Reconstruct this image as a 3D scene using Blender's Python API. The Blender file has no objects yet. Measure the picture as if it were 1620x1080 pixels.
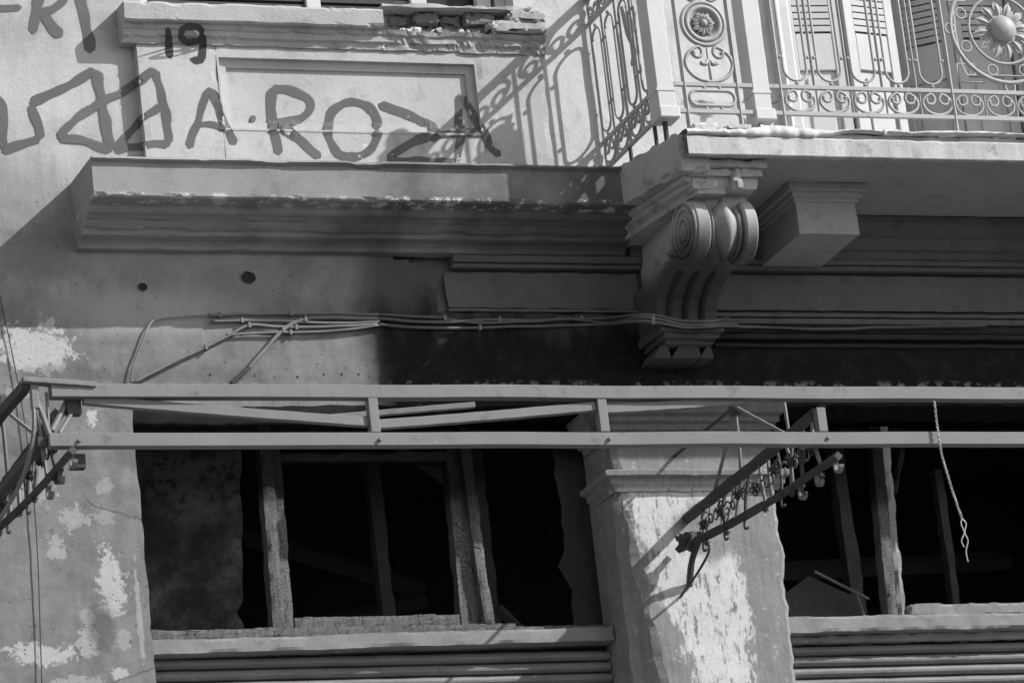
import bpy, bmesh, math, random
from mathutils import Vector, Matrix, noise, Quaternion
random.seed(7)
scn = bpy.context.scene
col = scn.collection
# ------------------------------------------------------------------ camera
cd = bpy.data.cameras.new('camera'); cam = bpy.data.objects.new('camera', cd); col.objects.link(cam)
RT = Vector((0.9350108, -0.33750983, -0.1088206)); UP = Vector((-0.00483519, -0.31897117, 0.94775209)); FW = Vector((0.35458628, 0.88563226, 0.29987341))
cam.matrix_world = Matrix(((RT.x, UP.x, -FW.x, -7.0917), (RT.y, UP.y, -FW.y, -17.7126), (RT.z, UP.z, -FW.z, 1.6025), (0, 0, 0, 1)))
cd.sensor_width = 36.0; cd.lens = 7000 / 1620 * 36; cd.clip_start = 0.1; cd.clip_end = 500
scn.camera = cam
# ------------------------------------------------------------------ sky, sun, exposure (the photograph is black and white: neutral light)
SUN = Vector((-1.58, 1.0, -1.37)).normalized()          # the way the light travels
w = bpy.data.worlds.new('World'); scn.world = w; w.use_nodes = True
nt = w.node_tree; bg = nt.nodes['Background']
sk = nt.nodes.new('ShaderNodeTexSky'); sk.sky_type = 'NISHITA'; sk.sun_disc = False
sk.sun_elevation = math.asin(-SUN.z); sk.sun_rotation = math.atan2(-SUN.x, -SUN.y)
bw = nt.nodes.new('ShaderNodeRGBToBW'); nt.links.new(sk.outputs[0], bw.inputs[0]); nt.links.new(bw.outputs[0], bg.inputs[0])
bg.inputs[1].default_value = 0.15
sl = bpy.data.lights.new('sun', 'SUN'); sl.energy = 4.3; sl.angle = math.radians(0.5)
so = bpy.data.objects.new('sun', sl); col.objects.link(so); so.rotation_euler = SUN.to_track_quat('-Z', 'Y').to_euler(); so.location = (12, -12, 18)
scn.view_settings.view_transform = 'Standard'; scn.view_settings.look = 'None'; scn.view_settings.exposure = 0.42; scn.view_settings.gamma = 1.0
scn.view_settings.use_curve_mapping = False
scn.cycles.max_bounces = 5; scn.cycles.diffuse_bounces = 4; scn.cycles.transparent_max_bounces = 4

# ------------------------------------------------------------------ materials
class NT:
    def __init__(s, name, rough=0.85, spec=0.25):
        s.m = bpy.data.materials.new(name); s.m.use_nodes = True; s.t = s.m.node_tree
        s.b = s.t.nodes['Principled BSDF']; s.b.inputs['Roughness'].default_value = rough
        s.b.inputs['Specular IOR Level'].default_value = spec
        g = s.t.nodes.new('ShaderNodeNewGeometry'); s.pos = g.outputs['Position']
        x = s.t.nodes.new('ShaderNodeSeparateXYZ'); s.link(s.pos, x.inputs[0]); s.x, s.y, s.z = x.outputs
    def link(s, a, b): s.t.links.new(a, b)
    def put(s, v, sock):
        if isinstance(v, (int, float)): sock.default_value = v
        elif isinstance(v, tuple): sock.default_value = v
        else: s.link(v, sock)
    def math(s, op, a, b=0.0, clamp=False):
        n = s.t.nodes.new('ShaderNodeMath'); n.operation = op; n.use_clamp = clamp
        s.put(a, n.inputs[0]); s.put(b, n.inputs[1]); return n.outputs[0]
    def step(s, v, a, b):                     # smoothstep from a to b (a > b falls)
        n = s.t.nodes.new('ShaderNodeMapRange'); n.interpolation_type = 'SMOOTHSTEP'
        s.put(v, n.inputs[0])
        if a < b: n.inputs[1].default_value, n.inputs[2].default_value, n.inputs[3].default_value, n.inputs[4].default_value = a, b, 0, 1
        else: n.inputs[1].default_value, n.inputs[2].default_value, n.inputs[3].default_value, n.inputs[4].default_value = b, a, 1, 0
        return n.outputs[0]
    def noise(s, scale, detail=4, rough=0.55, sx=1, sy=1, sz=1, off=0.0, dist=0.0):
        mp = s.t.nodes.new('ShaderNodeMapping'); mp.inputs['Scale'].default_value = (sx, sy, sz); mp.inputs['Location'].default_value = (off, off * .7, off * 1.3)
        s.link(s.pos, mp.inputs[0]); n = s.t.nodes.new('ShaderNodeTexNoise'); s.link(mp.outputs[0], n.inputs['Vector'])
        n.inputs['Scale'].default_value = scale; n.inputs['Detail'].default_value = detail; n.inputs['Roughness'].default_value = rough
        n.inputs['Distortion'].default_value = dist
        return n.outputs[0]
    def voro(s, scale, sx=1, sy=1, sz=1, feature='DISTANCE_TO_EDGE'):
        mp = s.t.nodes.new('ShaderNodeMapping'); mp.inputs['Scale'].default_value = (sx, sy, sz); s.link(s.pos, mp.inputs[0])
        n = s.t.nodes.new('ShaderNodeTexVoronoi'); n.feature = feature; s.link(mp.outputs[0], n.inputs['Vector']); n.inputs['Scale'].default_value = scale
        return n.outputs[0]
    def mix(s, f, a, b):                      # float mix
        n = s.t.nodes.new('ShaderNodeMix'); n.data_type = 'FLOAT'; s.put(f, n.inputs[0]); s.put(a, n.inputs[2]); s.put(b, n.inputs[3]); return n.outputs[0]
    def spot(s, cx, cz, rx, rz, nz, amt=0.9, soft=0.12):   # ragged patch on the wall
        a = s.math('POWER', s.math('ABSOLUTE', s.math('MULTIPLY', s.math('SUBTRACT', s.x, cx), 1 / rx)), 2)
        b = s.math('POWER', s.math('ABSOLUTE', s.math('MULTIPLY', s.math('SUBTRACT', s.z, cz), 1 / rz)), 2)
        d = s.math('SQRT', s.math('ADD', a, b)); d = s.math('ADD', d, s.math('MULTIPLY', s.math('SUBTRACT', nz, 0.5), amt * 3))
        return s.step(d, 1.0 + soft, 1.0 - soft)
    def color(s, v):
        s.put(v, s.b.inputs['Base Color']) if not isinstance(v, (int, float)) else s.b.inputs['Base Color'].__setattr__('default_value', (v, v, v, 1))
    def bump(s, h, strength=0.4, dist=0.01):
        n = s.t.nodes.new('ShaderNodeBump'); n.inputs['Strength'].default_value = strength; n.inputs['Distance'].default_value = dist
        s.link(h, n.inputs['Height']); s.link(n.outputs[0], s.b.inputs['Normal'])

def cracks(t, scale, width, off=0.0, keep=0.5):
    n = t.noise(scale * .55, 5, 0.42, sz=1.5, off=off); d = t.math('ABSOLUTE', t.math('SUBTRACT', n, 0.5))
    line = t.step(d, width * .8, width * 0.3)
    return t.math('MULTIPLY', line, t.step(t.noise(1.3, 2, off=off + 9), keep, keep + 0.04))

def mat_wall():
    t = NT('plaster_wall', .9, .08)
    n1 = t.noise(2.2, 6, 0.6); n2 = t.noise(14, 5, 0.65, off=3); n3 = t.noise(60, 4, 0.7, off=5); st = t.noise(3, 5, 0.6, sx=4, sz=0.5, off=8); nb = t.math('ADD', t.math('MULTIPLY', t.noise(5, 3, 0.6, off=21), .3), t.math('MULTIPLY', t.noise(20, 8, 0.8, off=23), .7))
    # upper storey: pale limewash with streaks; lower storey: grey oil paint, smoke stained
    hi = t.math('ADD', 0.40, t.math('MULTIPLY', t.math('SUBTRACT', n1, 0.5), 0.30)); hi = t.math('ADD', hi, t.math('MULTIPLY', t.math('SUBTRACT', st, 0.5), 0.14))
    hi = t.math('ADD', hi, t.math('MULTIPLY', t.math('SUBTRACT', n3, 0.5), 0.14))
    hi = t.mix(t.step(t.x, -0.1, 0.5), hi, t.math('ADD', hi, 0.15))
    lo = t.math('ADD', 0.19, t.math('MULTIPLY', t.math('SUBTRACT', n2, 0.5), 0.16)); lo = t.math('ADD', lo, t.math('MULTIPLY', t.math('SUBTRACT', st, 0.5), 0.12)); lo = t.math('ADD', lo, t.math('MULTIPLY', t.math('SUBTRACT', n1, 0.5), 0.12))
    gr = t.noise(3.4, 7, 0.72, sx=1.0, sz=0.7, off=71); hi = t.mix(t.math('MULTIPLY', t.step(gr, .50, .66), .42), hi, 0.21)
    f = t.step(t.math('ADD', t.z, t.math('MULTIPLY', t.math('SUBTRACT', n1, 0.5), 0.5)), 7.75, 8.05)
    c = t.mix(f, lo, hi)
    # pale wash below the cornice and bare lime where the paint has come off
    c = t.mix(t.math('MULTIPLY', t.spot(-1.70, 7.74, 0.42, 0.10, n1, 0.5, 0.6), 0.55), c, 0.42)
    pe = None
    for (cx, cz, rx, rz, wt) in ((-2.22, 7.57, .20, .11, 1), (-1.965, 6.50, .06, .16, 1), (-1.985, 7.25, .035, .055, 1), (-1.96, 6.93, .04, .05, .4), (-1.97, 6.80, .05, .04, .35), (-2.10, 6.80, .07, .06, .5), (-2.2, 6.66, .05, .06, .6),
                             (-2.30, 6.20, .14, .05, .9), (-2.09, 6.24, .05, .06, .6), (-1.96, 6.10, .035, .03, .8), (-1.852, 6.38, .012, .22, .5), (-2.27, 6.95, .10, .10, .45), (-2.30, 7.36, .06, .03, .4), (-2.08, 6.35, .03, .05, .4), (-1.93, 6.26, .03, .05, .4), (-2.15, 6.05, .12, .04, .5)):
        k = t.spot(cx, cz, rx, rz, nb, 1.9, 0.05); k = t.math('MULTIPLY', k, wt) if wt < 1 else k; pe = k if pe is None else t.math('MAXIMUM', pe, k)
    fle = t.math('MULTIPLY', t.step(nb, 0.625, 0.64), t.step(t.z, 7.6, 7.3)); pe = t.math('MAXIMUM', pe, fle)
    c = t.mix(t.math('MULTIPLY', pe, t.step(t.noise(34, 4, .7, off=41), .33, .40)), c, t.math('ADD', 0.30, t.math('MULTIPLY', n3, 0.22)))
    for (cx, cz, rx, rz, k) in ((-2.02, 6.30, .06, .12, .7), (-2.1, 7.42, .22, .06, .6), (-1.85, 7.05, .12, .05, .6), (-2.3, 7.1, .12, .04, .35), (-1.5, 7.42, .4, .05, .4), (-2.2, 8.0, .25, .12, .5)):  # dark marks; the flat pair below lintel height paints in a shadow band
        c = t.mix(t.math('MULTIPLY', t.spot(cx, cz, rx, rz, n2, 0.5, 0.5), k), c, 0.10)
    # soot from the burnt openings; its left edge paints the balcony's shadow darker
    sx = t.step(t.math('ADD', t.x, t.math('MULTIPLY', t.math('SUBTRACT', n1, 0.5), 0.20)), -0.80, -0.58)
    zz = t.math('ADD', t.math('ADD', t.z, t.math('MULTIPLY', t.math('SUBTRACT', st, 0.5), 0.40)), t.math('MULTIPLY', t.math('SUBTRACT', n1, 0.5), 0.35))
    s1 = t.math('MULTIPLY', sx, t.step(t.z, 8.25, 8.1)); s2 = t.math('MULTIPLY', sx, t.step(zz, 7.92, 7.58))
    s3 = t.math('MULTIPLY', t.step(zz, 8.6, 8.15), t.step(t.x, 0.3, -1.0)); s3 = t.math('MULTIPLY', s3, t.step(zz, 7.80, 7.93))  # separate darker band below the cornice, strongest to the left
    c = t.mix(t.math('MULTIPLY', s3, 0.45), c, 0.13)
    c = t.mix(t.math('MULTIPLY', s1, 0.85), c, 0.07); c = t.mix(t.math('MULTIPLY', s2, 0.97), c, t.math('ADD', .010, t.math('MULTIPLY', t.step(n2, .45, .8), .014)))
    # scraps of paint left along the lintel edge
    ed = t.math('MULTIPLY', t.step(t.math('ABSOLUTE', t.math('SUBTRACT', t.z, 7.375)), 0.05, 0.015), t.step(t.noise(16, 6, 0.7, off=31), 0.52, 0.58))
    c = t.mix(t.math('MULTIPLY', ed, 0.8), c, 0.20)
    pit = t.math('MULTIPLY', t.step(t.noise(42, 3, .6, off=51), .66, .72), t.step(t.z, 8.4, 8.2)); c = t.mix(t.math('MULTIPLY', pit, .55), c, t.math('MULTIPLY', c, .35))
    spk = t.step(t.noise(28, 5, .75, off=61), .67, .70); c = t.mix(t.math('MULTIPLY', spk, .45), c, t.math('ADD', t.math('MULTIPLY', c, 1.1), .06))
    cr = t.math('MULTIPLY', cracks(t, 1.7, 0.006, 4.0, 0.47), t.math('MULTIPLY', t.step(t.math('ABSOLUTE', t.math('SUBTRACT', t.z, 7.78)), .45, .52), .8)); c = t.mix(cr, c, 0.10)
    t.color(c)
    h = t.math('SUBTRACT', t.math('ADD', t.math('MULTIPLY', n2, 0.6), t.math('MULTIPLY', n3, 0.4)), t.math('ADD', t.math('MULTIPLY', pit, 0.9), t.math('MULTIPLY', pe, .5)))
    t.bump(h, 0.5, 0.008); return t.m

def mat_plaster(name, base, var=0.2, streak=0.15, grime=0.3, dark=0.10, soot=0.0, chip=0.0, chipc=0.6, bumps=0.5, low=False, rough=0.9, crk=0.0, edge=None):
    t = NT(name, rough)
    n1 = t.noise(2.6, 6, 0.6, off=2); n2 = t.noise(11, 6, 0.65, off=6); n3 = t.noise(70, 4, 0.7, off=1); st = t.noise(2.5, 6, 0.65, sx=5, sz=0.4, off=4)
    c = t.math('ADD', base, t.math('MULTIPLY', t.math('SUBTRACT', n1, 0.5), var)); c = t.math('ADD', c, t.math('MULTIPLY', t.math('SUBTRACT', st, 0.5), streak))
    c = t.math('ADD', c, t.math('MULTIPLY', t.math('SUBTRACT', n3, 0.5), var * 0.6))
    if grime: c = t.mix(t.math('MULTIPLY', t.step(n2, 0.52, 0.72), grime), c, dark)
    if chip: c = t.mix(t.step(t.noise(9, 7, 0.7, off=14), 0.70 - chip, 0.72 - chip), c, t.math('ADD', chipc - 0.1, t.math('MULTIPLY', n3, 0.2)))
    if soot: c = t.mix(t.math('MULTIPLY', t.step(t.math('ADD', n1, t.math('MULTIPLY', t.x, 0.16)), 0.20, 0.60), soot), c, 0.045)
    if edge: c = t.mix(t.math('MULTIPLY', t.step(t.math('ABSOLUTE', t.math('SUBTRACT', t.z, edge)), .02, .006), t.step(t.noise(13, 6, .75, off=9), .53, .57)), c, 0.50)
    if low: c = t.mix(t.math('MULTIPLY', t.step(t.math('ADD', t.z, t.math('MULTIPLY', n1, .3)), 8.16, 7.92), .92), c, 0.045)  # darker towards the bottom
    if crk: c = t.mix(t.math('MULTIPLY', cracks(t, 2.1, 0.004, 7.0, 0.5), crk), c, 0.08)
    t.color(c); h = t.math('ADD', t.math('MULTIPLY', n2, 0.5), t.math('MULTIPLY', n3, 0.5)); t.bump(h, bumps, 0.006)
    return t.m

def mat_pier():
    t = NT('flaking_pier_plaster')
    n1 = t.noise(3, 5, 0.6, off=2); n2 = t.noise(16, 6, 0.7, sx=1.6, sz=0.8, off=6); n3 = t.noise(80, 4, 0.7, off=1); st = t.noise(9, 6, 0.7, sx=5, sz=0.5, off=4)
    g = t.math('ADD', 0.20, t.math('MULTIPLY', t.math('SUBTRACT', n1, 0.5), 0.14)); g = t.math('ADD', g, t.math('MULTIPLY', t.math('SUBTRACT', st, 0.5), 0.16)); g = t.mix(t.math('MULTIPLY', t.step(t.noise(26, 6, .75, off=81), .58, .62), .7), g, .36)
    wht = t.math('ADD', 0.27, t.math('MULTIPLY', n2, 0.46))
    xx = t.math('ADD', t.math('ADD', t.x, t.math('MULTIPLY', t.math('SUBTRACT', n1, 0.5), 0.22)), t.math('MULTIPLY', t.math('SUBTRACT', n2, 0.5), 0.30))
    left = t.math('ADD', xx, t.math('MULTIPLY', t.math('SUBTRACT', t.z, 6.9), 0.28))
    m = t.math('MULTIPLY', t.step(left, 0.42, 0.47), t.step(xx, 1.00, 0.97))
    m = t.math('MULTIPLY', m, t.step(t.z, 6.93, 6.87))
    m = t.math('MULTIPLY', m, t.step(t.math('ADD', t.math('MULTIPLY', n2, 0.6), t.math('MULTIPLY', st, 0.4)), 0.42, 0.47))
    hole = t.spot(0.98, 6.72, 0.28, 0.14, n1, 0.8, 0.25); m = t.math('MULTIPLY', m, t.math('SUBTRACT', 1.0, t.math('MULTIPLY', hole, 0.9)))
    c = t.mix(m, g, wht)
    c = t.mix(t.math('MULTIPLY', t.step(t.z, 7.0, 7.14), 0.75), c, t.math('MULTIPLY', n2, 0.16))
    c = t.mix(t.math('MULTIPLY', t.step(n2, 0.58, 0.66), t.math('MULTIPLY', m, 0.45)), c, 0.2)
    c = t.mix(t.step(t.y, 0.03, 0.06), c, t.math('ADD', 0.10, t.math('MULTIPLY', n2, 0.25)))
    t.color(c); t.bump(t.math('ADD', t.math('MULTIPLY', n2, 0.6), t.math('MULTIPLY', n3, 0.4)), 0.6, 0.008); return t.m

def mat_paint(name, base, var=0.06, rust=0.25, rustc=0.08, rough=0.6, scale=20, chip=0.0, chipc=0.6):
    t = NT(name, rough, 0.3); n1 = t.noise(scale, 5, 0.65, off=3); n2 = t.noise(4, 4, 0.6, off=7); n3 = t.noise(scale * 3, 4, 0.7)
    c = t.math('ADD', base, t.math('MULTIPLY', t.math('SUBTRACT', n2, 0.5), var * 2)); c = t.math('ADD', c, t.math('MULTIPLY', t.math('SUBTRACT', n3, 0.5), var))
    c = t.mix(t.math('MULTIPLY', t.step(n1, 0.58, 0.70), rust), c, rustc)
    if chip: c = t.mix(t.step(t.noise(scale * .7, 6, 0.7, off=17), 0.72 - chip, 0.73 - chip), c, chipc)
    t.color(c); t.bump(t.math('ADD', n1, t.math('MULTIPLY', n3, 0.5)), 0.25, 0.003); return t.m

def mat_char():
    t = NT('charred_timber', 0.7, 0.12); v = t.voro(17, 1.0, 1.0, 2.6); n = t.noise(30, 4, 0.6, sx=2.5, sz=.4)
    v2 = t.math('ADD', v, t.math('MULTIPLY', t.math('SUBTRACT', n, 0.5), 0.10))
    vb = t.voro(41, 1.0, 1.0, 2.0); msk = t.step(t.noise(7, 4, .6, off=33), .40, .58)
    g = t.mix(msk, t.step(v2, 0.0, 0.05), t.step(t.math('ADD', vb, t.math('MULTIPLY', n, .06)), .02, .09)); g = t.mix(t.step(t.noise(11, 3, .6, off=3), .42, .6), t.mix(.30, g, 1.0), g)
    low = t.step(t.math('ADD', t.z, t.math('MULTIPLY', t.math('SUBTRACT', t.noise(5, 4), 0.5), 0.3)), 7.0, 6.8)  # upper timber painted darker for the lintel's shade, lower lighter for the sun
    c = t.mix(g, t.mix(low, .006, .03), t.mix(low, 0.012, t.math('ADD', 0.02, t.math('MULTIPLY', t.noise(24, 5, .65, sx=2.2, sz=.35, off=19), 0.20)))); t.color(c); t.bump(t.math('ADD', g, t.math('MULTIPLY', n, 0.3)), 0.55, 0.008); return t.m

def mat_simple(name, base, var=0.03, rough=0.85, scale=12, b=0.3):
    t = NT(name, rough, 0.2); n = t.noise(scale, 5, 0.65); c = t.math('ADD', base, t.math('MULTIPLY', t.math('SUBTRACT', n, 0.5), var * 2)); t.color(c); t.bump(n, b, 0.006); return t.m

def mat_graf(name='spray_paint', base=0.125):
    t = NT(name, 0.8, 0.1); n = t.noise(30, 6, 0.7, off=3); n2 = t.noise(3, 3, 0.5)
    t.color(t.math('ADD', base, t.math('MULTIPLY', t.math('SUBTRACT', n2, 0.5), 0.06)))
    wear = t.step(t.x, -1.2, -0.3)                       # the right hand letters have flaked
    at_ = t.t.nodes.new('ShaderNodeAttribute'); at_.attribute_name = 'core'
    keep = t.step(t.math('ADD', n, t.math('MULTIPLY', wear, 0.10)), 0.71, 0.68)
    spray = t.step(t.math('ADD', at_.outputs['Fac'], t.math('MULTIPLY', t.math('SUBTRACT', t.noise(90, 3, .7), .5), .6)), 0.10, 0.62)
    keep = t.math('MULTIPLY', keep, t.math('MULTIPLY', spray, t.math('ADD', .88, t.math('MULTIPLY', t.step(t.noise(6, 4, .6, off=13), .35, .6), .12))))
    t.link(keep, t.b.inputs['Alpha']); return t.m

def mat_board():
    t = NT('smoked_board', 0.8, 0.3); n1 = t.noise(2.4, 6, 0.65, off=5); n2 = t.noise(22, 6, 0.7); 
    c = t.mix(t.step(n1, 0.42, 0.62), 0.03, 0.17); c = t.mix(t.step(n2, 0.50, 0.62), c, 0.05); t.color(c); t.bump(n2, 0.5, 0.005); return t.m

MT = dict(wall=mat_wall(), pier=mat_pier(),
    pedestal=mat_plaster('pale_limewash', 0.42, 0.24, 0.10, 0.45, 0.24, chip=0.03, chipc=0.55, crk=0.6),
    sill=mat_plaster('weathered_stucco', 0.38, 0.24, 0.05, 0.6, 0.18, chip=0.05, chipc=0.7, bumps=0.8),
    cornice=mat_plaster('sooty_stucco', 0.27, 0.12, 0.03, 0.25, 0.14, soot=0.75, chip=0.015, chipc=0.5, edge=8.140),
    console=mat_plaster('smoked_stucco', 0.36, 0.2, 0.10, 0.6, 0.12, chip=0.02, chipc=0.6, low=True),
    soffit=mat_plaster('smoked_soffit', 0.33, 0.10, 0.05, 0.3, 0.10),
    frieze=mat_plaster('smoked_frieze', 0.125, 0.05, 0.05, 0.4, 0.04),
    fascia=mat_plaster('bleached_fascia', 0.43, 0.26, 0.50, 0.7, 0.20, chip=0.02, chipc=0.65, bumps=0.7),
    mortar=mat_plaster('broken_mortar', 0.50, 0.3, 0.0, 0.5, 0.18, bumps=1.0),
    brick=mat_plaster('exposed_brick', 0.17, 0.16, 0.0, 0.5, 0.10, bumps=1.0),
    rail=mat_paint('grey_painted_iron', 0.34, 0.05, 0.5, 0.12, 0.5), post=mat_paint('white_painted_post', 0.52, 0.06, 0.25, 0.35, 0.5, chip=0.03, chipc=0.45),
    beam=mat_paint('grey_primer_steel', 0.175, 0.04, 0.55, 0.09, 0.6, scale=13, chip=0.035, chipc=0.30), rust=mat_paint('burnt_rusty_iron', 0.065, 0.04, 0.7, 0.035, 0.85, scale=40),
    rod=mat_paint('thin_grey_rod', 0.17, 0.05, 0.6, 0.06, 0.7, scale=40),
    char=mat_char(), board=mat_board(), black=mat_simple('charred_interior', 0.06, 0.04), post_in=mat_simple('scorched_post', 0.06, 0.03),
    sash=mat_paint('scorched_paint', 0.20, 0.1, 0.6, 0.10, 0.7, scale=26, chip=0.06, chipc=0.5), slat=mat_paint('shutter_paint', 0.18, 0.08, 0.6, 0.07, 0.6, scale=22, chip=0.02, chipc=0.45),
    shut=mat_paint('louvre_paint', 0.46, 0.10, 0.3, 0.18, 0.6), door=mat_paint('white_door_paint', 0.50, 0.08, 0.3, 0.35, 0.6, chip=0.02, chipc=0.4),
    cable=mat_paint('old_cable', 0.16, 0.1, 0.5, 0.10, 0.6, scale=30), sootcable=mat_paint('soot_cable', 0.10, 0.06, 0.5, 0.03, 0.6, scale=14), wire=mat_paint('bare_wire', 0.35, 0.1, 0.3, 0.2, 0.5), darkwire=mat_simple('black_wire', 0.06, 0.02),
    graf=mat_graf(), grafdark=mat_graf('darker_spray_paint', 0.05), blackened=mat_plaster('blackened_stucco', 0.03, 0.02, 0.02, 0.3, 0.01), glass=mat_simple('dark_window', 0.03, 0.01, 0.25), road=mat_simple('asphalt', 0.06, 0.02), pave=mat_simple('pavement', 0.32, 0.05))

# ------------------------------------------------------------------ mesh helpers
def nz(p, f, o=0.0): return noise.noise(Vector((p[0] * f + o, p[1] * f + o * 1.7, p[2] * f - o)))
class MB:
    def __init__(s): s.v = []; s.f = []
    def box(s, x0, x1, y0, y1, z0, z1):
        b = len(s.v); s.v += [(x, y, z) for z in (z0, z1) for y in (y0, y1) for x in (x0, x1)]
        s.f += [tuple(b + i for i in q) for q in ((0, 2, 3, 1), (4, 5, 7, 6), (0, 1, 5, 4), (2, 6, 7, 3), (0, 4, 6, 2), (1, 3, 7, 5))]; return s
    def rbox(s, x0, x1, y0, y1, z0, z1, step=0.04, amp=0.003, erode=0.006, fr=9.0, seed=0.0, maxn=200):
        ln = (x1 - x0, y1 - y0, z1 - z0); o = (x0, y0, z0); n = [max(1, min(maxn, int(round(l / step)))) for l in ln]; idx = {}
        ctr = [(a + b) / 2 for a, b in ((x0, x1), (y0, y1), (z0, z1))]
        def vert(i):
            if i in idx: return idx[i]
            p = [o[k] + ln[k] * i[k] / n[k] for k in range(3)]; on = sum(1 for k in range(3) if i[k] in (0, n[k]))
            d = [amp * nz(p, fr, seed + 11 * k) + amp * .6 * nz(p, fr * 3, seed + 5 * k) for k in range(3)]
            e = 0
            if on >= 2: e = erode * max(0.0, 0.35 + nz(p, fr * 1.3, seed + 40) * 1.6 + nz(p, fr * 4, seed + 50) * 0.7)
            q = []
            for k in range(3):
                q.append(p[k] + d[k] + (e * (1 if p[k] < ctr[k] else -1) if (i[k] in (0, n[k]) and on >= 2) else 0))
            idx[i] = len(s.v); s.v.append(tuple(q)); return idx[i]
        for ax in range(3):
            a, b = [k for k in range(3) if k != ax]
            for side in (0, n[ax]):
                for i in range(n[a]):
                    for j in range(n[b]):
                        q = []
                        for (di, dj) in ((0, 0), (1, 0), (1, 1), (0, 1)):
                            t = [0, 0, 0]; t[ax] = side; t[a] = i + di; t[b] = j + dj; q.append(vert(tuple(t)))
                        fl = (side == 0) ^ (ax == 1)
                        s.f.append(tuple(reversed(q)) if fl else tuple(q))
        return s
    def grid(s, P):                            # P[i][j] points
        b = len(s.v); m = len(P[0])
        for r in P: s.v += [tuple(p) for p in r]
        for i in range(len(P) - 1):
            for j in range(m - 1): s.f.append((b + i * m + j, b + (i + 1) * m + j, b + (i + 1) * m + j + 1, b + i * m + j + 1))
        return s
    def tube(s, path, r, n=6, closed=False, caps=True, flat=1.0, flatdir=None):
        P = [Vector(p) for p in path]; m = len(P); b = len(s.v); prev = None
        for i in range(m):
            t = (P[(i + 1) % m] - P[i - 1]) if closed else (P[min(i + 1, m - 1)] - P[max(i - 1, 0)])
            t.normalize()
            if flatdir is not None: u = Vector(flatdir) - t * t.dot(Vector(flatdir))
            elif prev is None: u = t.orthogonal()
            else: u = prev - t * prev.dot(t)
            if u.length < 1e-6: u = t.orthogonal()
            u.normalize(); prev = u; v = t.cross(u)
            rr = r[i] if isinstance(r, (list, tuple)) else r
            for k in range(n):
                a = 2 * math.pi * (k + 0.5) / n; s.v.append(tuple(P[i] + u * math.cos(a) * rr * flat + v * math.sin(a) * rr))
        last = m if closed else m - 1
        for i in range(last):
            for k in range(n):
                j = (i + 1) % m; s.f.append((b + i * n + k, b + i * n + (k + 1) % n, b + j * n + (k + 1) % n, b + j * n + k))
        if caps and not closed: s.f.append(tuple(b + k for k in reversed(range(n)))); s.f.append(tuple(b + (m - 1) * n + k for k in range(n)))
        return s
    def sphere(s, c, r, nu=14, nv=8, sy=1.0):
        P = [[(c[0] + r * math.sin(math.pi * i / nv) * math.cos(2 * math.pi * j / nu), c[1] + sy * r * math.sin(math.pi * i / nv) * math.sin(2 * math.pi * j / nu), c[2] + r * math.cos(math.pi * i / nv)) for j in range(nu + 1)] for i in range(nv + 1)]
        return s.grid(P)
    def prism(s, prof, x0, x1, step=0.05, amp=0.002, chip=0.0, seed=0.0, cap0=True, cap1=True, axis=0, fr=8.0):   # prof = [(y, z)], extruded along x (axis 0), or [(x, z)] along y (axis 1)
        fine = []; flag = []
        for i, p in enumerate(prof):
            q = prof[(i + 1) % len(prof)]; L = math.hypot(q[0] - p[0], q[1] - p[1]); fine.append(p); flag.append(1.0)
            if L > 0.035:
                for u in (0.012 / L, .5, 1 - 0.012 / L): fine.append((p[0] + (q[0] - p[0]) * u, p[1] + (q[1] - p[1]) * u)); flag.append(0.0)
        prof = fine; flag.append(flag[0])
        n = max(1, int(abs(x1 - x0) / step)); k = len(prof); cy = sum(p[0] for p in prof) / k; cz = sum(p[1] for p in prof) / k; P = []
        for i in range(n + 1):
            x = x0 + (x1 - x0) * i / n; row = []
            for fl_, (y, z) in zip(flag, prof + [prof[0]]):
                p = (x, y, z); e = fl_ * chip * max(0.0, nz(p, fr * 1.5, seed + 3) * 1.8 + nz(p, fr * 5, seed + 8) * .8 - 0.15)
                yy = y + amp * nz(p, fr, seed) + e * (cy - y) / (abs(cy - y) + abs(cz - z) + 1e-6); zz = z + amp * nz(p, fr, seed + 20) + e * (cz - z) / (abs(cy - y) + abs(cz - z) + 1e-6)
                row.append((x, yy, zz) if axis == 0 else (yy, x, zz))
            P.append(row)
        b = len(s.v); s.grid(P)
        if cap0: s.f.append(tuple(b + j for j in range(k)))
        if cap1: s.f.append(tuple(b + n * (k + 1) + j for j in reversed(range(k))))
        return s
    def build(s, name, m, parent=None, smooth=False, bevel=0.0, bseg=1):
        me = bpy.data.meshes.new(name); me.from_pydata([tuple(v) for v in s.v], [], s.f); me.update()
        bm = bmesh.new(); bm.from_mesh(me); bmesh.ops.remove_doubles(bm, verts=bm.verts, dist=1e-5); bmesh.ops.recalc_face_normals(bm, faces=bm.faces)
        bm.to_mesh(me); bm.free()
        me.materials.append(MT[m])
        if smooth:
            for p in me.polygons: p.use_smooth = True
        o = bpy.data.objects.new(name, me); col.objects.link(o); o.parent = parent
        if bevel:
            md = o.modifiers.new('bevel', 'BEVEL'); md.width = bevel; md.segments = bseg; md.limit_method = 'ANGLE'
        return o
def tag(o, label, cat, group=None):
    o['label'] = label; o['category'] = cat
    if group: o['group'] = group
    return o
def thing(name, label, cat, loc=(0, 0, 0), group=None):
    o = bpy.data.objects.new(name, None); col.objects.link(o); o.location = loc; o.empty_display_size = 0.2
    return tag(o, label, cat, group)
def fix(root):                                 # children are modelled in world coordinates
    root_inv = Matrix.Translation(-Vector(root.location))
    for c in root.children: c.matrix_parent_inverse = root_inv
def inst(o, name, parent, loc=(0, 0, 0), rot=None):
    c = bpy.data.objects.new(name, o.data); col.objects.link(c); c.parent = parent; c.location = loc
    if rot: c.rotation_euler = rot
    return c
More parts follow.
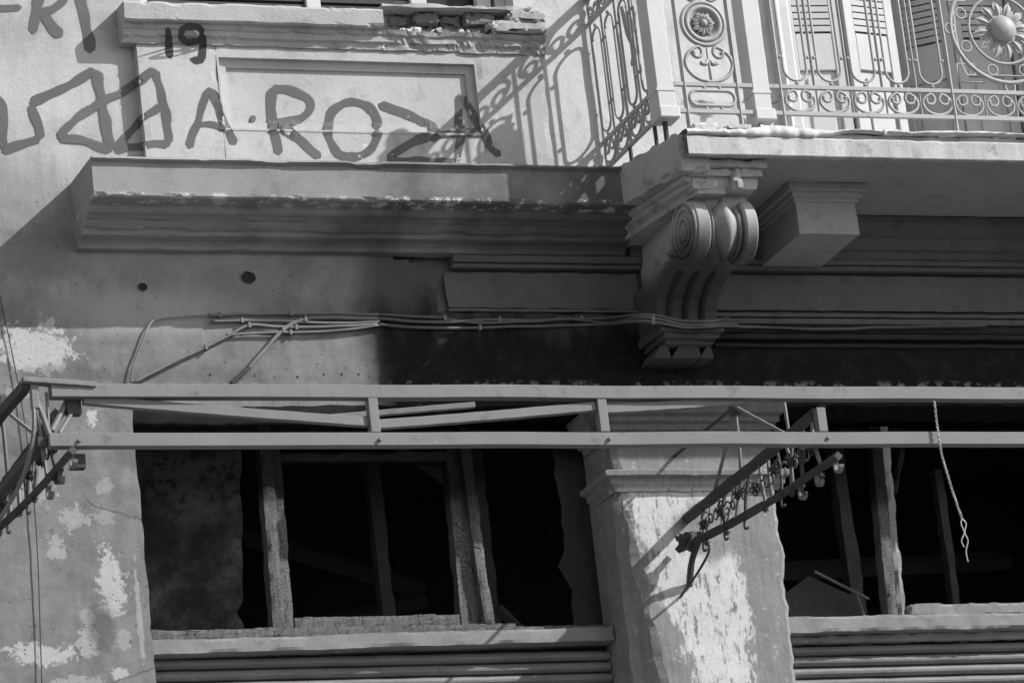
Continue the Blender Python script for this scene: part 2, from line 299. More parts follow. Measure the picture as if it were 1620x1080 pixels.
def smoothpath(pts, n=6):
    P = [Vector(p) for p in pts]; P2 = [2 * P[0] - P[1]] + P + [2 * P[-1] - P[-2]]; out = []
    for i in range(1, len(P2) - 2):
        a, b, c, d = P2[i - 1:i + 3]
        for k in range(n):
            t = k / n; out.append(.5 * ((2 * b) + (c - a) * t + (2 * a - 5 * b + 4 * c - d) * t * t + (3 * b - a - 3 * c + d) * t ** 3))
    out.append(P[-1]); return out

# ================================================================== SETTING
def struct(o): o['kind'] = 'structure'; return o
struct(MB().grid([[(-60, -60, 0), (-60, 60, 0)], [(60, -60, 0), (60, 60, 0)]]).build('road', 'road'))
struct(MB().box(-40, 40, -3.2, 3.0, 0.004, 0.14).build('pavement', 'pave', bevel=0.015))

# ================================================================== BUILDING
B = thing('burnt_building', 'pale stuccoed old building with scorched shopfront, cornice and spray painted letters', 'building', (0.5, 0.0, 0.14))
# openings in the wall plane y = 0: (x0, x1, z0, z1)
WIN_L = (-1.805, 3.40, 0.14, 7.295); DOOR = (1.60, 2.86, 8.36, 10.9); UPW = (-1.60, 0.20, 9.195, 11.2); FRZ = (-0.335, 3.9, 7.735, 8.005)
HOLES = [WIN_L, DOOR, UPW, FRZ, (-.372, -.335, 7.895, 8.005), (-.412, -.372, 7.940, 8.005), (-.455, -.412, 7.968, 8.005), (-.52, -.455, 7.988, 8.005)]
def cuts(lo, hi, marks, fine0, fine1, step):
    s = sorted(set([lo, hi] + [m for m in marks if lo <= m <= hi] + [fine0, fine1])); out = []
    for a, b in zip(s[:-1], s[1:]):
        st = step if (a >= fine0 - 1e-6 and b <= fine1 + 1e-6) else 0.5
        n = max(1, int(round((b - a) / st))); out += [a + (b - a) * i / n for i in range(n)]
    return out + [s[-1]]
def wdisp(x, z, edge):
    p = (x, 0, z); y = 0.006 * nz(p, 1.1, 3) + 0.0025 * nz(p, 7, 9)
    if edge: return (x + 0.010 * nz(p, 9, 1) + 0.005 * nz(p, 30, 2), y, z + 0.010 * nz(p, 9, 4) + 0.005 * nz(p, 30, 6))
    return (x, y, z)
def wall_mesh():
    xs = cuts(-6, 6.5, [h[0] for h in HOLES] + [h[1] for h in HOLES], -2.7, 3.1, 0.035); zs = cuts(0.14, 11.6, [h[2] for h in HOLES] + [h[3] for h in HOLES], 5.8, 9.5, 0.035)
    def inh(x, z): return any(h[0] < x < h[1] and h[2] < z < h[3] for h in HOLES)
    m = MB(); ix = {}; thick = 0.36; cells = set()
    for i in range(len(xs) - 1):
        for j in range(len(zs) - 1):
            if not inh((xs[i] + xs[i + 1]) / 2, (zs[j] + zs[j + 1]) / 2): cells.add((i, j))
    def vert(i, j, back=0.0):
        k = (i, j, back)
        if k in ix: return ix[k]
        full = all((a, b) in cells for a in (i - 1, i) for b in (j - 1, j)); p = wdisp(xs[i], zs[j], not full)
        ix[k] = len(m.v); m.v.append((p[0], p[1] + back, p[2])); return ix[k]
    for (i, j) in cells: m.f.append((vert(i, j), vert(i + 1, j), vert(i + 1, j + 1), vert(i, j + 1)))
    for (i, j) in cells:
        for (di, dj, a, b) in ((-1, 0, (i, j), (i, j + 1)), (1, 0, (i + 1, j), (i + 1, j + 1)), (0, -1, (i, j), (i + 1, j)), (0, 1, (i, j + 1), (i + 1, j + 1))):
            if (i + di, j + dj) not in cells and 0 <= i + di < len(xs) - 1 and 0 <= j + dj < len(zs) - 1:
                cx = (xs[a[0]] + xs[b[0]]) / 2 + di * .02; cz = (zs[a[1]] + zs[b[1]]) / 2 + dj * .02
                d = 0.045 if (-.53 < cx < FRZ[1] and FRZ[2] < cz < FRZ[3]) else thick
                m.f.append((vert(*a), vert(*b), vert(b[0], b[1], d), vert(a[0], a[1], d)))
    return m
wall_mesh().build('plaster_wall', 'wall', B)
# frieze behind the recess, raised long panels, mouldings over the shopfront
MB().prism([(0.043, 7.70), (0.30, 7.70), (0.30, 8.05), (0.043, 8.05)], -0.56, 3.95, 0.05, 0.003).build('frieze', 'frieze', B)
MB().rbox(-0.285, 0.655, 0.018, 0.05, 7.765, 7.938, 0.03, 0.003, 0.006).build('frieze_panel', 'frieze', B)
MB().rbox(1.02, 3.88, 0.018, 0.05, 7.765, 7.938, 0.04, 0.002, 0.004).build('frieze_panel', 'frieze', B)
MB().prism([(0.046, 7.742), (0.046, 7.762), (0.0, 7.757), (-0.012, 7.748), (-0.012, 7.74)], -0.29, 0.66, 0.03, 0.002, 0.006).build('panel_moulding', 'frieze', B)
for (z0, z1, d) in ((7.950, 7.972, 0.022), (7.975, 8.000, 0.038), (7.722, 7.738, 0.018), (7.690, 7.716, 0.010), (7.640, 7.668, 0.028), (7.608, 7.630, 0.045), (7.575, 7.590, 0.020)):
    MB().prism([(0.02, z0), (-d, z0), (-d - .004, (z0 + z1) / 2), (-d, z1), (0.02, z1)], 0.99, 3.9, 0.08, 0.002, 0.003, seed=z0).build('wall_moulding', 'frieze' if z0 > 7.68 else 'blackened', B)
for (z0, z1, d) in ((7.950, 7.968, 0.012), (7.972, 8.004, 0.030)):
    MB().prism([(0.046, z0), (-d, z0), (-d, z1), (0.046, z1)], -0.25, 0.67, 0.05, 0.002, 0.003).build('wall_moulding', 'frieze', B)

# ---- cornice: big fascia on top, stepped mouldings below; only the low mouldings run on under the balcony
PROF = [(0.02, 8.322), (-0.375, 8.312), (-0.385, 8.300), (-0.362, 8.288), (-0.360, 8.140), (-0.352, 8.132), (-0.275, 8.130), (-0.270, 8.108), (-0.252, 8.098), (-0.225, 8.096), (-0.19, 8.085), (-0.150, 8.062), (-0.130, 8.058), (-0.125, 8.040), (-0.07, 8.034), (-0.052, 8.022), (-0.045, 8.004), (0.02, 8.004)]
MB().prism(PROF, -2.0, 0.585, 0.02, 0.003, 0.012, seed=2.0, fr=5.0).build('cornice', 'cornice', B)
LOW = [(0.02, 8.196), (-0.10, 8.196), (-0.10, 8.165), (-0.085, 8.12), (-0.085, 8.10), (-0.065, 8.095), (-0.05, 8.06), (-0.05, 8.045), (-0.03, 8.04), (-0.03, 8.005), (0.02, 8.005)]
MB().prism(LOW, 0.62, 4.2, 0.06, 0.002, 0.004, seed=5.0).build('cornice', 'frieze', B)
# ---- pedestal under the upper window with a sunk panel
pd = MB(); X0, X1, Z0, Z1, YF = -1.655, 0.290, 8.325, 9.0, -0.05; PX0, PX1, PZ0, PZ1 = -1.285, -0.043, 8.575, 8.932
pd.rbox(X0, PX0, YF, 0.01, Z0, Z1, 0.03, 0.0006, 0.004); pd.rbox(PX1, X1, YF, 0.01, Z0, Z1, 0.03, 0.0006, 0.004)
pd.rbox(PX0, PX1, YF, 0.01, Z0, PZ0, 0.05, 0.0006, 0.0); pd.rbox(PX0, PX1, YF, 0.01, PZ1, Z1, 0.05, 0.0006, 0.0)
PED = pd.build('pedestal', 'pedestal', B)
MB().grid([[(x, YF + 0.038 + 0.0005 * nz((x, 0, z), 5), z) for z in [PZ0 - .02 + (PZ1 - PZ0 + .04) * j / 10 for j in range(11)]] for x in [PX0 - .02 + (PX1 - PX0 + .04) * i / 30 for i in range(31)]]).build('sunk_panel', 'pedestal', PED)
# moulded frame of the sunk panel: stepped ring
fr = MB(); a = 0.045
def ring(d0, y0, d1, y1):
    o = [(PX0 + d0, PZ0 + d0), (PX1 - d0, PZ0 + d0), (PX1 - d0, PZ1 - d0), (PX0 + d0, PZ1 - d0)]; i_ = [(PX0 + d1, PZ0 + d1), (PX1 - d1, PZ0 + d1), (PX1 - d1, PZ1 - d1), (PX0 + d1, PZ1 - d1)]; b = len(fr.v)
    fr.v += [(x, y0, z) for x, z in o] + [(x, y1, z) for x, z in i_]
    for k in range(4): fr.f.append((b + k, b + (k + 1) % 4, b + 4 + (k + 1) % 4, b + 4 + k))
ring(-.002, YF - .0025, .008, YF - .0025); ring(.008, YF - .0025, .010, YF + .020); ring(.010, YF + .020, .045, YF + .024); ring(.045, YF + .024, .050, YF + .042)
fr.build('panel_frame', 'pedestal', PED, bevel=0.0)
# ---- moulded window sill over the pedestal: whole on the left, knocked away to the bricks in the middle, one piece left on the right
SP = [(0.02, 9.16), (-0.125, 9.152), (-0.131, 9.142), (-0.127, 9.070), (-0.120, 9.062), (-0.098, 9.060), (-0.092, 9.042), (-0.082, 9.034), (-0.079, 9.010), (-0.066, 9.000), (-0.060, 8.978), (0.02, 8.978)]
MB().prism(SP, -1.720, -0.498, 0.02, 0.004, 0.012, seed=9.0).build('sill_moulding', 'sill', PED)
SP2 = [(0.02, 9.060), (-0.100, 9.060), (-0.092, 9.042), (-0.082, 9.034), (-0.079, 9.010), (-0.066, 9.000), (-0.060, 8.978), (0.02, 8.978)]
MB().prism(SP2, -0.496, 0.305, 0.012, 0.006, 0.018, seed=19.0, fr=14).build('sill_moulding', 'sill', PED)
MB().rbox(0.02, 0.305, -0.125, 0.0, 9.064, 9.118, 0.014, 0.004, 0.018, 16, 3.0).build('sill_moulding', 'sill', PED)
MB().rbox(0.12, 0.303, -0.129, 0.0, 9.116, 9.168, 0.014, 0.004, 0.02, 16, 7.0).build('sill_moulding', 'sill', PED)
MB().rbox(-0.495, 0.24, -0.115, 0.02, 9.172, 9.194, 0.03, 0.003, 0.008, 9, 5.0).build('sill_slab', 'sill', PED)
bx = -0.49
for row, (zb, zh) in enumerate(((9.062, 0.050), (9.116, 0.052))):
    x = bx + (0.06 if row else 0)
    while x < 0.06 + 0.04 * row:
        L = random.uniform(0.09, 0.17); d = random.uniform(0.025, 0.080)
        MB().rbox(x, min(x + L, 0.12), -d, 0.0, zb, zb + zh, 0.012, 0.006, 0.014, 22, x * 9).build('brick', 'brick', PED); x += L + 0.012
for k in range(9):
    x = random.uniform(-0.48, 0.05); MB().rbox(x, x + random.uniform(.02, .06), -random.uniform(.08, .11), -0.04, 9.056, 9.058 + random.uniform(.012, .03), 0.012, 0.006, 0.01, 25, x * 5).build('rubble', 'mortar', PED)
# ---- raised string of plaster on the left wall, holes left by fittings, black discs painting their inner shade
for (x, z, r) in ((-1.221, 7.890, 0.034), (-1.712, 7.841, 0.022)):
    h = MB(); n = 18; pts = [(x + r * (1 + .10 * nz((k, 1, r * 90), .9)) * math.cos(2 * math.pi * k / n), z + r * .85 * (1 + .10 * nz((k, 5, 2), .9)) * math.sin(2 * math.pi * k / n)) for k in range(n)]
    h.v += [(a_, -0.010, b_) for a_, b_ in pts] + [(x + (a_ - x) * 1.35, 0.0, z + (b_ - z) * 1.4) for a_, b_ in pts]
    h.f += [(k, (k + 1) % n, n + (k + 1) % n, n + k) for k in range(n)]
    e = h.build('broken_rim', 'wall', B); g = MB(); g.v += [(x + (a_ - x) * .98, -0.0075, z + (b_ - z) * .98) for a_, b_ in pts]; g.f.append(tuple(range(n))); g.build('fitting_hole_shade', 'blackened', e)
for k in range(9):
    x = -1.42 + .098 * k + random.uniform(-.02, .02); z = 7.432 + random.uniform(-.008, .012); r = random.uniform(.003, .006); g = MB(); g.v += [(x + r * random.uniform(.7, 1.3) * math.cos(a), wdisp(x, z, False)[1] - .0015, z + r * random.uniform(.7, 1.2) * math.sin(a)) for a in [math.pi * q / 5 for q in range(10)]]; g.f.append(tuple(range(10))); g.build('nail_hole_shade', 'blackened', B)  # small black discs paint the shade inside nail holes
# ---- pier between the two burnt windows
pr = MB()
def pier_row(z):
    l = 0.43 + (6.9 - z) * 0.10 if z < 6.9 else 0.425
    l += 0.025 * nz((3, 0, z), 3, 7) + 0.014 * nz((3, 0, z), 14, 2); r = 1.195 - max(0, 6.5 - z) * .03 + 0.018 * nz((9, 0, z), 6, 3) + 0.010 * nz((9, 0, z), 25, 3); l2 = 0.405
    y = -0.012
    ch = 0.035 + 0.025 * nz((5, 0, z), 8)
    P = [(l2, 0.30, z), (l2 + .005, 0.16, z), (l2 + .01 + .01 * nz((2, 0, z), 12), 0.06, z), (l - .5 * (l - l2) * .9, 0.035 + .012 * nz((2, 4, z), 15), z), (l, 0.012 * nz((4, 0, z), 20), z), (l + ch, y, z)]
    for i in range(1, 16):
        x = l + ch + (r - .02 - l - ch) * i / 15; P.append((x, y + 0.005 * nz((x, 0, z), 5, 2) + .002 * nz((x, 0, z), 20, 2), z))
    return P + [(r, y + .015, z), (r - .004, .08, z), (r - .01, 0.30, z)]
pr.grid([pier_row(0.14 + 5.6 * i / 20) for i in range(20)] + [pier_row(5.74 + (7.30 - 5.74) * i / 78) for i in range(79)])
PIER = pr.build('pier', 'pier', B, smooth=False)
CAPP = [(0.30, 6.885), (-0.02, 6.885), (-0.028, 6.90), (-0.045, 6.912), (-0.048, 6.935), (-0.075, 6.945), (-0.078, 6.965), (-0.06, 6.975), (-0.02, 6.98), (0.30, 6.98)]
def band(prof, x0, x1, back=0.26, name='capital_moulding', seed=1.0, amp=.003):
    # a moulding that runs along the pier front and returns along its left side (mitred)
    m = MB(); pts = [(-p[0], p[1]) for p in prof if p[0] < 0.2]; rows = []
    for i in range(4): 
        y = back + (0 - back) * i / 4; rows.append([(x0 - d, y, z) for d, z in pts])
    for i in range(21):
        x = x0 + (x1 - x0) * i / 20; rows.append([(x - (d if i == 0 else 0) + (d if i == 20 else 0), -d, z) for d, z in pts])
    rows = [[(a_ + amp * nz((a_, b_, c_), 11, seed), b_ + amp * nz((a_, b_, c_), 11, seed + 3), c_ + amp * nz((a_, b_, c_), 13, seed + 6) - .006 * max(0, nz((a_, b_, c_), 16, seed))) for a_, b_, c_ in r] for r in rows]
    m.grid(rows); return m.build(name, 'pier', PIER)
band(CAPP, 0.425, 1.19)
band([(0.0, 7.130), (-0.03, 7.135), (-0.035, 7.155), (-0.055, 7.165), (-0.06, 7.19), (-0.075, 7.20), (-0.075, 7.222), (-0.095, 7.235), (-0.10, 7.285), (0.0, 7.295)], 0.42, 1.16, seed=4.0)

# ---- sprayed letters and figures
# ---- burnt rooms behind the openings
def quadm(pts): m = MB(); m.v = list(pts); m.f = [(0, 1, 2, 3)]; return m
def room(x0, x1, z0, z1, y0=0.365, y1=3.6):
    quadm([(x0, y1, z0), (x1, y1, z0), (x1, y1, z1), (x0, y1, z1)]).build('room_wall', 'black', B)
    quadm([(x0, y0, z0), (x0, y1, z0), (x0, y1, z1), (x0, y0, z1)]).build('room_wall', 'black', B); quadm([(x1, y0, z0), (x1, y1, z0), (x1, y1, z1), (x1, y0, z1)]).build('room_wall', 'black', B)
    quadm([(x0, y0, z1), (x1, y0, z1), (x1, y1, z1), (x0, y1, z1)]).build('room_ceiling', 'black', B); quadm([(x0, y0, z0), (x1, y0, z0), (x1, y1, z0), (x0, y1, z0)]).build('room_floor', 'black', B)
room(-5.9, 6.4, 0.15, 7.9); room(-5.9, 6.4, 8.1, 11.55)

# ================================================================== BALCONY
BAL = thing('balcony', 'cracked stucco balcony slab on carved scroll console above the scorched windows', 'balcony', (2.2, 0, 8.2))
BX0, BX1 = 0.60, 4.20
MB().rbox(BX0 + .02, BX1, -0.80, 0.02, 8.202, 8.284, 0.06, 0.003, 0.003).build('slab', 'soffit', BAL)
fa = []
for i in range(260):
    x = BX0 + (BX1 - BX0) * i / 259; g = .004 * nz((x, 0, 0), 3, 2); e = .012 * max(0, nz((x, 2, 0), 7, 4) + .5 * nz((x, 2, 0), 25, 4))
    fa.append([(x, -.795, 8.202), (x, -.835, 8.198), (x, -.840, 8.192 + .002 * nz((x, 4, 0), 9)), (x, -.853 + g, 8.192 + .002 * nz((x, 4, 0), 9)), (x, -.856 + g, 8.196), (x, -.855 + g, 8.24), (x, -.855 + g + .3 * e, 8.276 - e), (x, -.848 + g + .6 * e, 8.284 - .6 * e), (x, -.795, 8.286)])
MB().grid(fa).build('fascia', 'fascia', BAL)
# broken screed on top of the fascia
sc = MB(); rows = []
for i in range(320):
    x = BX0 + (BX1 - BX0) * i / 319; u = max(0.0, min(1.0, (x - 1.22) / .18)); n_ = nz((x, 0, 0), 2.2, 3); k_ = nz((x, 0, 0), 9, 5); s_ = nz((x, 0, 0), 34, 1)
    zb = 8.284 + .034 * u + .008 * k_ + .002 * s_ - .018 * (1 - u) * max(0, n_); zt = 8.322 + .024 * n_ + .010 * k_ + .002 * s_ + .014 * u; zt = max(zt, zb + .012)
    f = -0.853 - .010 * (1 - u) + .022 * nz((x, 1, 0), 3, 8) * u + .012 * nz((x, 1, 0), 14, 2) + .006 * nz((x, 1, 0), 40, 2)
    rows.append([(x, -.80, zb + .006), (x, f + .016, zb + .001 + .004 * nz((x, 7, 0), 30)), (x, f, zb + .006), (x, f - .003 + .006 * nz((x, 9, 0), 30), (zb + zt) / 2), (x, f + .008, zt), (x, f + .05, zt + .008 + .006 * nz((x, 3, 0), 20)), (x, f + .14, zt + .006 + .010 * nz((x, 5, 0), 12)), (x, -0.3, 8.335), (x, 0.0, 8.335)])
sc.grid(rows); sc.build('broken_screed', 'mortar', BAL, smooth=True)
MB().rbox(BX0 + .1, BX1 - .01, -.815, -.78, 8.28, 8.322, .03, .006, .004, 9, 2, maxn=150).build('broken_screed', 'console', BAL)
for (x, l, h, y) in ((0.64, .14, .020, -.85), (0.80, .12, .012, -.86), (0.98, .20, .024, -.83), (1.28, .20, .014, -.80), (1.58, .10, .010, -.85), (2.14, .12, .014, -.82), (1.86, .08, .008, -.84)):
    MB().rbox(x, x + l, y, y + .09, 8.312, 8.326 + h, 0.010, 0.004, 0.012, 14, x * 7).build('loose_mortar', 'mortar', BAL)
# left flank: the fascia returns to the wall and steps in below
SK = lambda y: -.24 * max(0.0, y + .80)          # the flank splays out towards the wall
ff = MB().rbox(BX0 - .022, BX0 + .13, -0.80, 0.0, 8.135, 8.318, 0.022, 0.004, 0.014, 10, 8.0); ff.v = [(x + SK(y), y, z) for x, y, z in ff.v]; ff.build('flank_fascia', 'console', BAL)
fm = MB().prism([(BX0 + .002, 8.134), (BX0 + .004, 8.112), (BX0 + .028, 8.104), (BX0 + .03, 8.085), (BX0 + .06, 8.072), (BX0 + .065, 8.05), (BX0 + .20, 8.05), (BX0 + .20, 8.134)], -0.74, 0.0, 0.03, 0.003, 0.006, axis=1); fm.v = [(x + .02 + SK(y) * .78, y, z) for x, y, z in fm.v]; fm.build('flank_moulding', 'console', BAL)
# ---- scroll console
def arcpts(cy, cz, r, a0, a1, n): return [(cy + r * math.cos(math.radians(a0 + (a1 - a0) * i / n)), cz + r * math.sin(math.radians(a0 + (a1 - a0) * i / n))) for i in range(n + 1)]
VC = (-0.575, 7.925); VR = 0.147
KX0, KX1 = 0.658, 0.958
def side_prism(prof, x0, x1, nx=1, name='p', mat='console', par=None, smooth=False, bev=0.006):
    m = MB(); k = len(prof); m.v += [(x, y, z) for x in (x0, x1) for y, z in prof]
    m.f.append(tuple(range(k))); m.f.append(tuple(reversed(range(k, 2 * k)))); m.f += [(i, k + i, k + (i + 1) % k, (i + 1) % k) for i in range(k)]
    return m.build(name, mat, par, bevel=bev, bseg=2)
body = [(0.02, 8.198), (-0.62, 8.198)] + [(-0.60, 8.07)] + arcpts(VC[0], VC[1], VR - .035, 60, -80, 12)[::-1][::-1] 
body = [(0.02, 8.198), (-0.66, 8.198), (-0.66, 8.03)] + arcpts(VC[0], VC[1], VR - .04, 130, 285, 18) + [(-0.44, 7.80), (-0.36, 7.785), (-0.27, 7.745), (-0.19, 7.70), (-0.17, 7.62), (0.02, 7.62)]
CON = side_prism(body, KX0 + .02, KX1 - .02, name='console_core', par=BAL)
# volute drum: two raised rolls at the edges, hollow with a pointed husk between
def drum(x0, x1, r, name, dr=0.0):
    m = MB(); n = 96; rows = []
    prof = [(x0, 0.0), (x0, r - .008), (x0 + .008, r), (x1 - .008, r), (x1, r - .008), (x1, 0.0)]
    for i in range(n + 1):
        a = 2 * math.pi * i / n; rr = 1 + .004 * math.sin(5 * a)
        rows.append([(x, VC[0] + q * rr * math.cos(a), VC[1] + q * rr * math.sin(a)) for x, q in prof])
    return m.grid(rows).build(name, 'console', CON, smooth=False)
drum(KX0, KX0 + .070, VR, 'volute_band'); drum(KX1 - .062, KX1, VR, 'volute_band'); drum(KX0 + .06, KX1 - .055, VR - .045, 'volute_hollow'); drum(KX0 + .082, KX0 + .094, VR - .02, 'volute_fillet'); drum(KX1 - .085, KX1 - .072, VR - .02, 'volute_fillet')
hk = MB(); rows = []
for i in range(19):
    a = math.radians(100 + 165 * i / 18); hw = 0.060 * math.sin(math.pi * min(1, (i + 1.5) / 20)) ** 0.7; row = []
    for j in range(9):
        u = -1 + j / 4; q = VR - .045 + 0.055 * (1 - abs(u)) ** 0.8; row.append(((KX0 + KX1) / 2 + .006 + u * hw, VC[0] + q * math.cos(a), VC[1] + q * math.sin(a)))
    rows.append(row)
hk.grid(rows).build('husk', 'console', CON, smooth=True)
# spiral on the left flank of the drum: raised rings and eye
for (r, w_) in ((VR - .012, .012), (0.105, .014), (0.062, .012)):
    m = MB(); m.tube([(KX0 - .004, VC[0] + r * math.cos(a), VC[1] + r * math.sin(a)) for a in [2 * math.pi * i / 36 for i in range(36)]], w_ * .7, 6, closed=True); m.build('volute_ring', 'console', CON, smooth=True)
MB().tube([(KX0 + .004, VC[0], VC[1]), (KX0 - .012, VC[0], VC[1])], 0.040, 20).build('volute_eye', 'console', CON, bevel=.004)
# cap block
for (z0, z1, g, f) in ((8.160, 8.199, 0.045, -0.790), (8.125, 8.160, 0.028, -0.770), (8.068, 8.125, 0.010, -0.748)):
    MB().rbox(KX0 - g, KX1 + g, f, -0.02, z0, z1 + .0015, 0.03, 0.003, 0.008, 12, z0).build('cap_block', 'console', CON)
MB().rbox(KX0 + .17, KX0 + .215, -0.795, -0.74, 8.06, 8.16, 0.018, 0.006, 0.015, 14, 3).build('cap_leaf', 'console', CON)
# leafy bracket below with three beaded flutes
LB = [(-0.49, 7.832), (-0.495, 7.814), (-0.45, 7.806), (-0.385, 7.792), (-0.315, 7.764), (-0.255, 7.724), (-0.220, 7.675), (-0.206, 7.625), (-0.205, 7.595), (0.02, 7.595), (0.02, 7.832)]
side_prism(LB, KX0 - .03, KX1 - .03, name='console_neck', par=CON)
nb_ = [(-0.425, 7.801), (-0.382, 7.791), (-0.312, 7.762), (-0.253, 7.722), (-0.219, 7.675), (-0.206, 7.635), (-0.205, 7.61)]
for k in range(3):
    x = KX0 + .030 + k * 0.082; p = smoothpath([(x, y - .0, z) for y, z in nb_], 5)
    MB().tube(p, [.017 * min(1, .35 + .3 * min(i, len(p) - 1 - i)) for i in range(len(p))], 8).build('flute', 'blackened', CON, smooth=True)  # dark rods put the grooves' shade into the colour
for (z0, z1, g, f) in ((7.560, 7.600, 0.005, -0.275), (7.535, 7.562, -0.020, -0.255), (7.515, 7.537, -0.035, -0.225)):
    MB().rbox(KX0 - .04 - g, KX1 - .03 + g, f, 0.01, z0, z1, 0.03, 0.002, 0.005, 12, z0).build('foot_moulding', 'console', CON)
for k, (x0, x1) in enumerate(((0.622, 0.692), (0.712, 0.842), (0.849, 0.902))):
    m = MB(); f = -0.16; s_ = .018
    m.v += [(x0 + s_, -0.20, 7.518), (x1 - s_, -0.20, 7.518), (x1 + .01, f, 7.470), (x0 - .01, f, 7.470), (x0 + s_, 0.01, 7.518), (x1 - s_, 0.01, 7.518), (x1 + .01, 0.01, 7.470), (x0 - .01, 0.01, 7.470)]
    m.f += [(0, 1, 2, 3), (3, 2, 6, 7), (0, 3, 7, 4), (1, 5, 6, 2), (0, 4, 5, 1)]; m.build('drop', 'console', CON, bevel=.003)
# acanthus leaf on the flank of the console
for k in range(6):
    t0 = k / 5; cy = -0.36 + 0.20 * t0; cz = 7.90 - 0.14 * t0 ; m = MB(); rows = []
    for i in range(7):
        u = i / 6; a = math.radians(200 + 25 * k); L = 0.085 - .03 * t0; ww = 0.020 * math.sin(math.pi * (0.12 + .85 * u)) 
        c = (cy + L * u * math.cos(a), cz + L * u * math.sin(a)); px_, pz_ = -math.sin(a), math.cos(a)
        rows.append([(KX0 + .012 - .020 * (1 - v * v) - .012 * math.sin(math.pi * u), c[0] + px_ * ww * v, c[1] + pz_ * ww * v) for v in (-1, -.5, 0, .5, 1)])
    m.grid(rows).build('acanthus_leaf', 'console', CON, smooth=True)
# ---- plain block bracket under the soffit (and its repeats further right)
for i, bx_ in enumerate((1.275, 2.85)):
    MDL = MB().rbox(bx_, bx_ + .30, -0.47, -0.02, 7.965, 8.140, 0.05, 0.002, 0.003).build('block_bracket', 'soffit', BAL)
    for (z0, z1, g) in ((8.120, 8.140, 0.012), (8.138, 8.165, 0.025), (8.163, 8.2015, 0.045)):
        MB().box(bx_ - g, bx_ + .30 + g, -0.47 - g, -0.02, z0, z1).build('bracket_cap', 'soffit', MDL, bevel=.004, bseg=2)

# ================================================================== BALCONY RAILING (wrought iron)
RL = thing('balcony_railing', 'ornate wrought iron balcony railing with scrolls, rosette and sunflower panel', 'railing', (1.4, -0.74, 8.33))
YR = -0.74; ZB, ZM, ZU, ZT = 8.443, 8.572, 9.165, 9.290      # bottom rail, rail over the scroll band, rail under the top band, handrail
def F(u, v, d=0.0): return (u, YR + d, v)
def S(u, v, d=0.0): return (0.565 + d, u, v)
def rbar(name, pts, r=0.009, n=6, mat='rail', flat=1.0, fd=None, par=RL, closed=False): return MB().tube(pts, r, n, closed=closed, flat=flat, flatdir=fd).build(name, mat, par, smooth=(n > 5))
def railseg(G, u0, u1):
    for z, h, t in ((ZB, .011, .016), (ZM, .011, .016), (ZU, .011, .016), (ZT, .016, .03)):
        a, b = G(u0, z), G(u1, z); m = MB()
        m.box(min(a[0], b[0]) - (t / 2 if a[0] == b[0] else 0), max(a[0], b[0]) + (t / 2 if a[0] == b[0] else 0), min(a[1], b[1]) - (t / 2 if a[1] == b[1] else 0), max(a[1], b[1]) + (t / 2 if a[1] == b[1] else 0), z - h, z + h)
        m.build('rail', 'rail', RL, bevel=.003)
def scroll_pts(G, u, v, rx, ry, d=0.0, up=1):
    half = []
    for i in range(15):
        a = math.radians(-90 + 158 * i / 14); half.append((rx * math.cos(a), ry * math.sin(a)))
    ex, ey = half[-1]; cx, cy = ex + .012, ey - .030; r0 = math.hypot(ex - cx, ey - cy); a0 = math.atan2(ey - cy, ex - cx)
    for i in range(1, 15):
        a = a0 + math.radians(265) * i / 14; r = r0 * (1 - .55 * i / 14); half.append((cx + r * math.cos(a), cy + r * math.sin(a)))
    full = [(-p[0], p[1]) for p in reversed(half)] + half[1:]
    return [G(u + a, v + up * b, d) for a, b in full]
def scroll(G, u, v, rx=0.073, ry=0.053, r=.0075, up=1):
    p = scroll_pts(G, u, v, rx, ry, 0, up); n = len(p); rr = [r * (1 + .6 * max(0, 1 - min(i, n - 1 - i) / 3)) for i in range(n)]
    return rbar('scroll', p, rr, 6)
def ushape(G, u, wd=0.0575, zt=ZU - .05, zb=8.605):
    p = [G(u - wd, zb + wd + (zt - zb - 2 * wd) * i / 6) for i in range(6, 0, -1)] + [G(u - wd * math.cos(a), zb + wd - wd * math.sin(a)) for a in [math.pi * i / 12 for i in range(13)]]
    p += [G(u + wd, zb + wd + (zt - zb - 2 * wd) * i / 6) for i in range(1, 7)] + [G(u + wd * math.cos(a), zt - wd + wd * math.sin(a)) for a in [math.pi * i / 12 for i in range(13)]]
    o = rbar('hoop', p, .0065, 6, closed=True)
    for (z) in (8.72, 9.03):
        for sg in (-1, 1): MB().sphere(G(u + sg * (wd + .012), z), .009, 8, 6).build('stud', 'rail', o)
    for z in (8.592, ZU - .036): MB().sphere(G(u, z), .010, 8, 6).build('stud', 'rail', o)
    return o
def vbar(G, u, z0=ZB - .06, z1=ZT, r=.010): return rbar('bar', [G(u, z0), G(u, z1)], r, 4)
def post(x, y, wx=.042, wy=.055):
    y += .045; m = MB().box(x - wx, x + wx, y - wy, y + wy, 8.43, 9.42).build('post', 'post', RL, bevel=.004)
    MB().box(x - wx - .004, x + wx + .014, y - wy - .008, y + wy, 8.405, 8.462).build('post_foot', 'post', m, bevel=.006); MB().tube([(x, y, 8.30), (x, y, 8.41)], .012, 8).build('foot_rod', 'rust', m)
    MB().box(x - wx - .003, x + wx + .003, y - wy - .003, y + wy, 8.535, 8.548).build('post_collar', 'post', m); MB().sphere((x, y, 9.45), .045, 14, 8).build('post_ball', 'post', m, smooth=True)
# front run
railseg(F, 0.60, 4.15)
post(0.575, YR); post(1.045, YR)
for u in (0.672, 0.930, 1.143, 2.006, 2.62): vbar(F, u, 8.335, ZT, .012)
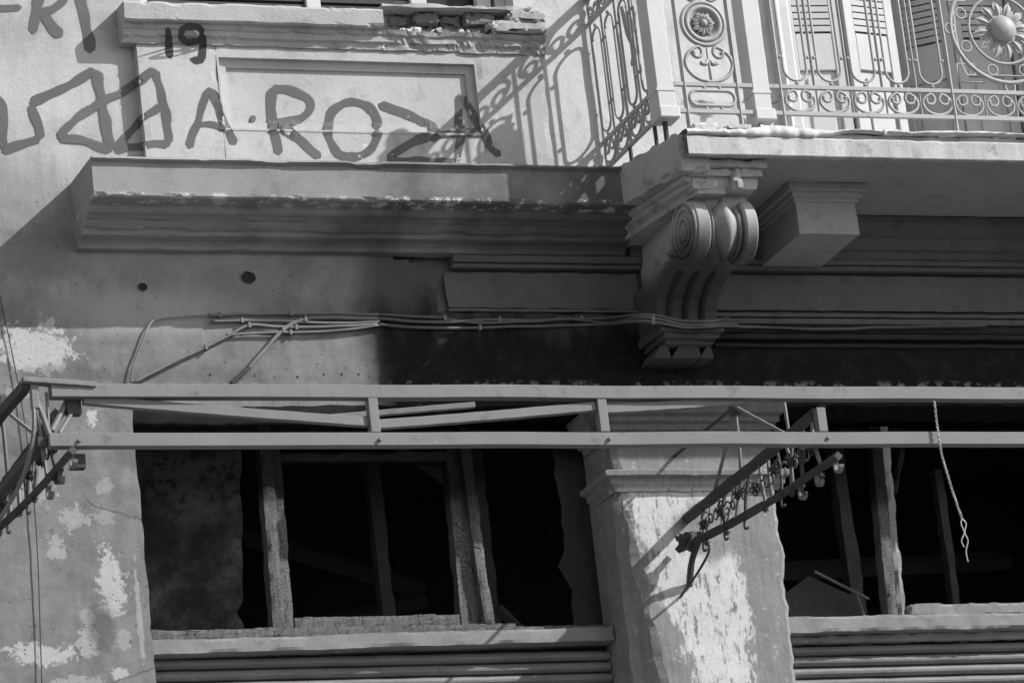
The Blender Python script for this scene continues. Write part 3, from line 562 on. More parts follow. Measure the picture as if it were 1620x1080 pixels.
# feet of the bars
for u in (0.680, 0.938, 1.146): MB().rbox(u - .022, u + .022, YR - .022, YR + .022, 8.325, 8.362, .02, .003, .006).build('bar_foot', 'rust', RL)
NU = 5; US = [1.231 + .1705 * k for k in range(NU)]
for k, u in enumerate(US):
    ushape(F, u)
    if k < NU - 1: rbar('bar', [F(u + .0853, ZM), F(u + .0853, ZU)], .008, 4)
for k in range(5): scroll(F, 1.236 + .1725 * k, 8.508); scroll(F, 1.236 + .1725 * k, 9.227, up=-1)
for k in range(1, 5): rbar('bar', [F(1.150 + .1725 * k, ZB), F(1.150 + .1725 * k, ZM)], .006, 4); rbar('bar', [F(1.150 + .1725 * k, ZU), F(1.150 + .1725 * k, ZT)], .006, 4)
# narrow rosette panel beside the corner
rc = (0.804, 8.869)
RO = rbar('rosette_ring', [F(rc[0] + .104 * math.cos(a), rc[1] + .104 * math.sin(a)) for a in [2 * math.pi * i / 40 for i in range(40)]], .011, 8, closed=True)
dm = MB(); rows = []
for i in range(41):
    a = 2 * math.pi * i / 40; rows.append([F(rc[0] + q * math.cos(a), rc[1] + q * math.sin(a), d) for q, d in ((.094, .004), (.090, -.010), (.080, -.014), (.070, -.006), (.064, .004), (.02, .006))])
dm.grid(rows).build('rosette_dish', 'rail', RO, smooth=True)
MB().sphere(F(rc[0], rc[1], -.006), .019, 12, 8).build('rosette_boss', 'rail', RO, smooth=True)
def petal(c, r0, r1, ang, wd, depth, par, G=F, mat='rail'):
    m = MB(); rows = []
    for i in range(9):
        u = i / 8; q = r0 + (r1 - r0) * u; ww = wd * math.sin(math.pi * (0.10 + .88 * u)) ** .8 * (0.6 + .5 * u if u < .7 else 0.95 - 1.2 * (u - .7)); row = []
        for v in (-1, -.6, -.2, 0, .2, .6, 1):
            x = q * math.cos(ang) - ww * v * math.sin(ang); z = q * math.sin(ang) + ww * v * math.cos(ang)
            row.append(G(c[0] + x, c[1] + z, -depth * (1 - .75 * abs(v)) * (.35 + .65 * math.sin(math.pi * min(1, u + .12))) + (.008 if abs(v) == .6 else 0) * 0 - (0.006 if abs(v) == 1 else 0)))
        rows.append(row)
    return m.grid(rows).build('petal', mat, par, smooth=True)
for k in range(14): petal(rc, .018, .062 - .008 * (k % 2), 2 * math.pi * k / 14 + .1, .012, .013, RO)
def heart(c, sg):
    p = scroll_pts(F, c[0], c[1], .115, .088, 0, sg); n = len(p); HO = rbar('heart_scroll', p, [.009 * (1 + .7 * max(0, 1 - min(i, n - 1 - i) / 4)) for i in range(n)], 6)
    rbar('stem', [F(c[0], c[1] - sg * .085), F(c[0], c[1] + sg * .075)], .007, 6, par=HO)
    for e in (-1, 1): rbar('leaf', smoothpath([F(c[0], c[1] + sg * .03), F(c[0] + e * .018, c[1] - sg * .002), F(c[0] + e * .042, c[1] + sg * .004)], 5), [.004 + .0018 * min(i, 4) for i in range(11)], 6, par=HO)
heart((0.808, 8.676), 1); heart((0.808, 9.062), -1)
def stadium(cx, cz, hw, r): return [F(cx + hw + r * math.cos(a), cz + r * math.sin(a)) for a in [-math.pi / 2 + math.pi * i / 10 for i in range(11)]] + [F(cx - hw - r * math.cos(a), cz - r * math.sin(a)) for a in [-math.pi / 2 + math.pi * i / 10 for i in range(11)]]
for cz in (8.508, 9.227): 
    o = rbar('oval_link', stadium(0.803, cz, .074, .036), .009, 8, closed=True)
    for e in (-.035, .04): MB().sphere(F(.803 + e, cz + .050), .009, 8, 6).build('stud', 'rail', o); MB().sphere(F(.803 + e, cz - .050), .009, 8, 6).build('stud', 'rail', o)
# sunflower panel
sc_ = (2.313, 8.885)
SF = rbar('sunflower_ring', [F(sc_[0] + .262 * math.cos(a), sc_[1] + .262 * math.sin(a)) for a in [2 * math.pi * i / 64 for i in range(64)]], .011, 6, closed=True)
rbar('inner_ring', [F(sc_[0] + .168 * math.cos(a), sc_[1] + .168 * math.sin(a)) for a in [2 * math.pi * i / 48 for i in range(48)]], .0075, 6, closed=True, par=SF)
MB().sphere(F(sc_[0], sc_[1], -.012), .066, 24, 14, 0.7).build('seed_head', 'rail', SF, smooth=True)
rbar('seed_ring', [F(sc_[0] + .068 * math.cos(a), sc_[1] + .068 * math.sin(a), -.004) for a in [2 * math.pi * i / 32 for i in range(32)]], .008, 6, closed=True, par=SF)
for k in range(12): petal(sc_, .064, .152, 2 * math.pi * k / 12 + .13, .021, .020, SF)
for k in range(12): petal(sc_, .064, .130, 2 * math.pi * (k + .5) / 12 + .13, .014, .008, SF)
for k in range(8):
    a = math.pi / 8 + 2 * math.pi * k / 8 + .02; rbar('small_ring', [F(sc_[0] + .215 * math.cos(a) + .026 * math.cos(b), sc_[1] + .215 * math.sin(a) + .026 * math.sin(b)) for b in [2 * math.pi * i / 18 for i in range(18)]], .005, 6, closed=True, par=SF)
for (x, z) in ((2.045, 8.885), (2.58, 8.885), (2.313, 8.600), (2.313, 9.137)): rbar('small_ring', [F(x + .025 * math.cos(b), z + .025 * math.sin(b)) for b in [2 * math.pi * i / 18 for i in range(18)]], .006, 6, closed=True, par=SF)
for sx in (-1, 1):
    for sz in (-1, 1):
        def K(u, v): return F(2.313 + sx * u, 8.869 + sz * v)
        rbar('key_bar', [K(0, .212), K(.130, .212), K(.130, .248), K(.258, .248), K(.258, .158), K(.170, .158), K(.170, .212), K(.215, .212), K(.232, .158), K(.240, 0.0)], .006, 4, par=SF)
for k in range(4): scroll(F, 2.09 + .160 * k, 8.508, .070, .053, .0055); scroll(F, 2.09 + .160 * k, 9.227, .070, .053, .0055, up=-1)
for k in range(3): rbar('bar', [F(2.17 + .16 * k, ZB), F(2.17 + .16 * k, ZM)], .006, 4)
for k in range(8): ushape(F, 2.76 + .17 * k); scroll(F, 2.76 + .17 * k, 8.508)
# left flank run back to the wall
railseg(S, -0.70, 0.0)
for k, u in enumerate((-0.575, -0.405, -0.235, -0.075)): ushape(S, u, .050); scroll(S, u, 8.508, .066, .053); scroll(S, u, 9.227, .066, .053, up=-1)
for u in (-0.66, -0.49, -0.32, -0.155, -0.015): vbar(S, u, ZB, ZT, .008)
rbar('bent_strip', smoothpath([S(-.36, 9.10, .02), S(-.39, 8.95, .02), S(-.37, 8.9, .05), S(-.40, 8.80, .02)], 4), .012, 4)
for u in (-0.30, -0.60): MB().tube([S(u, 8.30), S(u, ZB)], .010, 6).build('foot_rod', 'rust', RL)

# ================================================================== BALCONY DOOR with louvred shutters
DR = thing('balcony_door', 'white shuttered balcony door with louvres behind the iron railing', 'door', (2.23, 0.15, 8.36))
x0, x1, z0, z1 = DOOR
for (a, b) in ((x0 - .11, x0), (x1, x1 + .11)):
    J = MB(); pf = [(a, -0.001), (a, -0.03), (a + .03, -0.045), (a + .05, -0.03), (b - .02, -0.03), (b - .004, -0.015), (b - .004, -.001)]
    J.grid([[(x, y, z) for x, y in pf] for z in (8.335, 9.0, 9.7, 10.95)]); J.build('architrave', 'door', DR)
MB().box(x0 - .11, x1 + .11, -0.046, -0.001, 10.951, 11.06).build('architrave', 'door', DR, bevel=.006)
MB().box(x0 - .02, x1 + .02, -.02, .36, 8.335, 8.362).build('threshold', 'mortar', DR)
NL = 4; lw = (x1 - x0 - .06) / NL
for i in range(NL):
    hinge = Vector((x0 + .03 + lw * i, 0.13, 8.375)); e = bpy.data.objects.new('shutter_leaf', None); col.objects.link(e); e.parent = DR
    ang = (-6, 9, -38, -3)[i]; piv = hinge + (Vector((lw, 0, 0)) if i in (1, 2) else Vector((0, 0, 0)))
    def leafpart(name, m_, mat, bevel=.004):
        for k, v in enumerate(m_.v):
            q = Vector(v) + hinge - piv; q.rotate(Quaternion((0, 0, 1), math.radians(ang))); m_.v[k] = tuple(q + piv)
        return m_.build(name, mat, e, bevel=bevel)
    Wd = lw - .012
    leafpart('stile', MB().box(0, .052, 0, .04, 0, 2.5), 'door'); leafpart('stile', MB().box(Wd - .052, Wd, 0, .04, 0, 2.5), 'door')
    for (a, b) in ((0, .14), (.64, .83), (2.38, 2.5)): leafpart('rail', MB().box(.052, Wd - .052, .003, .037, a, b), 'door')
    leafpart('panel', MB().box(.052, Wd - .052, .016, .028, .14, .64), 'door')
    leafpart('panel', MB().box(0.085, Wd - .085, .0075, .0158, .175, .605), 'door', .006)
    zz = .84
    while zz < 2.37:
        m = MB(); a_ = .052; b_ = Wd - .052; m.v += [(a_, .002, zz), (b_, .002, zz), (b_, .034, zz + .018), (a_, .034, zz + .018), (a_, .002, zz + .027), (b_, .002, zz + .027), (b_, .034, zz + .034), (a_, .034, zz + .034)]
        m.f += [(0, 1, 5, 4), (3, 7, 6, 2), (4, 5, 6, 7), (0, 3, 2, 1), (0, 4, 7, 3), (1, 2, 6, 5)]; leafpart('slat', m, 'shut', 0) if zz < 1.5 else None; zz += .034
    leafpart('slat_backing', MB().box(.052, Wd - .052, .0355, .039, .83, 2.38), 'shut', 0)
for (a, b) in ((x0, x0 + .028), (x1 - .028, x1)): MB().box(a + .002, b, .10, .19, 8.363, 10.9).build('door_frame', 'door', DR, bevel=.004)
# unseen shutter leaf, added to cast shade over the balcony door
OL = thing('shade_shutter', 'unseen louvred shutter leaf added to shade the balcony door', 'shutter', (3.55, 0, 8.4))
OL.location = (3.55, -0.3, 8.42)
for (a, b) in ((-.62, -.56), (-.10, -.04)): MB().box(3.53, 3.57, a, b, 8.42, 10.9).build('stile', 'shut', OL, bevel=.004)
for (a, b) in ((8.42, 8.6), (9.1, 9.2), (10.78, 10.9)): MB().box(3.534, 3.566, -.56, -.10, a, b).build('rail', 'shut', OL, bevel=.004)
MB().box(3.544, 3.556, -.56, -.10, 8.6, 9.1).build('panel', 'shut', OL)
zz = 9.2
while zz < 10.77: MB().box(3.532, 3.568, -.56, -.10, zz, zz + .026).build('slat', 'shut', OL); zz += .030

# ================================================================== UPPER WINDOW
UW = thing('upper_window', 'louvred upper window above the broken sill', 'window', (-0.75, 0.12, 9.12))
x0, x1, z0, z1 = UPW
for (a, b) in ((x0, x0 + .06), (x1 - .14, x1 - .07), (-.27, -.19), (-.78, -.71), (x1 - .05, x1)): MB().box(a, b, .10, .15, z0 + .002, z1).build('stile', 'door', UW, bevel=.004)
MB().box(x0, x1, .105, .145, z0 + .003, z0 + .05).build('bottom_rail', 'shut', UW)
zz = z0 + .05
while zz < z0 + .9:
    for (a, b) in ((x0 + .06, -.78), (-.71, -.27)): MB().box(a, b, .115, .14, zz, zz + .02).build('slat', 'rust', UW)
    zz += .036
MB().box(x0, x1, .17, .18, z0, z1).build('pane', 'glass', UW)

# ================================================================== BURNT SHOP WINDOWS
def timber(par, name, x0, x1, y0, y1, z0, z1, lean=0.0, mat='char', seed=0.0, er=.005):
    m = MB().rbox(x0, x1, y0, y1, z0, z1, 0.018, 0.0025, er, 9, seed)
    m.v = [(x + lean * (z - z0), y, z) for x, y, z in m.v]; return m.build(name, mat, par)
WL = thing('shop_window', 'burnt out window with two charred mullions between left wall and flaking pier', 'window', (-0.69, .26, 6.26), 'burnt shop windows')
timber(WL, 'mullion', -1.185, -1.125, .225, .30, 6.335, 7.27, .02, seed=1); timber(WL, 'mullion', -1.128, -1.075, .262, .34, 6.335, 7.27, .02, seed=2)
timber(WL, 'mullion', -0.195, -0.145, .225, .30, 6.345, 7.27, -.03, seed=3); timber(WL, 'mullion', -0.290, -0.197, .265, .34, 6.345, 7.27, .02, seed=4)
timber(WL, 'sash_rail', -1.072, -0.292, .262, .33, 6.345, 6.405, seed=5); timber(WL, 'bottom_rail', -1.79, -0.05, .215, .30, 6.292, 6.345, seed=6); timber(WL, 'sash_rail', -1.072, -0.275, .262, .33, 7.118, 7.160, seed=25); timber(WL, 'bottom_rail', -0.045, 0.40, .23, .30, 6.292, 6.335, seed=16)
timber(WL, 'head_rail', -1.79, 0.40, .24, .33, 7.19, 7.26, seed=7)
SL = MB().rbox(-1.80, 0.40, .175, .33, 6.235, 6.300, 0.016, .003, .004, 6, 3.0); SL.v = [(x, y, z + .012 * (x + .7) / 1.1) for x, y, z in SL.v]; SL.build('sill', 'sash', WL)
timber(WL, 'apron_board', -1.80, 0.40, .30, .34, 6.20, 6.232, seed=9, mat='char')
# smoke stained board closing the left light
bd = MB(); rows = []  # partition
for i in range(31):
    z = 6.0 + (7.60 - 6.0) * i / 30; e = -1.06 - (7.4 - z) * .06 + .014 * nz((0, 0, z), 9, 2) + .02 * nz((0, 0, z), 3, 5) - (.03 if 6.55 < z < 6.6 else 0)
    rows.append([(-2.3 + (e + 2.3) * j / 12, .85 + .004 * nz((j * .05, 0, z), 5), z) for j in range(13)] + [(e, .88, z), (-2.3, .88, z)])
PB = bd.grid(rows).build('partition_board', 'board'); tag(PB, 'smoke stained partition board inside the left window beside the left wall', 'board')
WR = thing('shop_window', 'burnt out window with one leaning scorched mullion right of the pier', 'window', (2.2, .26, 6.3), 'burnt shop windows')
timber(WR, 'mullion', 1.795, 1.850, .225, .30, 6.335, 7.27, .045, seed=11); timber(WR, 'mullion', 1.853, 1.895, .235, .31, 6.335, 7.27, .045, seed=12, mat='sash', er=.008)
timber(WR, 'bottom_rail', 1.90, 3.36, .215, .30, 6.335, 6.40, seed=13, mat='sash', er=.008); timber(WR, 'bottom_rail', 1.21, 1.79, .215, .30, 6.300, 6.34, seed=14, mat='sash')
timber(WR, 'head_rail', 1.21, 3.36, .24, .33, 7.19, 7.26, seed=15); timber(WR, 'brace', 1.93, 1.96, .28, .31, 6.95, 7.18, .35, seed=18)
SR = MB().rbox(1.20, 3.38, .165, .33, 6.262, 6.338, 0.016, .004, .005, 6, 13.0); SR.build('sill', 'sash', WR)
timber(WR, 'apron_board', 1.21, 3.36, .22, .26, 6.225, 6.262, seed=19, mat='sash')
# ---- things left standing in the burnt rooms
def inside(name, label, cat, m, mat='post_in'): return tag(m.build(name, mat), label, cat, {'post': 'posts inside the burnt rooms', 'rafter': 'charred rafters inside the burnt rooms', 'plank': 'planks inside the left window'}.get(cat))
for (nm_, lb_, p0_, p1_, r_) in (('charred_rafter', 'charred rafter crossing the dark ceiling of the left window', (-1.1, 1.6, 7.25), (0.25, 2.2, 7.05), .05), ('charred_rafter', 'low charred beam deep inside the left window', (-1.0, 2.4, 6.75), (0.2, 2.0, 6.95), .045), ('charred_rafter', 'charred beam crossing deep inside the right window', (1.9, 1.6, 6.95), (3.4, 2.0, 7.1), .05)):
    inside(nm_, lb_, 'rafter', MB().tube([p0_, p1_], r_, 4))
inside('interior_post', 'thin scorched post inside the left window between its mullions', 'post', MB().rbox(-0.43, -0.365, .9, .98, 6.0, 7.6, .05, .004, .006))
inside('interior_post', 'dark post inside the left window near the pier', 'post', MB().rbox(0.02, 0.09, .75, .83, 6.0, 7.6, .05, .004, .006, seed=2), 'black')
inside('interior_post', 'scorched post inside the right window next to the leaning mullion', 'post', MB().rbox(1.845, 1.915, .68, .76, 6.0, 7.6, .05, .004, .006, seed=3))
inside('interior_post', 'thin dark post deep inside the right window behind the hanging wire', 'post', MB().rbox(2.385, 2.43, .70, .76, 6.0, 7.2, .05, .004, .006, seed=4))
m = MB(); m.tube([(-0.34, .70, 7.33), (-0.10, .70, 7.155)], .035, 4); inside('fallen_plank', 'slanting plank at the top of the left window', 'plank', m)
m = MB(); m.tube([(0.02, .6, 6.52), (0.20, .6, 6.33)], .025, 4); inside('fallen_plank', 'short plank leaning low inside the left window near the pier', 'plank', m)
m = MB(); rows = []
for i in range(25):
    z = 6.30 + (7.26 - 6.30) * i / 24; e = 0.315 + .03 * nz((0, 0, z), 5, 3) + .018 * nz((0, 0, z), 16, 1) - (.05 * max(0, 1 - abs(z - 6.66) / .1)); rows.append([(e + (0.46 - e) * j / 4, .42 + .01 * nz((j, 0, z), 4), z) for j in range(5)])
m.grid(rows); inside('hanging_plaster', 'ragged sheet of loose plaster inside the left window beside the pier', 'plaster', m)
m = MB(); P = [(1.30, 6.30), (1.36, 6.50), (1.571, 6.632), (1.813, 6.503), (1.77, 6.30)]; k = len(P); m.v += [(x, .46 + (z - 6.3) * .25, z) for x, z in P] + [(x, .48 + (z - 6.3) * .25, z) for x, z in P]
m.f = [tuple(range(k)), tuple(reversed(range(k, 2 * k)))] + [(i, k + i, k + (i + 1) % k, (i + 1) % k) for i in range(k)]
inside('broken_board', 'broken grey board leaning at the bottom of the right window', 'board', m)
m = MB().tube([(1.56, .45, 6.628), (1.82, .45, 6.49)], .008, 5).tube([(1.76, .45, 6.53), (1.80, .45, 6.32)], .006, 5); inside('splintered_strip', 'pale splintered strip along the edge of the broken board', 'strip', m, 'sash')

# ================================================================== ROLLER SHUTTERS
def shutter(x0, x1, label):
    T = thing('roller_shutter', label, 'shutter', ((x0 + x1) / 2, .27, .15), 'rolling shutters below the burnt windows'); H = 0.052
    def slat_mesh(sd): 
        m = MB(); n = int((x1 - x0) / .05); rows = []
        for i in range(n + 1):
            x = x0 + (x1 - x0) * i / n; w_ = .004 * nz((x, sd, 0), 2.5, 3); row = []
            for (y, z) in ((.290, 0), (.265, .004), (.250, .016), (.248, .026), (.254, .038), (.270, .045), (.272, .0475), (.290, .049)): row.append((x, y + w_, z + .5 * w_ + .002 * nz((x, sd, 1), 7)))
            rows.append(row)
        return m.grid(rows)
    base = [slat_mesh(s_).build('slat', 'slat', T, smooth=False) for s_ in (1.0, 5.0, 9.0)]
    z = 6.175
    for k in range(14):
        if k < 3: o = base[k]
        else: o = inst(base[k % 3], 'slat', T)
        o.location = (0, 0, z - k * H)
    lo = MB(); rows = []; zz = z - 13 * H - .006
    while zz > .2:
        for (y, d) in ((.290, 0), (.250, -.012), (.250, -.036), (.290, -.046)): rows.append([(x0, y, zz + d), (x1, y, zz + d)])
        zz -= H
    o = lo.grid(rows).build('lower_slats', 'slat', T); o['kind'] = 'stuff'
    MB().box(x0, x1, .345, .36, 6.13, 6.235).build('shutter_box', 'black', T)
shutter(-1.80, 0.40, 'grey rolling shutter below the left burnt window'); shutter(1.20, 3.38, 'grey rolling shutter below the right burnt window')

# ================================================================== AWNING FRAME (bare steel skeleton of a canopy)
AW = thing('awning_frame', 'bare steel canopy frame with twin front beams and rusted lattice brackets', 'awning frame', (0.0, -0.7, 6.5))
YA = -1.5
def beam(name, p0, p1, h, d, mat='beam', sag=0.0, par=None, n=40, amp=.007):
    P0, P1 = Vector(p0), Vector(p1); m = MB(); rows = []; ax = (P1 - P0).normalized(); up = Vector((0, 0, 1)); sd = ax.cross(up).normalized(); up = sd.cross(ax)
    for i in range(n + 1):
        t = i / n; c = P0.lerp(P1, t) + Vector((0, 0, -sag * 4 * t * (1 - t) + amp * nz((t * 9, p0[2], 0), 1.0, 3))) + sd * amp * nz((t * 7, 3, p0[2]), 1, 5)
        rows.append([c + sd * a * d / 2 + up * b * h / 2 for a, b in ((-1, -1), (1, -1), (1, 1), (-1, 1), (-1, -1))])
    m.grid(rows); k = len(m.v); m.f += [(0, 1, 2, 3), tuple(reversed((k - 5, k - 4, k - 3, k - 2)))]
    return m.build(name, mat, par or AW, bevel=.003)
beam('front_beam', (-2.585, YA, 6.872), (4.10, YA, 6.855), .056, .05, n=80); beam('front_beam', (-2.610, YA, 6.668), (4.10, YA, 6.655), .056, .05, n=80)
for (x, z0, z1) in ((-1.243, 6.694, 6.846), (-0.240, 6.694, 6.842), (0.752, 6.692, 6.80), (1.9, 6.69, 6.83), (2.9, 6.69, 6.83)): MB().box(x - .021, x + .021, YA - .020, YA + .020, z0, z1).build('strut', 'beam', AW, bevel=.003)
for (a, b) in (((-2.45, 6.842), (-1.262, 6.745)), ((-1.222, 6.735), (-0.262, 6.812)), ((-0.218, 6.800), (0.42, 6.842)), ((1.9, 6.74), (2.9, 6.83))): beam('brace', (a[0], YA + .01, a[1]), (b[0], YA + .01, b[1]), .040, .03, sag=.004, amp=.002)
for x in (-1.243, -0.240, 0.752, -2.5, 1.9):
    for (z, dx) in ((6.662, .012),): MB().tube([(x + dx, YA - .024, z), (x + dx, YA - .036, z)], .008, 6).build('bolt', 'beam', AW)
beam('back_brace', (-1.4, YA + .12, 6.80), (-0.75, YA + .12, 6.855), .025, .02, amp=.002)
# rosettes and scrolls of the brackets
def star(par, c, r, plane_x=True):
    m = MB(); n = 14; N_ = Vector((-.75, -.65, random.uniform(-.25, .25))).normalized(); U_ = N_.orthogonal().normalized(); V_ = N_.cross(U_); C_ = Vector(c)
    for (sc_k, off_) in ((1.0, 0.0), (.72, -.012)):
        b_ = len(m.v); ring_ = []
        for k in range(n):
            a = 2 * math.pi * k / n + off_ * 30; q = r * sc_k * (random.uniform(.85, 1.1) if k % 2 == 0 else .45); ring_.append(tuple(C_ + U_ * q * math.cos(a) + V_ * q * math.sin(a) + N_ * (off_ * -1 + random.uniform(0, .010))))
        m.v += [tuple(C_ - N_ * .012), tuple(C_ + N_ * (.014 - off_))] + ring_
        for k in range(n): m.f += [(b_, b_ + 2 + k, b_ + 2 + (k + 1) % n), (b_ + 1, b_ + 2 + (k + 1) % n, b_ + 2 + k)]
    return m.build('rosette', 'rust', par)
def bracket(bx, lo_front, lattice=True):
    E = bpy.data.objects.new('bracket', None); col.objects.link(E); E.parent = AW
    def rough(name, pts, r, n=8, mat='rust'):
        p = smoothpath(pts, 10); m = MB(); m.tube(p, [r * (1 + .18 * nz((q[0], q[1], q[2]), 14, 2)) for q in p], n); return m.build(name, mat, E)
    up = lambda y: 6.765 + .006 * math.sin(y * 4); lo = lambda y: 6.605 + (lo_front - 6.605) * (-y / 1.5) - .012 * math.sin(-y * 2.1)
    rough('upper_bar', [(bx + .004, 0.0, 6.758), (bx + .002, -.5, 6.762), (bx, -1.0, 6.768), (bx, -1.47, 6.785)], .030, 4); rough('upper_bar', [(bx + .045, -.62, 6.79), (bx + .05, -1.0, 6.80), (bx + .05, -1.47, 6.825)], .016, 4)
    rough('lower_bar', [(bx - .07, -.04, lo(0)), (bx - .03, -.5, lo(-.5)), (bx, -1.0, lo(-1)), (bx + .015, -1.62, lo(-1.6))], .021, 4)
    # knot of burnt metal where the lower bar meets the wall strut
    m = MB().rbox(bx - .11, bx - .02, -.20, -.10, lo(0) - .03, lo(0) + .04, .02, .012, .02, 30, bx); m.build('burnt_knot', 'rust', E)
    rough('lower_strut', [(bx - .03, -.02, 6.44), (bx - .045, -.12, 6.53), (bx - .05, -.24, lo(-.24))], .015, 6)
    # lattice of thin rods with rosettes
    ys = [-.20 - .095 * k for k in range(14)]
    for k, y in enumerate(ys):
        dx = random.uniform(-.012, .012); y2 = y - random.choice((-.07, .02, .05, .09)); f_ = max(0, min(1, -y / 1.5)); xl = bx - .06 + .07 * f_
        rough('lattice_rod', [(bx, y, up(y) - .01), ((bx + xl) / 2 + dx, (y + y2) / 2 + random.uniform(-.012, .012), (up(y) + lo(y2)) / 2), (xl, y2, lo(y2))], random.uniform(.006, .010), 5, 'rod' if k % 3 else 'rust')
        if k % 2 == 1: star(E, ((bx + xl) / 2, y + .03, (up(y) + lo(y)) / 2 + random.uniform(-.02, .02)), .040)
        # little hooks and spurs hanging below the lower bar
        if k % 3 == 0: rough('spur', [(xl, y2, lo(y2)), (xl, y2 + .02, lo(y2) - .04), (xl, y2 + .01, lo(y2) - .06), (xl, y2 - .02, lo(y2) - .062)], .006, 5)
        if k % 3 == 1: star(E, (xl, y2, lo(y2) - .035), .020)
    # small C scrolls filling the lattice
    for k in range(20):
        yc = -.27 - .06 * k; zc = (up(yc) + lo(yc)) / 2 + random.uniform(-.02, .02); r0 = random.uniform(.026, .050); sg = 1 if k % 2 else -1; xl = bx - .03 + .035 * (-yc / 1.5)
        p = [(xl, yc + sg * r0 * (1 - .045 * i) * math.cos(.5 + i * .46), zc + r0 * (1 - .045 * i) * math.sin(.5 + i * .46)) for i in range(15)]; MB().tube(p, .0048, 5).build('c_scroll', 'rust' if k % 2 else 'rod', E, smooth=True)
    for (yc, zc, r) in ((-1.60, lo(-1.6) - .035, .036), (-1.40, lo(-1.4) - .040, .030), (-1.22, lo(-1.2) - .045, .032)):
        p = [(bx + .02, yc + r * (1 - .03 * i) * math.cos(2.0 - i * .42), zc + r * (1 - .03 * i) * math.sin(2.0 - i * .42)) for i in range(13)]; MB().tube(p, .009, 4, flat=1.6, flatdir=(1, 0, 0)).build('curl', 'rod', E)
    rough('hanging_loop', [(bx - .05, -.30, lo(-.3)), (bx - .05, -.33, lo(-.3) - .07), (bx - .06, -.22, lo(-.3) - .13), (bx - .07, -.08, lo(-.2) - .18), (bx - .08, -.0, lo(0) - .22)], .006, 5)
    # raised truss rods above the bar
    nd = (bx - .03, -.75, 7.05)
    for q in ((bx, -.34, up(0)), (bx, -.66, up(0)), (bx, -1.18, up(0) + .02)): rough('truss_rod', [nd, tuple((a + b) / 2 + random.uniform(-.006, .006) for a, b in zip(nd, q)), q], .009, 5, 'rod')
    rough('truss_rod', [(bx, -1.19, 6.99), (bx, -1.20, 6.79)], .008, 5, 'rod'); rough('truss_rod', [(bx - .02, 0, 7.05), nd], .008, 6)
    m = MB().rbox(nd[0] - .02, nd[0] + .02, nd[1] - .03, nd[1] + .03, nd[2] - .04, nd[2] + .05, .015, .006, .01, 30, 2); m.build('burnt_knot', 'rust', E)
    return E
bracket(0.74, 6.555); bracket(4.08, 6.555)
# left bracket, turned up at the end of the beams
LB_ = bracket(-2.56, 6.59)
def strap(name, pts, r, mat='rod', n=6, flat=1.0): return MB().tube(smoothpath(pts, 6), r, n, flat=flat).build(name, mat, LB_)
beam('side_beam', (-2.675, YA, 6.905), (-2.675, -.02, 6.93), .042, .04, 'rust'); beam('corner_bar', (-2.70, YA - .01, 6.915), (-2.40, YA - .01, 6.893), .022, .05, 'beam', amp=.002)
beam('side_beam', (-2.632, YA, 6.668), (-2.632, -.02, 6.66), .040, .04, 'rust')
for (a, b, r) in (((-2.66, YA, 6.88), (-2.60, YA, 6.69), .014), ((-2.60, YA, 6.87), (-2.60, YA + .02, 6.70), .008), ((-2.50, YA + .05, 6.86), (-2.59, YA, 6.71), .012), ((-2.45, YA + .05, 6.86), (-2.56, YA, 6.70), .010)): strap('end_rod', [a, tuple((p + q) / 2 + .004 for p, q in zip(a, b)), b], r)
MB().box(-2.665, -2.635, YA - .015, YA + .015, 6.80, 6.91).build('end_plate', 'rod', LB_, bevel=.003)
strap('bent_rod', [(-2.655, YA, 6.86), (-2.665, YA, 6.70), (-2.70, YA + .1, 6.54), (-2.76, YA + .3, 6.42)], .010); strap('bent_rod', [(-2.645, YA, 6.80), (-2.63, YA + .02, 6.68), (-2.62, YA + .05, 6.60)], .008)
for z in (6.815, 6.592): MB().box(-2.515, -2.455, YA + .02, YA + .06, z - .030, z + .030).build('bracket_block', 'rust', AW, bevel=.003)
for k in range(5): MB().tube([(-2.47, YA + .03, 6.55 - .0 * k), (-2.47, YA + .05, 6.5)], .006, 5)

# ================================================================== CABLES along the wall
def wall_y(x): return -0.014 if x < -0.33 else (-0.014 if x < .60 else (-0.30 if x < 0.98 else -0.05))
def cable(name, label, pts, r, mat, cat='cable', clips=()):
    p = smoothpath(pts, 8); p = [Vector((q.x, q.y - .003 * nz(q, 9, 2), q.z + .004 * nz(q, 7, 5))) for q in p]
    r *= .85; o = MB().tube(p, [r * (1 + .12 * nz(q, 12, 3)) for q in p], 8).build(name, mat, smooth=True); tag(o, label, cat, 'cables along the wall' if cat == 'cable' else None)
    for i in clips:
        q = p[int(i * (len(p) - 1))]; MB().box(q.x - .006, q.x + .006, q.y - r - .003, q.y + .012, q.z - r - .005, q.z + r + .005).build('clip', 'cable', o)
    return o
cable('conduit', 'grey conduit slanting down left to the awning beam, lowest on the wall', [(-1.802,-0.020,7.392),(-1.559,-0.020,7.512),(-1.362,-0.020,7.604),(-1.271,-0.020,7.652),(-1.211,-0.020,7.664),(-1.109,-0.020,7.653),(-0.932,-0.020,7.657),(-0.754,-0.020,7.664),(-0.645,-0.020,7.673)], 0.008, 'cable', clips=(0.2, 0.45, 0.7))
cable('conduit', 'thick grey conduit with black end slanting beside the sunlit wall', [(-1.269,-0.020,7.458),(-1.191,-0.020,7.540),(-1.113,-0.020,7.617),(-1.049,-0.020,7.665),(-0.988,-0.020,7.692),(-0.913,-0.020,7.701),(-0.750,-0.020,7.700),(-0.637,-0.020,7.697)], 0.0115, 'cable', clips=(0.35, 0.6))
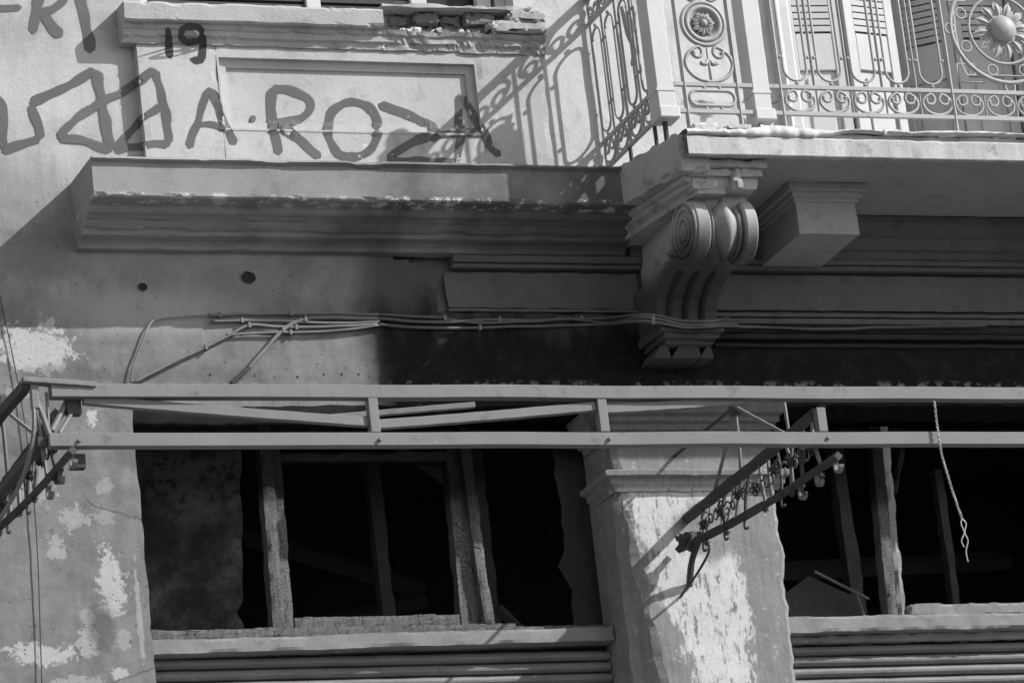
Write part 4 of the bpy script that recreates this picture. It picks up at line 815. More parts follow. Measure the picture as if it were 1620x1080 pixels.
cable('cable', 'topmost grey cable running along the sunlit wall', [(-1.426,-0.020,7.707),(-1.279,-0.020,7.714),(-1.044,-0.020,7.718),(-0.807,-0.020,7.720),(-0.629,-0.020,7.715)], 0.008, 'cable', clips=(0.1, 0.5))
cable('cable', 'second grey cable from the top with a cut left end', [(-1.416,-0.020,7.680),(-1.224,-0.020,7.684),(-1.018,-0.020,7.680),(-0.812,-0.020,7.675),(-0.632,-0.020,7.685)], 0.008, 'cable', clips=(0.2,))
cable('cable', 'low thin grey cable joining the slanting conduit', [(-1.353,-0.020,7.616),(-1.229,-0.020,7.625),(-1.053,-0.020,7.629),(-0.815,-0.020,7.643),(-0.634,-0.020,7.668)], 0.007, 'cable', clips=(0.5,))
cable('cable', 'thin painted over cable arching at the left end of the cables', [(-1.810,-0.020,7.398),(-1.786,-0.020,7.482),(-1.744,-0.020,7.570),(-1.702,-0.020,7.658),(-1.652,-0.020,7.693),(-1.542,-0.020,7.703),(-1.417,-0.020,7.710)], 0.005, 'wall', clips=())
cable('cable', 'upper sooty cable sagging across the blackened wall to the console', [(-0.635,-0.020,7.715),(-0.360,-0.020,7.705),(-0.300,-0.020,7.697),(-0.150,-0.020,7.680),(0.095,-0.020,7.690),(0.250,-0.020,7.701),(0.437,-0.020,7.708),(0.514,-0.290,7.631),(0.600,-0.290,7.626),(0.721,-0.290,7.603),(0.876,-0.290,7.604),(1.053,-0.060,7.699)], 0.008, 'sootcable', clips=(0.15, 0.5))
cable('cable', 'middle sooty cable across the blackened wall', [(-0.637,-0.020,7.697),(-0.512,-0.020,7.689),(-0.332,-0.020,7.682),(-0.118,-0.020,7.695),(0.126,-0.020,7.694),(0.281,-0.020,7.704),(0.465,-0.020,7.687),(0.513,-0.290,7.619),(0.613,-0.290,7.608),(0.734,-0.290,7.585),(0.874,-0.290,7.588),(1.091,-0.060,7.671)], 0.009, 'sootcable', clips=(0.3, 0.7))
cable('cable', 'lowest sooty cable across the blackened wall', [(-0.640,-0.020,7.670),(-0.485,-0.020,7.660),(-0.274,-0.020,7.655),(-0.030,-0.020,7.662),(0.216,-0.020,7.670),(0.402,-0.020,7.677),(0.510,-0.290,7.601),(0.626,-0.290,7.590),(0.748,-0.290,7.573),(0.904,-0.290,7.580),(1.168,-0.060,7.656),(1.519,-0.060,7.649),(1.909,-0.060,7.661),(2.371,-0.060,7.673)], 0.008, 'sootcable', clips=(0.2, 0.5))
cable('conduit_end', 'black insulated stub at the end of the thick conduit', [(-1.350,-0.020,7.390),(-1.313,-0.020,7.422),(-1.269,-0.020,7.458)], .013, 'darkwire')
cable('wall_wire', 'thin dark wire hanging down the left wall', [(-2.373,-0.014,7.896),(-2.356,-0.014,7.751),(-2.332,-0.014,7.578),(-2.310,-0.014,7.391),(-2.290,-0.014,7.148),(-2.282,-0.014,6.893),(-2.283,-0.014,6.667),(-2.294,-0.014,6.388),(-2.311,-0.014,6.043)], .003, 'darkwire', 'wire')
HW = thing('hanging_wire', 'twisted pale wire dangling from the awning beam in front of the right window', 'wire', (1.29, -1.545, 6.84))
for ph in (0, math.pi):
    p = smoothpath([(1.275,-1.545,6.819),(1.273,-1.545,6.723),(1.272,-1.545,6.619),(1.280,-1.545,6.535),(1.297,-1.545,6.437),(1.312,-1.545,6.359),(1.326,-1.545,6.297)], 12); MB().tube([Vector((q.x + .0035 * math.cos(ph + i * 1.1), q.y + .0035 * math.sin(ph + i * 1.1), q.z)) for i, q in enumerate(p)], .0028, 5).build('strand', 'wire', HW)
MB().tube(smoothpath([(1.326,-1.545,6.297),(1.317,-1.545,6.275),(1.326,-1.545,6.236),(1.308,-1.545,6.200),(1.316,-1.545,6.172)], 6), .003, 5).build('strand', 'wire', HW); MB().tube(smoothpath([(1.326,-1.545,6.297),(1.341,-1.545,6.275),(1.329,-1.545,6.236),(1.338,-1.545,6.200),(1.322,-1.545,6.153),(1.324,-1.545,6.108)], 6), .003, 5).build('strand', 'wire', HW)
GRAF = [
('dash',[(-2.2968,-0.0014,9.1498),(-2.2969,-0.0014,9.1489),(-2.2972,-0.0014,9.1455),(-2.2973,-0.0014,9.1445),(-2.2769,-0.0014,9.1661),(-2.2777,-0.0014,9.1592),(-2.2803,-0.0014,9.1351),(-2.2811,-0.0014,9.1282),(-2.2578,-0.0014,9.1671),(-2.2585,-0.0014,9.1599),(-2.2611,-0.0014,9.1342),(-2.2619,-0.0014,9.127),(-2.2388,-0.0014,9.1676),(-2.2393,-0.0014,9.1603),(-2.2412,-0.0014,9.1345),(-2.2417,-0.0014,9.1272),(-2.2205,-0.0014,9.1679),(-2.2208,-0.0014,9.1609),(-2.2218,-0.0014,9.136),(-2.2221,-0.0014,9.129),(-2.2032,-0.0014,9.169),(-2.2033,-0.0014,9.1622),(-2.2037,-0.0014,9.1381),(-2.2038,-0.0014,9.1313),(-2.1864,-0.0014,9.1712),(-2.1866,-0.0014,9.1642),(-2.1871,-0.0014,9.1395),(-2.1873,-0.0014,9.1326),(-2.1695,-0.0014,9.1743),(-2.1699,-0.0014,9.1667),(-2.1714,-0.0014,9.1398),(-2.1718,-0.0014,9.1322),(-2.1538,-0.0014,9.1573),(-2.1539,-0.0014,9.1561),(-2.1542,-0.0014,9.1516),(-2.1543,-0.0014,9.1504)],[0,1,2,4,5,6,8,9,10,12,13,14,16,17,18,20,21,22,24,25,26,28,29,30]),
('R',[(-2.0545,-0.0014,9.2575),(-2.056,-0.0014,9.2576),(-2.0613,-0.0014,9.258),(-2.0628,-0.0014,9.2582),(-2.0352,-0.0014,9.24),(-2.0446,-0.0014,9.2412),(-2.078,-0.0014,9.2455),(-2.0874,-0.0014,9.2467),(-2.0358,-0.0014,9.2219),(-2.0465,-0.0014,9.2242),(-2.0842,-0.0014,9.2322),(-2.0949,-0.0014,9.2344),(-2.0394,-0.0014,9.2049),(-2.0506,-0.0014,9.2077),(-2.0902,-0.0014,9.2176),(-2.1014,-0.0014,9.2204),(-2.0443,-0.0014,9.1898),(-2.0556,-0.0014,9.1924),(-2.0956,-0.0014,9.2017),(-2.1069,-0.0014,9.2043),(-2.05,-0.0014,9.1769),(-2.0608,-0.0014,9.1787),(-2.0991,-0.0014,9.1852),(-2.1099,-0.0014,9.187),(-2.0559,-0.0014,9.1644),(-2.0658,-0.0014,9.1655),(-2.1008,-0.0014,9.1692),(-2.1107,-0.0014,9.1703),(-2.0607,-0.0014,9.1507),(-2.0698,-0.0014,9.1515),(-2.1021,-0.0014,9.1543),(-2.1112,-0.0014,9.1551),(-2.0641,-0.0014,9.135),(-2.073,-0.0014,9.136),(-2.1046,-0.0014,9.1397),(-2.1135,-0.0014,9.1408),(-2.0671,-0.0014,9.1175),(-2.0763,-0.0014,9.1191),(-2.1088,-0.0014,9.1245),(-2.118,-0.0014,9.1261),(-2.0709,-0.0014,9.0992),(-2.0805,-0.0014,9.1011),(-2.1143,-0.0014,9.1076),(-2.1239,-0.0014,9.1095),(-2.076,-0.0014,9.081),(-2.0856,-0.0014,9.0827),(-2.1196,-0.0014,9.0887),(-2.1292,-0.0014,9.0903),(-2.0816,-0.0014,9.0634),(-2.0909,-0.0014,9.0645),(-2.1238,-0.0014,9.0684),(-2.133,-0.0014,9.0695),(-2.0868,-0.0014,9.0461),(-2.0955,-0.0014,9.0466),(-2.1261,-0.0014,9.0482),(-2.1347,-0.0014,9.0486),(-2.1094,-0.0014,9.0291),(-2.1107,-0.0014,9.0291),(-2.1154,-0.0014,9.0292),(-2.1168,-0.0014,9.0293),(-2.0561,-0.0018,9.2601),(-2.0565,-0.0018,9.2587),(-2.0577,-0.0018,9.2539),(-2.0581,-0.0018,9.2525),(-2.0329,-0.0018,9.2805),(-2.0352,-0.0018,9.2707),(-2.0435,-0.0018,9.2361),(-2.0458,-0.0018,9.2263),(-2.0156,-0.0018,9.2793),(-2.0177,-0.0018,9.2692),(-2.025,-0.0018,9.2331),(-2.0271,-0.0018,9.223),(-1.9989,-0.0018,9.2771),(-2.0006,-0.0018,9.2672),(-2.0068,-0.0018,9.2321),(-2.0085,-0.0018,9.2222),(-1.9826,-0.0018,9.2739),(-1.9841,-0.0018,9.2648),(-1.9896,-0.0018,9.2326),(-1.9912,-0.0018,9.2235),(-1.9666,-0.0018,9.2702),(-1.9685,-0.0018,9.262),(-1.975,-0.0018,9.2332),(-1.9769,-0.0018,9.225),(-1.9476,-0.0018,9.2638),(-1.9521,-0.0018,9.2571),(-1.968,-0.0018,9.2334),(-1.9724,-0.0018,9.2267),(-1.9297,-0.0018,9.2417),(-1.9369,-0.0018,9.2385),(-1.9625,-0.0018,9.2273),(-1.9697,-0.0018,9.2241),(-1.93,-0.0018,9.2117),(-1.9376,-0.0018,9.2131),(-1.9646,-0.0018,9.2184),(-1.9722,-0.0018,9.2198),(-1.9409,-0.0018,9.1867),(-1.9476,-0.0018,9.1908),(-1.9715,-0.0018,9.2053),(-1.9782,-0.0018,9.2094),(-1.9554,-0.0018,9.1696),(-1.9608,-0.0018,9.1752),(-1.9797,-0.0018,9.195),(-1.9851,-0.0018,9.2006),(-1.9722,-0.0018,9.1556),(-1.9766,-0.0018,9.1616),(-1.992,-0.0018,9.1827),(-1.9964,-0.0018,9.1887),(-1.9893,-0.0018,9.1432),(-1.9929,-0.0018,9.1494),(-2.0059,-0.0018,9.1714),(-2.0096,-0.0018,9.1775),(-2.0053,-0.0018,9.1317),(-2.0084,-0.0018,9.1385),(-2.0197,-0.0018,9.1628),(-2.0229,-0.0018,9.1697),(-2.0187,-0.0018,9.1224),(-2.0212,-0.0018,9.1305),(-2.0301,-0.0018,9.1591),(-2.0326,-0.0018,9.1672),(-2.0327,-0.0018,9.1144),(-2.0348,-0.0018,9.1236),(-2.0423,-0.0018,9.156),(-2.0444,-0.0018,9.1652),(-2.0471,-0.0018,9.1083),(-2.0492,-0.0018,9.1178),(-2.0569,-0.0018,9.1518),(-2.059,-0.0018,9.1614),(-2.0617,-0.0018,9.1038),(-2.0641,-0.0018,9.1129),(-2.0729,-0.0018,9.1453),(-2.0754,-0.0018,9.1544),(-2.0828,-0.0018,9.1188),(-2.0832,-0.0018,9.12),(-2.0846,-0.0018,9.1246),(-2.085,-0.0018,9.1259),(-2.0596,-0.0022,9.1334),(-2.0609,-0.0022,9.1323),(-2.0652,-0.0022,9.1287),(-2.0665,-0.0022,9.1277),(-2.0316,-0.0022,9.1365),(-2.0398,-0.0022,9.1298),(-2.0685,-0.0022,9.1062),(-2.0766,-0.0022,9.0996),(-2.0227,-0.0022,9.1238),(-2.031,-0.0022,9.1174),(-2.0605,-0.0022,9.0944),(-2.0688,-0.0022,9.088),(-2.0154,-0.0022,9.1105),(-2.0237,-0.0022,9.1046),(-2.0532,-0.0022,9.0836),(-2.0615,-0.0022,9.0777),(-2.0083,-0.0022,9.0986),(-2.0169,-0.0022,9.0927),(-2.0472,-0.0022,9.0721),(-2.0557,-0.0022,9.0663),(-2.0012,-0.0022,9.0895),(-2.01,-0.0022,9.0828),(-2.0412,-0.0022,9.0589),(-2.05,-0.0022,9.0522),(-1.9915,-0.0022,9.0795),(-2.0003,-0.0022,9.0715),(-2.0315,-0.0022,9.0432),(-2.0402,-0.0022,9.0352),(-1.9815,-0.0022,9.069),(-1.9898,-0.0022,9.0602),(-2.0193,-0.0022,9.029),(-2.0276,-0.0022,9.0202),(-1.9713,-0.0022,9.0566),(-1.9787,-0.0022,9.048),(-2.005,-0.0022,9.0173),(-2.0124,-0.0022,9.0087),(-1.976,-0.0022,9.0246),(-1.977,-0.0022,9.0233),(-1.9806,-0.0022,9.0191),(-1.9816,-0.0022,9.0179)],[0,1,2,4,5,6,8,9,10,12,13,14,16,17,18,20,21,22,24,25,26,28,29,30,32,33,34,36,37,38,40,41,42,44,45,46,48,49,50,52,53,54,60,61,62,64,65,66,68,69,70,72,73,74,76,77,78,80,81,82,84,85,86,88,89,90,92,93,94,96,97,98,100,101,102,104,105,106,108,109,110,112,113,114,116,117,118,120,121,122,124,125,126,128,129,130,136,137,138,140,141,142,144,145,146,148,149,150,152,153,154,156,157,158,160,161,162,164,165,166,168,169,170]),
('I',[(-1.8732,-0.0014,9.2689),(-1.8747,-0.0014,9.2686),(-1.8801,-0.0014,9.2677),(-1.8817,-0.0014,9.2675),(-1.8476,-0.0014,9.2562),(-1.8581,-0.0014,9.2549),(-1.8955,-0.0014,9.25),(-1.906,-0.0014,9.2486),(-1.844,-0.0014,9.2387),(-1.856,-0.0014,9.2378),(-1.8984,-0.0014,9.2347),(-1.9104,-0.0014,9.2338),(-1.8446,-0.0014,9.2221),(-1.8568,-0.0014,9.2215),(-1.8999,-0.0014,9.219),(-1.912,-0.0014,9.2183),(-1.847,-0.0014,9.2081),(-1.8586,-0.0014,9.2069),(-1.8997,-0.0014,9.2027),(-1.9113,-0.0014,9.2015),(-1.8495,-0.0014,9.1958),(-1.8601,-0.0014,9.1937),(-1.8977,-0.0014,9.1863),(-1.9083,-0.0014,9.1842),(-1.8501,-0.0014,9.1833),(-1.8599,-0.0014,9.1805),(-1.8944,-0.0014,9.1705),(-1.9042,-0.0014,9.1677),(-1.8478,-0.0014,9.1692),(-1.8574,-0.0014,9.1661),(-1.8913,-0.0014,9.1552),(-1.9009,-0.0014,9.1521),(-1.8438,-0.0014,9.1529),(-1.8538,-0.0014,9.15),(-1.889,-0.0014,9.1398),(-1.899,-0.0014,9.1369),(-1.8405,-0.0014,9.1342),(-1.8508,-0.0014,9.1318),(-1.8874,-0.0014,9.1234),(-1.8977,-0.0014,9.121),(-1.8397,-0.0014,9.114),(-1.8498,-0.0014,9.1121),(-1.8857,-0.0014,9.1055),(-1.8958,-0.0014,9.1036),(-1.8407,-0.0014,9.0942),(-1.8502,-0.0014,9.0925),(-1.8836,-0.0014,9.0866),(-1.8931,-0.0014,9.0849),(-1.8415,-0.0014,9.0761),(-1.8503,-0.0014,9.0742),(-1.8813,-0.0014,9.0677),(-1.8901,-0.0014,9.0658),(-1.84,-0.0014,9.0604),(-1.8486,-0.0014,9.058),(-1.8791,-0.0014,9.0496),(-1.8877,-0.0014,9.0473),(-1.8356,-0.0014,9.0468),(-1.8448,-0.0014,9.0438),(-1.8774,-0.0014,9.0333),(-1.8866,-0.0014,9.0303),(-1.8297,-0.0014,9.0339),(-1.84,-0.0014,9.0308),(-1.8766,-0.0014,9.0195),(-1.8869,-0.0014,9.0163),(-1.8252,-0.0014,9.0201),(-1.8365,-0.0014,9.0176),(-1.8766,-0.0014,9.0089),(-1.8879,-0.0014,9.0065),(-1.8234,-0.0014,8.9974),(-1.8349,-0.0014,8.9958),(-1.8758,-0.0014,8.9902),(-1.8873,-0.0014,8.9886),(-1.8251,-0.0014,8.9788),(-1.8362,-0.0014,8.9781),(-1.8756,-0.0014,8.9755),(-1.8868,-0.0014,8.9747),(-1.8291,-0.0014,8.9643),(-1.8391,-0.0014,8.9634),(-1.8748,-0.0014,8.9604),(-1.8848,-0.0014,8.9596),(-1.8526,-0.0014,8.9467),(-1.8541,-0.0014,8.9465),(-1.8598,-0.0014,8.9459),(-1.8613,-0.0014,8.9457)],[0,1,2,4,5,6,8,9,10,12,13,14,16,17,18,20,21,22,24,25,26,28,29,30,32,33,34,36,37,38,40,41,42,44,45,46,48,49,50,52,53,54,56,57,58,60,61,62,64,65,66,68,69,70,72,73,74,76,77,78]),
